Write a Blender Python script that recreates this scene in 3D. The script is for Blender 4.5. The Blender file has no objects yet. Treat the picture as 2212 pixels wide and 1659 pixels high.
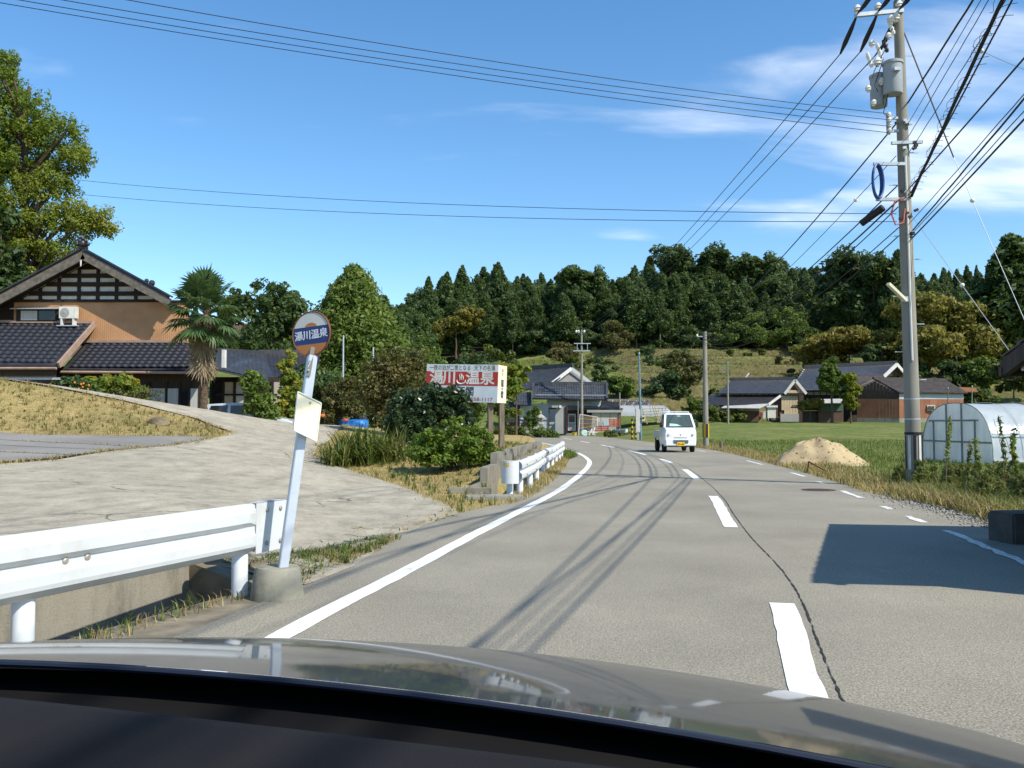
import bpy, bmesh, math, random
import numpy as np
from mathutils import Vector, Matrix
from mathutils.geometry import delaunay_2d_cdt

S = bpy.context.scene
COL = S.collection
R = math.radians

# ---------------------------------------------------------------- camera
F_PX, CX, CY, EYE = 1912.0, 1106.0, 829.5, 1.22      # focal length etc. for a 2212 x 1659 picture
PITCH = math.atan((918 - 829.5) / F_PX)
cam_d = bpy.data.cameras.new('camera')
cam = bpy.data.objects.new('camera', cam_d); COL.objects.link(cam)
cam.location = (0, 0, EYE)
cam.rotation_euler = (R(90) + PITCH, 0, 0)
cam_d.sensor_width = 36.0
cam_d.lens = 36.0 * F_PX / 2212.0
cam_d.clip_start = 0.05; cam_d.clip_end = 3000
S.camera = cam

# ---------------------------------------------------------------- sun and sky
SUN_AZ = (0.81, -0.585)                # horizontal direction towards the sun
SUN_EL = R(46)
sd = bpy.data.lights.new('sun', 'SUN'); sd.energy = 4.5; sd.angle = R(0.53); sd.color = (1.0, 0.94, 0.82)
sun = bpy.data.objects.new('sun', sd); COL.objects.link(sun)
_l = math.hypot(*SUN_AZ)
SUNV = Vector((SUN_AZ[0] / _l * math.cos(SUN_EL), SUN_AZ[1] / _l * math.cos(SUN_EL), math.sin(SUN_EL)))
sun.rotation_euler = SUNV.to_track_quat('Z', 'Y').to_euler()
sun.location = (60, -60, 80)

W = bpy.data.worlds.new('World'); S.world = W; W.use_nodes = True
wt = W.node_tree; wt.nodes.clear()
def wn(t, **k):
    n = wt.nodes.new(t)
    for a, b in k.items(): setattr(n, a, b)
    return n
sky = wn('ShaderNodeTexSky', sky_type='NISHITA', sun_disc=False, sun_elevation=SUN_EL,
         sun_rotation=math.atan2(SUN_AZ[0], SUN_AZ[1]), air_density=1.0, dust_density=0.35, ozone_density=3.2, altitude=50)
tc = wn('ShaderNodeTexCoord'); sep = wn('ShaderNodeSeparateXYZ'); wt.links.new(tc.outputs['Generated'], sep.inputs[0])
addz = wn('ShaderNodeMath', operation='ADD'); addz.inputs[1].default_value = 0.22; wt.links.new(sep.outputs[2], addz.inputs[0])
mx = wn('ShaderNodeMath', operation='MAXIMUM'); mx.inputs[1].default_value = 0.05; wt.links.new(addz.outputs[0], mx.inputs[0])
dx = wn('ShaderNodeMath', operation='DIVIDE'); dy = wn('ShaderNodeMath', operation='DIVIDE')
wt.links.new(sep.outputs[0], dx.inputs[0]); wt.links.new(mx.outputs[0], dx.inputs[1])
wt.links.new(sep.outputs[1], dy.inputs[0]); wt.links.new(mx.outputs[0], dy.inputs[1])
cmb = wn('ShaderNodeCombineXYZ'); wt.links.new(dx.outputs[0], cmb.inputs[0]); wt.links.new(dy.outputs[0], cmb.inputs[1])
mp = wn('ShaderNodeMapping'); mp.inputs['Scale'].default_value = (0.9, 2.4, 1.0); mp.inputs['Location'].default_value = (3.1, 0.4, 0.0)
mp.inputs['Rotation'].default_value = (0, 0, R(14))
wt.links.new(cmb.outputs[0], mp.inputs['Vector'])
nz = wn('ShaderNodeTexNoise'); nz.inputs['Scale'].default_value = 1.7; nz.inputs['Detail'].default_value = 9; nz.inputs['Roughness'].default_value = 0.52
nz.inputs['Distortion'].default_value = 0.25
wt.links.new(mp.outputs[0], nz.inputs['Vector'])
# wisps of cloud: soft banks at these bearings, broken up by the noise above (direction on the dome, width, height, amount)
def wmath(op, a, b=None):
    n = wn('ShaderNodeMath', operation=op)
    for i, v in enumerate((a, b)):
        if v is None: continue
        if hasattr(v, 'links'): wt.links.new(v, n.inputs[i])
        else: n.inputs[i].default_value = v
    return n.outputs[0]
az = wmath('ARCTAN2', sep.outputs[0], sep.outputs[1]); ele = wmath('ARCSINE', sep.outputs[2])
tot = None
for bx, by, wx, wy, am in ((.30, .365, .12, .034, .30), (.53, .245, .16, .050, .30), (.52, .37, .10, .040, .20), (.125, .208, .055, .011, .24), (.36, .29, .15, .022, .13), (.33, .235, .14, .014, .10),
                           (-1.9, .4, .35, .06, .25), (1.5, .35, .4, .08, .28), (2.8, .5, .4, .07, .25), (-2.6, .25, .3, .05, .25), (1.0, .55, .3, .06, .2)):
    u = wmath('DIVIDE', wmath('SUBTRACT', az, bx), wx); v = wmath('DIVIDE', wmath('SUBTRACT', ele, by), wy)
    g = wmath('MULTIPLY', wmath('EXPONENT', wmath('MULTIPLY', wmath('ADD', wmath('MULTIPLY', u, u), wmath('MULTIPLY', v, v)), -0.6)), am)
    tot = g if tot is None else wmath('ADD', tot, g)
ca = wn('ShaderNodeMath', operation='ADD'); wt.links.new(nz.outputs['Fac'], ca.inputs[0]); wt.links.new(tot, ca.inputs[1])
cr = wn('ShaderNodeMapRange', interpolation_type='SMOOTHSTEP'); cr.inputs['From Min'].default_value = 0.60; cr.inputs['From Max'].default_value = 0.98
cr.inputs['To Max'].default_value = 0.8
wt.links.new(ca.outputs[0], cr.inputs['Value'])
hsv = wn('ShaderNodeHueSaturation'); hsv.inputs['Hue'].default_value = 0.497; hsv.inputs['Saturation'].default_value = 1.2; hsv.inputs['Value'].default_value = 1.0; wt.links.new(sky.outputs[0], hsv.inputs['Color'])
mixc = wn('ShaderNodeMix', data_type='RGBA'); mixc.inputs['B'].default_value = (6.6, 6.9, 7.3, 1)
wt.links.new(cr.outputs[0], mixc.inputs['Factor']); wt.links.new(hsv.outputs[0], mixc.inputs['A'])
bg = wn('ShaderNodeBackground'); bg.inputs['Strength'].default_value = 0.145
wo = wn('ShaderNodeOutputWorld')
wt.links.new(mixc.outputs['Result'], bg.inputs['Color']); wt.links.new(bg.outputs[0], wo.inputs[0])

S.view_settings.view_transform = 'Standard'; S.view_settings.look = 'None'
S.view_settings.exposure = 0.52; S.view_settings.gamma = 1.0; S.view_settings.use_curve_mapping = False
S.render.engine = 'CYCLES'
S.cycles.use_denoising = True
S.cycles.max_bounces = 8; S.cycles.diffuse_bounces = 3; S.cycles.glossy_bounces = 3; S.cycles.transparent_max_bounces = 12
S.cycles.transmission_bounces = 6; S.cycles.caustics_reflective = False; S.cycles.caustics_refractive = False
S.cycles.sample_clamp_indirect = 6.0

# ---------------------------------------------------------------- pixel -> place
def _ray(px, py):
    x = (px - CX) / F_PX; v = (CY - py) / F_PX
    return x, math.cos(PITCH) - v * math.sin(PITCH), math.sin(PITCH) + v * math.cos(PITCH)
def P(px, py, Y):
    a, b, c = _ray(px, py); t = Y / b
    return Vector((a * t, Y, EYE + c * t))
def G(px, py, z=0.0):
    a, b, c = _ray(px, py); t = (z - EYE) / c
    return Vector((a * t, b * t, z))

# ---------------------------------------------------------------- mesh helpers
class MB:
    def __init__(s): s.V = []; s.F = []
    def add(s, vs, fs):
        o = len(s.V); s.V += [Vector(v) for v in vs]; s.F += [tuple(i + o for i in f) for f in fs]; return s
    def box(s, c, size, rot=None):
        c = Vector(c); h = Vector(size) / 2
        vs = [Vector((x, y, z)) for z in (-h.z, h.z) for y in (-h.y, h.y) for x in (-h.x, h.x)]
        if rot is not None: vs = [rot @ v for v in vs]
        return s.add([v + c for v in vs], [(0, 2, 3, 1), (4, 5, 7, 6), (0, 1, 5, 4), (2, 6, 7, 3), (0, 4, 6, 2), (1, 3, 7, 5)])
    def bar(s, a, b, w, h, up=(0, 0, 1)):
        a = Vector(a); b = Vector(b); d = (b - a).normalized(); up = Vector(up)
        if abs(d.dot(up)) > 0.98: up = Vector((0, 1, 0))
        x = d.cross(up).normalized() * w / 2; y = x.cross(d).normalized() * h / 2
        return s.add([a - x - y, a + x - y, a + x + y, a - x + y, b - x - y, b + x - y, b + x + y, b - x + y],
                     [(3, 2, 1, 0), (4, 5, 6, 7), (0, 1, 5, 4), (1, 2, 6, 5), (2, 3, 7, 6), (3, 0, 4, 7)])
    def slab(s, q, t, n=None):
        q = [Vector(v) for v in q]
        if n is None: n = (q[1] - q[0]).cross(q[2] - q[0]).normalized()
        else: n = Vector(n).normalized()
        k = len(q); vs = q + [v - n * t for v in q]
        fs = [tuple(range(k)), tuple(range(2 * k - 1, k - 1, -1))] + [(i, i + k, (i + 1) % k + k, (i + 1) % k) for i in range(k)]
        return s.add(vs, fs)
    def tube(s, pts, r, n=8, cap=True):
        pts = [Vector(p) for p in pts]; m = len(pts)
        rs = r if isinstance(r, (list, tuple)) else [r] * m
        vs = []; prev = None
        for i, p in enumerate(pts):
            d = (pts[min(i + 1, m - 1)] - pts[max(i - 1, 0)]).normalized()
            if prev is None:
                u = d.cross(Vector((0, 0, 1)))
                if u.length < 1e-3: u = d.cross(Vector((0, 1, 0)))
                u.normalize()
            else: u = (prev - d * prev.dot(d)).normalized()
            prev = u; w = d.cross(u)
            for k in range(n):
                a = 2 * math.pi * k / n; vs.append(p + (u * math.cos(a) + w * math.sin(a)) * rs[i])
        fs = [(i * n + k, i * n + (k + 1) % n, (i + 1) * n + (k + 1) % n, (i + 1) * n + k) for i in range(m - 1) for k in range(n)]
        if cap: fs += [tuple(range(n - 1, -1, -1)), tuple((m - 1) * n + k for k in range(n))]
        return s.add(vs, fs)
    def lathe(s, prof, c=(0, 0, 0), n=16, sx=1, sy=1):
        c = Vector(c); m = len(prof)
        vs = [c + Vector((r * math.cos(2 * math.pi * k / n) * sx, r * math.sin(2 * math.pi * k / n) * sy, z)) for r, z in prof for k in range(n)]
        fs = [(i * n + k, i * n + (k + 1) % n, (i + 1) * n + (k + 1) % n, (i + 1) * n + k) for i in range(m - 1) for k in range(n)]
        fs += [tuple(range(n - 1, -1, -1)), tuple((m - 1) * n + k for k in range(n))]
        return s.add(vs, fs)
    def ball(s, c, r, n=10, m=6):
        return s.lathe([(max(r * math.sin(math.pi * i / m), 1e-4), -r * math.cos(math.pi * i / m)) for i in range(m + 1)], c, n)
    def xf(s, M): s.V = [M @ v for v in s.V]; return s

ORG = {}
def tag(o, label=None, cat=None, group=None, kind=None):
    if label: o['label'] = label
    if cat: o['category'] = cat
    if group: o['group'] = group
    if kind: o['kind'] = kind
    return o
def thing(name, label, cat, loc=(0, 0, 0), group=None):
    o = bpy.data.objects.new(name, None); COL.objects.link(o); o.location = loc; o.empty_display_size = 0.2
    ORG[o.name] = Vector(loc)
    return tag(o, label, cat, group)
def finish(me, name, m, parent, smooth, origin):
    if m is not None: me.materials.append(m)
    if smooth:
        me.polygons.foreach_set('use_smooth', [True] * len(me.polygons))
    o = bpy.data.objects.new(name, me); COL.objects.link(o)
    if parent is not None: o.parent = parent; ORG[o.name] = origin
    else: o.location = origin; ORG[o.name] = Vector(origin)
    return o
def O(name, mb, m, parent=None, label=None, cat=None, group=None, kind=None, smooth=False, bevel=0):
    V = mb.V
    if parent is not None: org = ORG[parent.name]
    elif kind == 'structure': org = Vector((0, 0, 0))
    else:
        xs = [v.x for v in V]; ys = [v.y for v in V]
        org = Vector(((min(xs) + max(xs)) / 2, (min(ys) + max(ys)) / 2, min(v.z for v in V)))
    me = bpy.data.meshes.new(name)
    me.from_pydata([tuple(v - org) for v in V], [], mb.F)
    bm = bmesh.new(); bm.from_mesh(me); bmesh.ops.recalc_face_normals(bm, faces=bm.faces)
    if bevel: bmesh.ops.bevel(bm, geom=[e for e in bm.edges if len(e.link_faces) == 2 and e.calc_face_angle(0) > 0.5], offset=bevel, segments=2, affect='EDGES', clamp_overlap=True)
    bm.to_mesh(me); bm.free()
    o = finish(me, name, m, parent, smooth, org)
    if smooth and bevel == 0:
        try: me.set_sharp_from_angle(angle=R(40))
        except Exception: pass
    return tag(o, label, cat, group, kind)
def npmesh(name, V, Q, m, parent=None, attr=None, origin=(0, 0, 0), smooth=False, label=None, cat=None, group=None, kind=None):
    """big mesh from numpy: V (n,3), Q (k,3 or 4)"""
    me = bpy.data.meshes.new(name); k = Q.shape[1]
    origin = ORG[parent.name] if parent is not None else Vector(origin)
    V = np.asarray(V, dtype=np.float32) - np.array(origin, dtype=np.float32)
    me.vertices.add(len(V)); me.vertices.foreach_set('co', V.ravel())
    me.loops.add(Q.size); me.loops.foreach_set('vertex_index', Q.ravel().astype(np.int32))
    me.polygons.add(len(Q)); me.polygons.foreach_set('loop_start', np.arange(0, Q.size, k, dtype=np.int32))
    try: me.polygons.foreach_set('loop_total', np.full(len(Q), k, dtype=np.int32))
    except Exception: pass
    me.update(calc_edges=True)
    if attr:
        for nm, arr in attr.items():
            a = me.attributes.new(nm, 'FLOAT', 'POINT'); a.data.foreach_set('value', np.asarray(arr, dtype=np.float32))
    o = finish(me, name, m, parent, smooth, Vector(origin))
    return tag(o, label, cat, group, kind)
def dup(root, loc, rotz=0, scale=1, label=None, group=None, parent=None):
    def cp(o, par):
        c = o.copy(); COL.objects.link(c)
        if par is not None: c.parent = par
        for ch in list(o.children): cp(ch, c)
        return c
    c = cp(root, parent); c.location = loc; c.rotation_euler = (0, 0, rotz)
    c.scale = (scale, scale, scale) if not isinstance(scale, tuple) else scale
    if label: c['label'] = label
    if group: c['group'] = group
    return c

# ---------------------------------------------------------------- materials
def newmat(name):
    m = bpy.data.materials.new(name); m.use_nodes = True; t = m.node_tree
    b = t.nodes['Principled BSDF']; return m, t, b
def node(t, ty, **k):
    n = t.nodes.new(ty)
    for a, v in k.items(): setattr(n, a, v)
    return n
def noise(t, vec, scale, detail=5, rough=0.55, dist=0.0):
    n = node(t, 'ShaderNodeTexNoise'); n.inputs['Scale'].default_value = scale; n.inputs['Detail'].default_value = detail
    n.inputs['Roughness'].default_value = rough; n.inputs['Distortion'].default_value = dist
    if vec is not None: t.links.new(vec, n.inputs['Vector'])
    return n.outputs['Fac']
def ramp(t, fac, stops):
    n = node(t, 'ShaderNodeValToRGB'); e = n.color_ramp.elements
    while len(e) < len(stops): e.new(0.5)
    for el, (p, c) in zip(e, stops): el.position = p; el.color = (*c, 1)
    t.links.new(fac, n.inputs[0]); return n.outputs[0]
def mixrgb(t, fac, a, b, blend='MIX'):
    n = node(t, 'ShaderNodeMix', data_type='RGBA', blend_type=blend)
    for s, v in (('Factor', fac), ('A', a), ('B', b)):
        if hasattr(v, 'links'): t.links.new(v, n.inputs[s])
        elif s == 'Factor': n.inputs[s].default_value = v
        else: n.inputs[s].default_value = (*v, 1)
    return n.outputs['Result']
def remap(t, v, a, b, c=0.0, d=1.0):
    n = node(t, 'ShaderNodeMapRange'); n.inputs['From Min'].default_value = a; n.inputs['From Max'].default_value = b
    n.inputs['To Min'].default_value = c; n.inputs['To Max'].default_value = d
    t.links.new(v, n.inputs['Value']); return n.outputs[0]
def bump(t, b, h, strength=0.3, dist=0.02):
    n = node(t, 'ShaderNodeBump'); n.inputs['Strength'].default_value = strength; n.inputs['Distance'].default_value = dist
    t.links.new(h, n.inputs['Height']); t.links.new(n.outputs[0], b.inputs['Normal'])
def coords(t, scale=(1, 1, 1), kind='Object'):
    c = node(t, 'ShaderNodeTexCoord'); m = node(t, 'ShaderNodeMapping'); m.inputs['Scale'].default_value = scale
    t.links.new(c.outputs[kind], m.inputs['Vector']); return m.outputs[0]
def mat(name, c1, c2=None, scale=4.0, rough=0.75, metal=0.0, spec=0.3, bmp=0.0, bscale=30.0, bdist=0.01, stretch=(1, 1, 1), dirt=None, dscale=1.3, coat=0.0, lo=0.35, hi=0.65):
    m, t, b = newmat(name); v = coords(t, stretch)
    c2 = c2 or tuple(x * 0.8 for x in c1)
    col = ramp(t, noise(t, v, scale, 6), [(lo, c2), (hi, c1)])
    if dirt: col = mixrgb(t, remap(t, noise(t, v, dscale, 7, 0.65), 0.5, 0.75, 0, dirt[1]), col, dirt[0])
    t.links.new(col, b.inputs['Base Color'])
    b.inputs['Roughness'].default_value = rough; b.inputs['Metallic'].default_value = metal
    b.inputs['Specular IOR Level'].default_value = spec; b.inputs['Coat Weight'].default_value = coat
    b.inputs['Coat Roughness'].default_value = 0.04
    if bmp: bump(t, b, noise(t, v, bscale, 4), bmp, bdist)
    return m
def leafmat(name, cols, trans=0.35, rough=0.55, objvar=0.12):
    """foliage: colour from each leaf's own random number, a little light through the leaf"""
    m, t, b = newmat(name)
    at = node(t, 'ShaderNodeAttribute', attribute_name='rnd')
    oi = node(t, 'ShaderNodeObjectInfo')
    ad = node(t, 'ShaderNodeMath', operation='MULTIPLY_ADD'); ad.inputs[1].default_value = objvar * 2; ad.inputs[2].default_value = -objvar
    t.links.new(oi.outputs['Random'], ad.inputs[0])
    s2 = node(t, 'ShaderNodeMath', operation='ADD', use_clamp=True); t.links.new(at.outputs['Fac'], s2.inputs[0]); t.links.new(ad.outputs[0], s2.inputs[1])
    n = len(cols); c = ramp(t, s2.outputs[0], [(i / max(n - 1, 1), x) for i, x in enumerate(cols)])
    t.links.new(c, b.inputs['Base Color']); b.inputs['Roughness'].default_value = rough; b.inputs['Specular IOR Level'].default_value = 0.25
    tr = node(t, 'ShaderNodeBsdfTranslucent'); t.links.new(mixrgb(t, 0.35, c, (0.30, 0.34, 0.03)), tr.inputs['Color'])
    mx_ = node(t, 'ShaderNodeMixShader'); mx_.inputs[0].default_value = trans
    t.links.new(b.outputs[0], mx_.inputs[1]); t.links.new(tr.outputs[0], mx_.inputs[2])
    t.links.new(mx_.outputs[0], t.nodes['Material Output'].inputs['Surface'])
    return m
# ================================================================ THE LIE OF THE LAND
XL = np.array([(-60, -14), (-20, -6.6), (-5, -3.7), (3, -2.2), (5.24, -1.9), (6.0, -1.75), (6.8, -1.57), (10.6, -1.1), (12.6, -0.63), (13.8, 0.0), (15.4, .3), (18.5, .68), (23, 1.2), (28.6, 1.75), (32.5, 2.1), (38, 2.35), (45, 2.2), (60, 1.3), (75, -.5), (85, -3.5), (92, -9)], float)
XR = np.array([(-60, -4), (-20, 1.0), (-5, 3.4), (3, 4.75), (7.85, 5.35), (10.1, 5.6), (12.9, 6.0), (14.95, 6.25), (19.2, 6.95), (24.9, 7.75), (28.6, 8.2), (35, 9.0), (41, 9.6), (50, 9.9), (58, 9.85), (70, 9.6), (86, 9.2), (95, 8.6)], float)
XC = np.array([(-5, -.6), (3, 1.1), (4.3, 1.39), (6, 1.82), (10.6, 2.6), (15, 3.4), (19.9, 4.13), (23.9, 4.66), (29.9, 5.19), (40, 5.48), (51, 5.42), (65, 5.1), (78, 4.7), (90, 3.6)], float)
XLL = np.array([(-5, -3.2), (3, -1.72), (5.24, -1.30), (5.87, -1.19), (7.06, -.94), (9.6, -.46), (12.7, .16), (16.5, .88), (21.3, 1.61), (25.5, 2.17), (28.6, 2.5), (33.5, 2.76), (39.7, 2.82), (43.4, 2.75), (55, 2.3), (70, 1.3)], float)
XRL = np.array([(-5, 2.3), (3, 3.6), (7.85, 4.5), (10.1, 4.95), (11.4, 5.16), (14.8, 5.8), (16.2, 6.02), (21, 6.87), (22.3, 7.03), (27.6, 7.68), (35, 8.4), (45, 8.95), (60, 8.9)], float)
def _spl(T):
    ys, xs = T[:, 0], T[:, 1]
    m = np.gradient(xs, ys)
    def f(y):
        y = np.clip(np.asarray(y, float), ys[0], ys[-1]); i = np.clip(np.searchsorted(ys, y) - 1, 0, len(ys) - 2)
        h = ys[i + 1] - ys[i]; t = (y - ys[i]) / h
        return (2*t**3 - 3*t**2 + 1)*xs[i] + (t**3 - 2*t**2 + t)*h*m[i] + (-2*t**3 + 3*t**2)*xs[i+1] + (t**3 - t**2)*h*m[i+1]
    return f
xl, xr, xc, xll, xrl = map(_spl, (XL, XR, XC, XLL, XRL))

CP = []
def cp(*rows):
    for px, py, Y in rows: v = P(px, py, Y); CP.append((v.x, v.y, v.z))
# left yard and the ramp that climbs behind it
cp((620, 1180, 9.0), (400, 1090, 10), (100, 1110, 9), (0, 1025, 13), (200, 1020, 14), (380, 945, 22), (0, 940, 20), (500, 940, 24), (600, 1000, 18), (700, 1012, 20), (720, 1100, 12.5),
   (870, 1053, 16.5), (790, 1020, 20), (700, 960, 28), (800, 925, 42), (640, 920, 38), (440, 886, 32), (200, 846, 28), (0, 821, 26), (0, 900, 22.5), (250, 900, 24.5), (980, 1090, 13.5),
   (1060, 962, 30), (1000, 950, 40), (1150, 945, 45), (1040, 1008, 20), (960, 1030, 19.5))
CP += [(-2.55, 6.75, .26), (-2.95, 5.4, .34), (-3.6, 3.6, .36), (-2.3, 7.4, .16), (-12, 37.5, .75), (-16, 37, .8), (-22, 36.5, .8), (-20, 45, .6), (-10, 47, .65), (-30, 40, 1.2), (-9, 60, .7), (-20, 70, .8), (-40, 60, 2), (-30, 25, 3.2), (-30, 10, 1.2), (-15, 4, .55), (-10, -8, .2), (-40, -10, .8),
       (-3, 70, .35), (-4, 90, .15), (2, 104, 0), (8, 100, 0), (-12, 104, 0.3), (6, 112, .1), (-6, 115, .6), (16, 108, 1.0)]
# right hand fields
for X in (11, 20, 35, 60):
    for Y, z in ((-20, 0), (5, 0), (20, -.12), (40, -.12), (60, .25), (80, .75), (100, 1.3), (116, 1.7)): CP.append((X + (Y > 50) * (Y - 50) * .25, Y, z))
# hillside
cp((1400, 905, 114), (1400, 850, 132), (1400, 800, 162), (1400, 745, 205), (1250, 860, 128), (1250, 800, 155), (1250, 758, 200), (1550, 850, 140), (1600, 800, 165), (1600, 748, 205), (1750, 800, 165),
   (1750, 748, 205), (1900, 800, 168), (1900, 760, 210), (2050, 850, 140), (2150, 850, 135), (2150, 800, 160), (2300, 800, 165), (1130, 800, 190), (1130, 860, 130), (600, 838, 110), (760, 902, 85), (900, 870, 130), (900, 800, 200), (400, 840, 120), (0, 850, 90), (0, 760, 200), (-600, 760, 200), (2700, 820, 160))
for px, ys in ((300, 760), (600, 720), (860, 655), (1000, 585), (1060, 580), (1200, 595), (1300, 605), (1400, 565), (1480, 540), (1600, 545), (1700, 572), (1850, 570), (1950, 640), (2100, 640)):
    v = P(px, ys, 310); CP.append((v.x, v.y, v.z - 17))
for X in (-400, -150, 150, 420):
    CP += [(X, -60, 1), (X, 560, 66), (X, 800, 70)]
CP += [(-400, 200, 12), (420, 120, 20), (420, 300, 50), (0, -60, 0)]
CP = np.array(CP)
def _tps_fit(C, lam=0.02):
    n = len(C); d = np.hypot(C[:, None, 0] - C[None, :, 0], C[:, None, 1] - C[None, :, 1]) / 50
    K = np.where(d > 0, d**2 * np.log(np.maximum(d, 1e-9)), 0) + lam * np.eye(n) * 0.002
    Pm = np.c_[np.ones(n), C[:, 0] / 50, C[:, 1] / 50]
    A = np.block([[K, Pm], [Pm.T, np.zeros((3, 3))]])
    return np.linalg.solve(A, np.r_[C[:, 2], 0, 0, 0])
_w = _tps_fit(CP)
def _sm(a, b, x): t = np.clip((x - a) / (b - a), 0, 1); return t * t * (3 - 2 * t)
def _hash_noise(x, y):
    return (np.sin(x * .31 + 1.7 * np.sin(y * .23)) + np.sin(y * .41 + 1.3 * np.sin(x * .19 + 2)) + .5 * np.sin(x * .9 + y * .7)) / 2.5
def tz_np(x, y):
    x = np.asarray(x, float).ravel(); y = np.asarray(y, float).ravel(); out = np.zeros_like(x)
    for s in range(0, len(x), 20000):
        xx, yy = x[s:s+20000], y[s:s+20000]
        d = np.hypot(xx[:, None] - CP[None, :, 0], yy[:, None] - CP[None, :, 1]) / 50
        out[s:s+20000] = np.where(d > 0, d**2 * np.log(np.maximum(d, 1e-9)), 0) @ _w[:len(CP)] + _w[-3] + _w[-2] * xx / 50 + _w[-1] * yy / 50
    z = out
    # stepped paddy terraces on the hill
    hill = _sm(114, 124, y) * (1 - _sm(205, 225, y)) * _sm(12, 20, x)
    st = 2.6; zz = (z + 0.35 * _hash_noise(x * .25, y * .25)) / st; k = np.floor(zz); f = zz - k
    z = z * (1 - hill) + hill * (st * (k + _sm(.78, .98, f)))
    # the road itself is level
    w = np.where(x < xc(y), _sm(0.0, 1.3, xl(y) - x), _sm(0, 3.0, x - xr(y)))
    w = np.where(y > 88, np.maximum(w, _sm(88, 100, y) ), w)
    return z * w
def tz(x, y): return float(tz_np([x], [y])[0])

def seg_dist(x, y, a, b):
    ax, ay = a; bx, by = b; L2 = (bx-ax)**2 + (by-ay)**2
    t = np.clip(((x-ax)*(bx-ax) + (y-ay)*(by-ay)) / L2, 0, 1)
    return np.hypot(x - ax - t*(bx-ax), y - ay - t*(by-ay))
def inpoly(x, y, poly):
    x = np.asarray(x); y = np.asarray(y); c = np.zeros(x.shape, bool); n = len(poly)
    for i in range(n):
        x1, y1 = poly[i]; x2, y2 = poly[(i + 1) % n]
        cnd = ((y1 > y) != (y2 > y)); xi = (x2 - x1) * (y - y1) / ((y2 - y1) if y2 != y1 else 1e-9) + x1
        c ^= cnd & (x < xi)
    return c

# drainage ditches beside the two guard rails
def rail2_x(y): return float(np.interp(y, [13, 15.7, 17.5, 19.3, 22, 23.6, 25.3, 27.8, 29.9, 31.9, 34], [-.18, .14, .35, .53, .76, .94, 1.14, 1.37, 1.58, 1.78, 1.93]))
DITCH1 = [(-2.02, 6.05), (-2.35, 6.3), (-4.6, 1.0), (-4.1, 1.0), (-3.9, .6)]
ROAD_POLY = [(float(xl(y)), y) for y in np.r_[np.arange(-60, 3, 6), np.arange(3, 40, 1.0), np.arange(40, 93, 3)]] + [(-25, 97), (-45, 99), (-45, 107), (-25, 105), (-4, 104.2), (3, 103), (7.4, 99)] + [(float(xr(y)), y) for y in np.r_[np.arange(95, 40, -3), np.arange(40, 3, -1.0), np.arange(3, -61, -6)]]
# concrete drive: apron by the road, then the ramp that climbs round behind the bank
DRIVE_POLY = [(float(xl(y)) + .05, y) for y in (6.75, 7.6, 8.5, 9.5, 10.5, 11.4, 12.2)] + [ (-.95, 13.3), (-2.1, 16.6), (-3.7, 20.2), (-4.9, 22), (-5.7, 26), (-6.3, 32), (-7.4, 40), (-8.5, 47), (-11.2, 44), (-11.0, 38), (-11.6, 35.2), (-13.2, 32.6), (-16, 29.8), (-22, 27.2), (-30, 25.5), (-30, 23.6), (-22, 25.2), (-15.6, 26.3), (-12.0, 27.2), (-9.6, 27.0), (-8.0, 25.3), (-7.55, 23.6), (-7.9, 20.5), (-8.0, 18), (-7.9, 15.5), (-8.6, 13), (-11, 9.5), (-9, 4), (-6, 1.5), (-4.9, 1.5), (-2.62, 6.45), (-2.3, 6.85)]
LOT_POLY = [(-8.05, 18.1), (-7.8, 20.4), (-7.65, 22.9), (-9.0, 21.6), (-11, 20.4), (-16, 19.8), (-22, 19), (-22, 10), (-14, 10), (-11.2, 9.8), (-8.8, 13.1), (-8.1, 15.6)]

def sheet(name, poly, step, zoff, m, parent=None, jitter=0.0, kind='structure', zf=None, label=None, cat=None):
    poly = [tuple(p) for p in poly]; pts = []
    n = len(poly)
    for i in range(n):                                    # resample the outline
        a = Vector(poly[i]); b = Vector(poly[(i + 1) % n]); k = max(1, int((b - a).length / step))
        for j in range(k):
            q = a.lerp(b, j / k)
            if jitter: q = q + Vector((random.uniform(-1, 1), random.uniform(-1, 1))) * jitter
            pts.append(q)
    ring = len(pts); edges = [(i, (i + 1) % ring) for i in range(ring)]
    xs = [p[0] for p in poly]; ys = [p[1] for p in poly]
    gx, gy = np.meshgrid(np.arange(min(xs) + step/2, max(xs), step), np.arange(min(ys) + step/2, max(ys), step))
    gx = gx.ravel(); gy = gy.ravel(); ok = inpoly(gx, gy, poly)
    dmin = np.full(gx.shape, 9e9)
    for i in range(n): dmin = np.minimum(dmin, seg_dist(gx, gy, poly[i], poly[(i + 1) % n]))
    ok &= dmin > step * .4
    pts += [Vector((a, b)) for a, b in zip(gx[ok], gy[ok])]
    v, e, f, *_ = delaunay_2d_cdt(pts, edges, [], 1, 1e-5)
    V = np.array([(p.x, p.y) for p in v]); z = (zf or tz_np)(V[:, 0], V[:, 1]) + zoff
    Q = np.array([t for t in f if len(t) == 3])
    return npmesh(name, np.c_[V, z], Q, m, parent, smooth=True, kind=kind, label=label, cat=cat)

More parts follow.
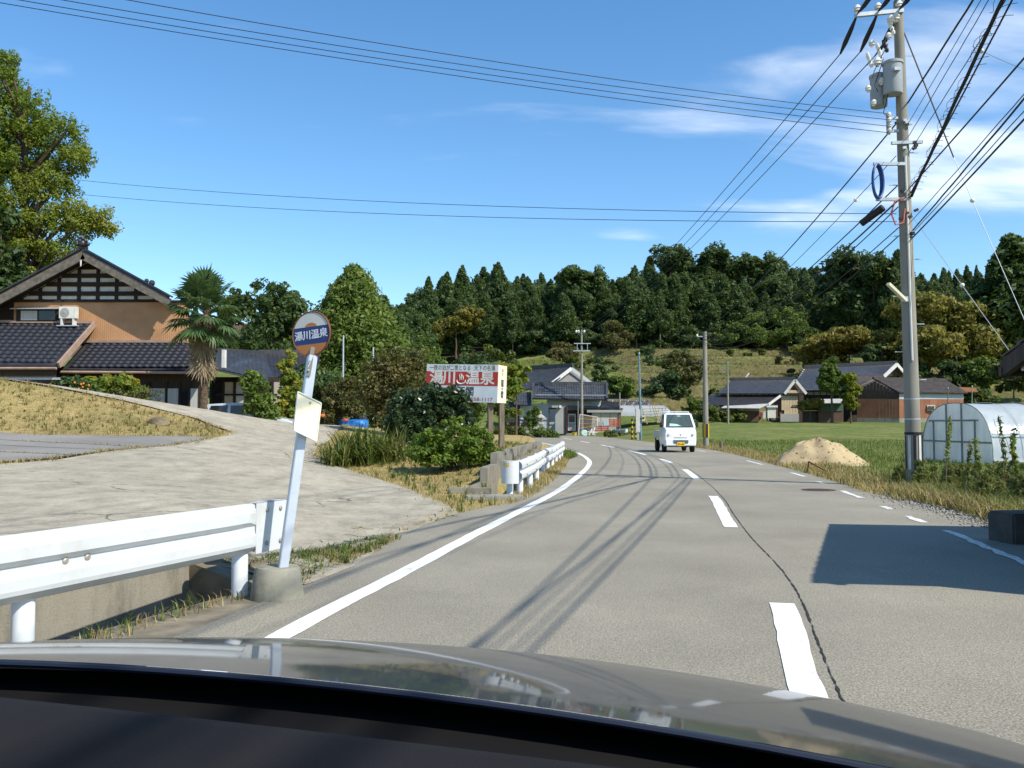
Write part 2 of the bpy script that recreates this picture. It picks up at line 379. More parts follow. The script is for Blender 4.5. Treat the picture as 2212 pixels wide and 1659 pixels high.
# ---- ground materials
def asphalt_mat(name, c, warm=1.0, speck=0.45):
    m, t, b = newmat(name); v = coords(t)
    base = ramp(t, noise(t, v, 0.5, 6, .6), [(.3, tuple(x * .80 for x in c)), (.7, tuple(x * 1.14 for x in c))])
    fine = ramp(t, noise(t, v, 95, 2, .6), [(.36, (.35, .35, .35)), (.5, (.95, .95, .95)), (.66, (1.75, 1.7, 1.6))])
    col = mixrgb(t, speck, base, mixrgb(t, 1.0, base, fine, 'MULTIPLY')); col = mixrgb(t, remap(t, noise(t, v, 34, 3, .7), .55, .75, 0, .22), col, tuple(x * 1.5 for x in c))
    streak = coords(t, (1.2, .12, 1)); col = mixrgb(t, remap(t, noise(t, streak, 1.1, 5, .6), .5, .8, 0, .35), col, tuple(x * .72 for x in c))
    t.links.new(col, b.inputs['Base Color']); b.inputs['Roughness'].default_value = .82; b.inputs['Specular IOR Level'].default_value = .25
    bump(t, b, noise(t, v, 110, 2), .55, .006); return m
M_ASPH = asphalt_mat('worn asphalt', (.256, .236, .186), speck=.6)
M_LOT = asphalt_mat('old grey asphalt', (.225, .215, .195), speck=.3)
def concrete_mat(name, c, dark, sc=1.0, streak=(1, 1, 1), b_=.4):
    m, t, b = newmat(name); v = coords(t, streak); v0 = coords(t)
    col = ramp(t, noise(t, v, 1.1 * sc, 9, .68), [(.28, dark), (.5, c), (.72, tuple(min(x * 1.18, .8) for x in c))])
    col = mixrgb(t, remap(t, noise(t, v0, 38 * sc, 3), .52, .72, 0, .35), col, tuple(x * .6 for x in dark))
    col = mixrgb(t, remap(t, noise(t, v0, .35 * sc, 6, .7), .55, .7, 0, .45), col, dark)
    t.links.new(col, b.inputs['Base Color']); b.inputs['Roughness'].default_value = .88; b.inputs['Specular IOR Level'].default_value = .2
    bump(t, b, noise(t, v0, 45 * sc, 5), b_, .008); return m
def drive_mat():
    m, t, b = newmat('weathered concrete drive'); v = coords(t); vs = coords(t, (1.4, .8, 1))
    col = ramp(t, noise(t, vs, 1.7, 10, .78), [(.30, (.19, .172, .135)), (.48, (.34, .305, .235)), (.70, (.46, .42, .33))])
    col = mixrgb(t, remap(t, noise(t, v, .45, 8, .7), .48, .68, 0, .55), col, (.215, .195, .155))
    col = mixrgb(t, remap(t, noise(t, v, 26, 4, .75), .5, .7, 0, .45), col, (.13, .12, .095))
    col = mixrgb(t, remap(t, noise(t, v, 60, 3, .7), .58, .72, 0, .4), col, (.52, .49, .41))
    vo = node(t, 'ShaderNodeTexVoronoi', feature='DISTANCE_TO_EDGE'); vo.inputs['Scale'].default_value = .42; wv = node(t, 'ShaderNodeVectorMath', operation='ADD')
    nn = node(t, 'ShaderNodeTexNoise'); nn.inputs['Scale'].default_value = 1.3; nn.inputs['Detail'].default_value = 6; t.links.new(v, nn.inputs['Vector']); t.links.new(v, wv.inputs[0]); t.links.new(nn.outputs['Color'], wv.inputs[1]); t.links.new(wv.outputs[0], vo.inputs['Vector'])
    crk = remap(t, vo.outputs['Distance'], .003, .010, .75, 0)
    gate = remap(t, noise(t, v, .3, 3), .50, .56); mu = node(t, 'ShaderNodeMath', operation='MULTIPLY'); t.links.new(crk, mu.inputs[0]); t.links.new(gate, mu.inputs[1])
    col = mixrgb(t, mu.outputs[0], col, (.07, .062, .045))
    t.links.new(col, b.inputs['Base Color']); b.inputs['Roughness'].default_value = .92; b.inputs['Specular IOR Level'].default_value = .15
    bump(t, b, noise(t, v, 42, 6, .7), .7, .012); return m
M_DRIVE = drive_mat()
M_CONC = concrete_mat('stained grey concrete', (.25, .23, .185), (.105, .097, .075), 2.2, (1.6, 1.6, .5))
M_CONC2 = concrete_mat('mossy concrete', (.27, .26, .21), (.12, .125, .08), 4.0)
def terrain_mat():
    m, t, b = newmat('ground cover'); v = coords(t)
    dry = node(t, 'ShaderNodeAttribute', attribute_name='dry').outputs['Fac']; soil = node(t, 'ShaderNodeAttribute', attribute_name='soil').outputs['Fac']
    n1 = noise(t, v, .22, 8, .65); n2 = noise(t, v, 1.6, 8, .7); n3 = noise(t, v, 9, 6, .7)
    green = ramp(t, n2, [(.25, (.045, .07, .016)), (.5, (.095, .135, .03)), (.75, (.16, .19, .055))])
    straw = ramp(t, n3, [(.25, (.17, .125, .05)), (.5, (.33, .245, .105)), (.75, (.46, .365, .18))])
    fac = node(t, 'ShaderNodeMath', operation='ADD', use_clamp=True); t.links.new(dry, fac.inputs[0]); t.links.new(remap(t, n1, .3, .7, -.28, .28), fac.inputs[1])
    f2 = node(t, 'ShaderNodeMath', operation='ADD', use_clamp=True); t.links.new(fac.outputs[0], f2.inputs[0]); t.links.new(remap(t, n2, .3, .7, -.2, .2), f2.inputs[1])
    col = mixrgb(t, f2.outputs[0], green, straw); col = mixrgb(t, remap(t, noise(t, v, .12, 6, .7), .54, .68, 0, .5), col, (.09, .078, .04))
    brown = ramp(t, n2, [(.3, (.045, .035, .02)), (.7, (.15, .105, .06))])
    col = mixrgb(t, soil, col, brown)
    t.links.new(col, b.inputs['Base Color']); b.inputs['Roughness'].default_value = .95; b.inputs['Specular IOR Level'].default_value = .1
    bump(t, b, n3, .35, .05); return m
M_TERR = terrain_mat()
def paint_mat(name, c, wear):
    m, t, b = newmat(name); v = coords(t)
    col = ramp(t, noise(t, v, 3, 8, .7), [(.3, tuple(x * .86 for x in c)), (.6, c)])
    worn = remap(t, noise(t, v, 22, 6, .75), .62 - wear * .25, .72 - wear * .25)
    col = mixrgb(t, worn, col, (.25, .235, .205))
    t.links.new(col, b.inputs['Base Color']); b.inputs['Roughness'].default_value = .6; bump(t, b, noise(t, v, 90, 2), .3, .004); return m
M_LINE = paint_mat('white road paint', (.80, .80, .77), .18)
M_LINE2 = paint_mat('worn white road paint', (.74, .74, .70), .42)
M_CRACK = mat('dark joint', (.035, .032, .028), rough=.95)

# ---- terrain sheet
gxs = np.unique(np.round(np.r_[np.arange(-420, -60, 15), np.arange(-60, -10, 1.6), np.arange(-10, 11, .42), np.arange(11, 40, 1.1), np.arange(40, 130, 2.4), np.arange(130, 440, 15)], 3))
gys = np.unique(np.round(np.r_[np.arange(-60, -2, 4), np.arange(-2, 36, .42), np.arange(36, 60, 1.0), np.arange(60, 232, 1.7), np.arange(232, 400, 6), np.arange(400, 900, 25)], 3))
GX, GY = np.meshgrid(gxs, gys); Z = tz_np(GX, GY).reshape(GX.shape)
hill = _sm(114, 124, GY) * (1 - _sm(205, 225, GY)) * _sm(12, 20, GX)
gz = np.gradient(Z, gys, axis=0)
dry = np.where(GX < xc(GY), .55 * (1 - _sm(60, 100, GY)) + .28, .12) 
dry = np.where((GX > xc(GY)) & (GY < 60), .5 - .4 * _sm(0, 4, GX - xr(GY)), dry)
dry = np.where(GY > 112, .06, dry); soil = np.clip(hill * _sm(.25, .8, gz) * .75, 0, 1)
soil = np.where(GY > 215, np.maximum(soil, _sm(200, 225, GY)), soil)
dry = np.where((GY > 112) & (soil < .3), dry + .25 * np.sin(Z * 2.4 + GX * .03), dry)
low = inpoly(GX, GY, ROAD_POLY) & (np.minimum(np.abs(GX - xl(GY)), np.abs(GX - xr(GY))) > .25)
Z = Z - .05 * low
for pol in (DRIVE_POLY, LOT_POLY): Z = Z - .05 * inpoly(GX, GY, pol)
d1 = xl(GY) - GX                                           # ditch by the near rail
Z = np.where((GY < 6.45) & (GY > -8) & (d1 > -.15) & (d1 < 1.35), -.75, Z)
r2 = np.interp(GY, [13, 15.7, 17.5, 19.3, 22, 23.6, 25.3, 27.8, 29.9, 31.9, 34], [-.18, .14, .35, .53, .76, .94, 1.14, 1.37, 1.58, 1.78, 1.93])
Z = np.where((GY > 14.6) & (GY < 33) & (r2 - GX > .22) & (r2 - GX < .80), -.45, Z)
ny, nx = GX.shape; idx = np.arange(ny * nx).reshape(ny, nx)
Q = np.stack([idx[:-1, :-1], idx[:-1, 1:], idx[1:, 1:], idx[1:, :-1]], -1).reshape(-1, 4)
npmesh('ground', np.c_[GX.ravel(), GY.ravel(), Z.ravel()], Q, M_TERR, attr={'dry': dry.ravel(), 'soil': soil.ravel()}, smooth=True, kind='structure')

random.seed(3)
road = sheet('road', ROAD_POLY, 1.1, .012, M_ASPH, jitter=.03, zf=lambda x, y: tz_np(x, y) * 0)
drive = sheet('concrete_driveway', DRIVE_POLY, .7, .016, M_DRIVE, jitter=.03)

def ribbon(name, fx, y0, y1, w, m, zoff, parent=road, step=.5, wob=0.0):
    n = max(2, int((y1 - y0) / step) + 1); ys = np.linspace(y0, y1, n); x = fx(ys); g = np.gradient(x, ys); k = 1 / np.sqrt(1 + g**2)
    rs = np.random.RandomState(int(y0 * 10) + 700)
    wl = w / 2 + rs.uniform(-wob, wob, n); wr = w / 2 + rs.uniform(-wob, wob, n)
    V = np.r_[np.c_[x - k * wl, ys + g * k * wl, np.full(n, zoff)], np.c_[x + k * wr, ys - g * k * wr, np.full(n, zoff)]]
    i = np.arange(n - 1); Q = np.c_[i, i + n, i + n + 1, i + 1]
    return npmesh(name, V, Q, m, parent)
ribbon('edge_line', xll, -4, 70, .15, M_LINE, .017, wob=.006, step=.25)
for y0, y1 in ((3.1, 6.05), (10.5, 15.1), (19.8, 24.1), (28.4, 31.6), (36, 42), (47.5, 53.5), (60, 65.5), (73, 79)):
    ribbon('centre_dash', xc, y0, y1, .16, M_LINE, .017, wob=.008, step=.2)
for y0, y1 in ((2, 10.2), (11.0, 11.8), (12.7, 13.2), (14.7, 16.3), (18.3, 18.9), (20.8, 22.4), (27, 30), (40, 43)):
    ribbon('worn_edge_line', xrl, y0, y1, .10, M_LINE2, .017, wob=.02, step=.2)
ribbon('road_joint', lambda y: xc(y) + .14 + .004 * np.sin(y * 1.9), 2, 48, .010, M_CRACK, .0165, wob=.005, step=.06)
# manhole cover
mb = MB(); c = G(1768, 1060); mb.lathe([(.31, .013), (.31, .019), (.26, .021)], c, 24); 
mh = O('manhole_cover', mb, mat('rusty iron', (.11, .06, .05), (.06, .04, .035), rough=.7, metal=.3), road)
for a in range(6):
    b_ = MB(); b_.box(c + Vector((.17 * math.cos(a * math.pi / 3), .17 * math.sin(a * math.pi / 3), .0225)), (.09, .05, .006)); O('rib', b_, mh.data.materials[0], mh)

# grey asphalt lot: slabs with weedy joints between them
lot_base = sheet('parking_lot', LOT_POLY, .7, .006, M_CRACK, jitter=.04)
cuts = [9.8, 12.3, 14.6, 16.4, 17.9, 19.2, 23.2]
def clip_y(poly, y0, y1):
    def half(poly, yv, keep_above):
        out = []
        for i in range(len(poly)):
            a, b = poly[i], poly[(i + 1) % len(poly)]; ia = (a[1] >= yv) == keep_above; ib = (b[1] >= yv) == keep_above
            if ia: out.append(a)
            if ia != ib: t = (yv - a[1]) / (b[1] - a[1]); out.append((a[0] + t * (b[0] - a[0]), yv))
        return out
    return half(half(poly, y0, True), y1, False)
def shear(poly, k): return [(x, y - k * (x + 8)) for x, y in poly]
LS = shear(LOT_POLY, .10)
for y0, y1 in zip(cuts[:-1], cuts[1:]):
    pl = clip_y(LS, y0 + .035, y1 - .035)
    if len(pl) > 2: sheet('asphalt_slab', shear(pl, -.10), .6, .022, M_LOT, lot_base, jitter=.012, kind=None)

# broken concrete where the drive meets the road
rs = random.Random(5)
NX, NY = 7, 5
ga = Vector((-1.75, 8.7)); gu = Vector((.30, 1.9)); gv = Vector((-.62, .25))
ptsg = [[Vector((float(xl(8.6 + 3.6 * i / NX)) - .10 - .62 * j / NY * (1 - .5 * i / NX), 8.6 + 3.6 * i / NX)) + (Vector((rs.uniform(-.07, .07), rs.uniform(-.13, .13))) if j else Vector((0, 0))) for j in range(NY + 1)] for i in range(NX + 1)]
for i in range(NX):
    for j in range(NY):
        q = [ptsg[i][j], ptsg[i][j + 1], ptsg[i + 1][j + 1], ptsg[i + 1][j]]; ce = sum(q, Vector((0, 0))) / 4
        tx, ty = rs.uniform(-.03, .03), rs.uniform(-.03, .03)
        top = [ce + (p - ce) * .93 for p in q]; b_ = MB()
        b_.slab([Vector((p.x, p.y, tz(ce.x, ce.y) + .043 + (p.x - ce.x) * tx + (p.y - ce.y) * ty)) for p in top][::-1], .05, (0, 0, 1))
        O('broken_slab', b_, M_DRIVE, drive)
# ================================================================ PLANTS
NR = np.random.RandomState(11)
def unit(n, rs): v = rs.normal(size=(n, 3)); return v / np.linalg.norm(v, axis=1)[:, None]
def leaf_quads(C, N, size, aspect, rs, droop=0.0):
    """one bent leaf (2 quads folded) would cost twice; a single diamond quad per leaf"""
    n = len(C); t = unit(n, rs); t[:, 2] -= droop
    u = np.cross(N, t); u /= np.maximum(np.linalg.norm(u, axis=1), 1e-6)[:, None]
    v = np.cross(u, N); s = (size * rs.uniform(.6, 1.4, n))[:, None]
    a = u * s * .5; b = v * s * .5 * aspect
    V = np.stack([C - b, C + a * .8 - b * .15, C + b, C - a * .8 - b * .15], 1).reshape(-1, 3)
    Q = np.arange(4 * n).reshape(n, 4); return V, Q
def clump_leaves(centers, radii, per, size, seed, aspect=1.5, flat=1.0, droop=0.0, up=.35, shell=.55, crnd=None):
    """leaves spread through many small clumps; centers (k,3), radii (k,) or (k,3)"""
    rs = np.random.RandomState(seed); k = len(centers); radii = np.asarray(radii, float)
    if radii.ndim == 1: radii = np.c_[radii, radii, radii * flat]
    ci = np.repeat(np.arange(k), per); n = len(ci); d = unit(n, rs)
    r = rs.uniform(shell, 1.0, n)[:, None] ** .8
    C = np.asarray(centers)[ci] + d * r * radii[ci]
    if droop: C[:, 2] -= droop * rs.uniform(0, 1, n) * radii[ci, 2]
    N = d * .8 + unit(n, rs) * .75; N[:, 2] += up; N /= np.linalg.norm(N, axis=1)[:, None]
    V, Q = leaf_quads(C, N, size, aspect, rs, droop)
    base = rs.uniform(0, 1, k) if crnd is None else np.asarray(crnd)
    rn = np.clip(.55 * base[ci] + .45 * rs.uniform(0, 1, n), 0, 1)
    return V, Q, np.repeat(rn, 4)
def lobes_clumps(lobes, n, seed, inner=.45):
    rs = np.random.RandomState(seed); L = np.array(lobes, float)
    vol = (L[:, 3] * L[:, 4] * L[:, 5]) ** .67; i = rs.choice(len(L), n, p=vol / vol.sum()); d = unit(n, rs)
    return L[i, :3] + d * L[i, 3:6] * (rs.uniform(inner ** 2, 1, n) ** .5)[:, None]
M_BARK = mat('bark', (.12, .085, .06), (.06, .045, .032), scale=9, stretch=(3, 3, .6), rough=.95, bmp=.6, bscale=14)
M_BARK_G = mat('grey bark', (.22, .19, .15), (.11, .095, .075), scale=9, stretch=(3, 3, .6), rough=.95, bmp=.5, bscale=14)
G_CEDAR = [(0.0234, 0.0468, 0.0169), (0.0416, 0.078, 0.0234), (0.065, 0.1092, 0.0286), (0.0975, 0.143, 0.0364)]
G_LUSH = [(0.0438, 0.0813, 0.0163), (0.0775, 0.1313, 0.025), (0.125, 0.1875, 0.035), (0.1875, 0.2375, 0.0475)]
G_DARK = [(0.0216, 0.0432, 0.0162), (0.0378, 0.0702, 0.023), (0.0607, 0.1053, 0.0297), (0.0945, 0.1418, 0.0486)]
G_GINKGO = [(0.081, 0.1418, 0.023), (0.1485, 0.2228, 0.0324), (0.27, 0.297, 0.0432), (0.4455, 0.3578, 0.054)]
G_AUTUMN = [(0.1063, 0.115, 0.025), (0.1688, 0.16, 0.0325), (0.2313, 0.1875, 0.035), (0.275, 0.1812, 0.035)]
G_YELLOW = [(.09, .13, .015), (.17, .20, .02), (.26, .26, .025), (.33, .30, .03)]
G_BROWN = [(.055, .062, .022), (.09, .092, .03), (.125, .11, .036), (.14, .10, .038)]
G_AZALEA = [(0.0575, 0.1035, 0.0138), (0.1035, 0.1725, 0.0207), (0.161, 0.23, 0.0287), (0.2185, 0.276, 0.0403)]
ML = {k: leafmat(k + ' leaves', c, tr) for k, c, tr in (('cedar', G_CEDAR, .3), ('lush', G_LUSH, .4), ('dark', G_DARK, .3), ('ginkgo', G_GINKGO, .52), ('autumn', G_AUTUMN, .35), ('yellow', G_YELLOW, .4), ('brown', G_BROWN, .3), ('azalea', G_AZALEA, .35))}
ML['straw'] = leafmat('straw blades', [(.20, .14, .05), (.32, .24, .10), (.42, .33, .16), (.26, .25, .08)], .3)
ML['grass'] = leafmat('green blades', [(.04, .075, .015), (.07, .125, .02), (.12, .17, .03), (.2, .2, .06)], .35)
ML['hill'] = leafmat('rough hill grass', [(.045, .07, .018), (.085, .105, .03), (.14, .135, .05), (.24, .19, .09)], .3)
ML['verge'] = leafmat('verge weed leaves', [(.07, .10, .025), (.11, .14, .035), (.16, .17, .05), (.20, .17, .07)], .4)
ML['weed'] = leafmat('weed leaves', [(.035, .06, .014), (.065, .10, .02), (.11, .14, .03), (.16, .15, .05)], .35)
ML['daylily'] = leafmat('strap leaves', [(.035, .06, .012), (.07, .11, .02), (.12, .16, .03), (.22, .20, .06)], .3)

def blades(pts, h, w, seed, lean=.35, seg=2, bend=.6):
    """tapered grass blades at pts (n,3)"""
    rs = np.random.RandomState(seed); n = len(pts); a = rs.uniform(0, 2 * np.pi, n); hh = h * rs.uniform(.45, 1.25, n); ww = w * rs.uniform(.6, 1.3, n)
    d = np.c_[np.cos(a), np.sin(a), np.zeros(n)]; s = np.c_[-np.sin(a), np.cos(a), np.zeros(n)]
    ln = lean * rs.uniform(.2, 1.3, n); up = np.array([0, 0, 1.0])
    p0 = pts; p1 = pts + up * (hh * .6)[:, None] + d * (hh * ln * .45)[:, None]
    p2 = pts + up * (hh * (1 - bend * ln * .5))[:, None] + d * (hh * ln * (1 + bend))[:, None]
    S_ = s * (ww / 2)[:, None]
    V = np.stack([p0 - S_, p0 + S_, p1 + S_ * .75, p1 - S_ * .75, p2], 1).reshape(-1, 3)
    b = np.arange(n) * 5
    Q = np.r_[np.c_[b, b + 1, b + 2, b + 3], np.c_[b + 3, b + 2, b + 4, b + 4]]
    T = np.r_[np.c_[b, b + 1, b + 2], np.c_[b, b + 2, b + 3], np.c_[b + 3, b + 2, b + 4]]
    return V, T, np.repeat(rs.uniform(0, 1, n), 5)
def scatter(poly, n, seed, avoid=()):
    rs = np.random.RandomState(seed); xs = [p[0] for p in poly]; ys = [p[1] for p in poly]; out = []
    got = 0
    for _ in range(40):
        x = rs.uniform(min(xs), max(xs), n); y = rs.uniform(min(ys), max(ys), n); ok = inpoly(x, y, poly)
        for a in avoid: ok &= ~inpoly(x, y, a)
        out.append(np.c_[x, y][ok]); got += ok.sum()
        if got >= n: break
    q = np.concatenate(out)[:n]; return np.c_[q, tz_np(q[:, 0], q[:, 1])]
def grass(name, poly, n, h, w, m, seed, label, lean=.4, avoid=(), clump=0, zoff=0.0, pts=None):
    p = scatter(poly, n if not clump else max(2, n // clump), seed, avoid) if pts is None else pts
    if clump:
        rs = np.random.RandomState(seed + 1); p = np.repeat(p, clump, 0); p[:, :2] += rs.normal(0, h * .16, (len(p), 2))
    p[:, 2] += zoff
    V, T, r = blades(p, h, w, seed, lean)
    return npmesh(name, V, T, ML[m] if isinstance(m, str) else m, attr={'rnd': r}, label=label, cat='grass', kind='stuff')

def make_tree(name, label, cat, group, lobes, clumps, crad, per, lsize, m, trunk_h, trunk_r, seed, limbs=6, bark=None, aspect=1.5, flat=.8, droop=0., inner=.45, up=.35, loc=(0, 0, 0), lean=(0, 0), crnd=None, th=None, low=None):
    t = thing(name, label, cat, (0, 0, 0), group); rs = random.Random(seed)
    C = lobes_clumps(lobes, clumps, seed, inner); rr = np.random.RandomState(seed + 5).uniform(.65, 1.35, clumps) * crad
    V, Q, r = clump_leaves(C, rr, per, lsize, seed + 1, aspect, flat, droop, up, crnd=crnd(C) if crnd else None)
    top = max(l[2] + l[5] * .5 for l in lobes)
    mb = MB(); k = 7; pts = [Vector((lean[0] * (i / k) ** 1.5 + rs.uniform(-.12, .12) * trunk_r * 3 * (i > 0), lean[1] * (i / k) + rs.uniform(-.12, .12) * trunk_r * 3 * (i > 0), top * .92 * i / k - .15)) for i in range(k + 1)]
    mb.tube(pts, [trunk_r * (1.25 if i == 0 else 1 - .82 * i / k) for i in range(k + 1)], 8)
    order = sorted(range(clumps), key=lambda i: rs.random())[:limbs]
    for i in order:
        c = Vector(C[i]); z0 = max(trunk_h * .55, min(c.z - .25 * abs(c.x) - .1 * top, top * .8)); f = z0 / (top * .92)
        b0 = pts[min(k, max(0, int(f * k)))]; b0 = Vector((b0.x, b0.y, z0)); mid = b0.lerp(c, .5) + Vector((rs.uniform(-.1, .1), rs.uniform(-.1, .1), .05)) * crad
        mb.tube([b0, mid, c], [trunk_r * .38, trunk_r * .24, trunk_r * .07], 5)
    O('trunk', mb, bark or M_BARK, t, smooth=True)
    npmesh('crown', V, Q, m, t, attr={'rnd': r})
    t.location = loc; return t
def crown_only(C, rr, per, lsize, seed, **k): return clump_leaves(C, rr, per, lsize, seed, **k)

def cedar_proto(name, h, w, bare, seed, per=42, n=130, m='cedar', lsz=.42):
    """sugi: straight bole, tall lumpy cone of drooping sprays"""
    rs = np.random.RandomState(seed); t = thing(name, 'x', 'tree')
    u = rs.uniform(0, 1, n) ** .85; z = bare + (h - bare) * u
    prof = np.minimum(1, (1 - u) * (1.9 if seed % 2 else 1.45)) ** (.75 if seed % 2 else .9) * (.78 + .22 * np.minimum(1, u * 5)); a = rs.uniform(0, 2 * np.pi, n) + np.floor(u * 9) * 1.1
    rad = w / 2 * prof * rs.uniform(.55, 1.0, n) * (1 + .16 * np.sin(a * 3 + seed) + .1 * np.sin(u * 17 + seed))
    C = np.c_[rad * np.cos(a), rad * np.sin(a), z - .12 * rad]; cr = w * .13 * (.55 + .75 * prof) * rs.uniform(.7, 1.35, n)
    V, Q, r = clump_leaves(C, np.c_[cr, cr, cr * .95], per, lsz, seed + 1, 1.9, 1.0, .55, .25, .5)
    mb = MB(); mb.tube([(0, 0, -.5), (rs.uniform(-.1, .1), 0, h * .35), (0, rs.uniform(-.1, .1), h * .7), (0, 0, h * .97)], [h * .0135, h * .0105, h * .006, .03], 7)
    O('trunk', mb, M_BARK_G, t, smooth=True); npmesh('crown', V, Q, ML[m], t, attr={'rnd': r})
    return t
def broad_proto(name, h, w, seed, n=80, per=55, m='dark', lsz=.34, bare=.25, flat=.75):
    rs = np.random.RandomState(seed); lobes = []
    for i in range(9):
        a = rs.uniform(0, 2 * np.pi); u = rs.uniform(0, 1); rr = w / 2 * (.65 * (1 - abs(u - .35)))
        lobes.append((rr * np.cos(a), rr * np.sin(a), h * (bare + .12 + (.82 - bare) * u), w * .24, w * .24, h * .13))
    return make_tree(name, 'x', 'tree', None, lobes, n, w * .10, per, lsz, ML[m], h * bare, h * .018, seed, 8, flat=flat)
# ================================================================ NEAR LEFT: RAILS, WALLS, BUS STOP, BILLBOARD, SHRUBS
M_WHITE = mat('white enamel', (.60, .62, .62), (.52, .55, .56), scale=2, rough=.45, spec=.4, dirt=((.36, .30, .24), .38), dscale=3.5)
M_WHITE2 = mat('white painted post', (.74, .77, .79), (.64, .68, .71), scale=3, rough=.5, dirt=((.4, .37, .33), .2), dscale=6)
M_BOLT = mat('grey bolt', (.36, .34, .29), rough=.5, metal=.4)
M_GALV = mat('galvanised steel', (.45, .50, .54), (.36, .40, .44), scale=6, rough=.5, metal=.35)
M_RUST = mat('rust', (.26, .10, .035), (.14, .06, .025), scale=9, rough=.9)

# profile of a corrugated beam: (out from the post, height above beam's lower edge)
BEAM = [(-.012, .006), (0.0, 0.0), (.012, .008), (.05, .045), (.056, .07), (.056, .125), (.018, .158), (.018, .188), (.056, .222), (.056, .285), (.05, .305), (.012, .342), (-.014, .35)]
def beam(mb, path, zs, out, scale=1.0, flat_at=None, th=.006):
    """sweep the W profile along path (list of xy) ; out: unit 2D vectors towards the road"""
    n = len(path); k = len(BEAM); vs = []
    for side in (0, -th):
        for i, (p, z, o) in enumerate(zip(path, zs, out)):
            f = 1.0 if flat_at is None else flat_at[i]
            for (d, hh) in BEAM:
                d2 = d * f + .03 * (1 - f) * (hh > .01) * (hh < .345)
                vs.append(Vector((p[0] + o[0] * (d2 + side), p[1] + o[1] * (d2 + side), z + hh * scale)))
    fs = []
    for s in (0, 1):
        b = s * n * k
        for i in range(n - 1):
            for j in range(k - 1): fs.append((b + i*k + j, b + (i+1)*k + j, b + (i+1)*k + j + 1, b + i*k + j + 1))
    m_ = n * k
    for i in range(n - 1):
        for j in (0, k - 1): fs.append((i*k + j, (i+1)*k + j, m_ + (i+1)*k + j, m_ + i*k + j))
    for i in (0, n - 1):
        for j in range(k - 1): fs.append((i*k + j, i*k + j + 1, m_ + i*k + j + 1, m_ + i*k + j))
    mb.add(vs, fs)
def post(mb, x, y, z0, z1, r=.057):
    mb.lathe([(r, z0), (r, z1 - .01), (r * .8, z1), (.001, z1 + .004)], (x, y, 0), 16)

# --- near rail
E1 = Vector((-1.745, 6.745)); dr = Vector((-.355, -.935)).normalized(); outv = Vector((-dr.y, dr.x)); outv = outv if outv.x > 0 else -outv
rail = thing('guard_rail', 'white steel guard rail beside the bus stop, nearest the camera', 'guard rail', (E1.x, E1.y, 0), 'roadside guard rails')
L0 = .32
pth = [E1 + dr * t for t in (L0, L0 + .12, L0 + .3, 1.5, 3.0, 5.0, 7.0)]
mb = MB(); beam(mb, pth, [.305] * 7, [outv] * 7, flat_at=[.12, .75, 1, 1, 1, 1, 1]); O('beam', mb, M_WHITE, rail)
mb = MB(); ep = [E1 + dr * t - outv * 0.0 for t in (-.02, .08, .2, .36)]
a0, a1 = ep[0], ep[3]
def pt(p, o, z): return Vector((p.x + outv.x * o, p.y + outv.y * o, z))
mb.slab([pt(a0, .045, .30), pt(a0, .045, .66), pt(a1, .04, .662), pt(a1, .04, .297)], .006, (outv.x, outv.y, 0))
mb.slab([pt(a0, .045, .66), pt(a0, -.05, .655), pt(a1, -.03, .66), pt(a1, .04, .662)], .006, (0, 0, 1))
mb.slab([pt(a0, .045, .30), pt(a0, .045, .66), pt(a0, -.06, .65), pt(a0, -.06, .31)], .006, (-dr.x, -dr.y, 0))
O('end_plate', mb, M_WHITE, rail)
for t, z in ((.08, .36), (.24, .36), (.08, .60), (.24, .60)):
    b_ = MB(); c = pt(E1 + dr * t, .046, z); b_.lathe([(.017, 0), (.017, .005), (.009, .010)], (0, 0, 0), 10)
    b_.xf(Matrix.Translation(c) @ Vector((outv.x, outv.y, 0)).to_track_quat('Z', 'Y').to_matrix().to_4x4()); O('bolt', b_, M_BOLT, rail)
for t in (1.85, 2.0):
    b_ = MB(); c = pt(E1 + dr * t, .018, .305 + .175); b_.lathe([(.02, 0), (.02, .006), (.010, .012)], (0, 0, 0), 10)
    b_.xf(Matrix.Translation(c) @ Vector((outv.x, outv.y, 0)).to_track_quat('Z', 'Y').to_matrix().to_4x4()); O('bolt', b_, M_BOLT, rail)
for t in (.41, 2.19, 4.2):
    p_ = E1 + dr * t - outv * .06; b_ = MB(); post(b_, p_.x, p_.y, -.5, .64); O('post', b_, M_WHITE2, rail, smooth=True)
    b_ = MB(); b_.bar(pt(E1 + dr * t, -.05, .48), pt(E1 + dr * t, -.005, .48), .07, .16); O('bracket', b_, M_WHITE2, rail)

# --- retaining wall and ditch behind the near rail
W0 = E1 - dr * .12 - outv * .62; W1 = E1 + dr * 8.0 - outv * 1.4
wall = thing('retaining_wall', 'stained concrete ditch wall behind the nearest guard rail', 'wall', (W0.x, W0.y, 0))
mb = MB(); n_ = 12
for i in range(n_):
    a = W0.lerp(W1, i / n_); b = W0.lerp(W1, (i + 1) / n_); za = tz(a.x - .25, a.y) + .05; zb = tz(b.x - .25, b.y) + .05
    q = [Vector((a.x, a.y, -.9)), Vector((b.x, b.y, -.9)), Vector((b.x, b.y, zb)), Vector((a.x, a.y, za))]
    mb.slab(q, .30, (outv.x, outv.y, 0))
O('wall_face', mb, M_CONC, wall)
mb = MB(); a = W0 + dr * .06; mb.slab([Vector((a.x - outv.x * .3, a.y - outv.y * .3, -.9)), Vector((a.x + outv.x * .42, a.y + outv.y * .42, -.9)), Vector((a.x + outv.x * .42, a.y + outv.y * .42, .02)), Vector((a.x - outv.x * .3, a.y - outv.y * .3, .10))], .2, (dr.x, dr.y, 0))
O('end_wall', mb, M_CONC, wall)
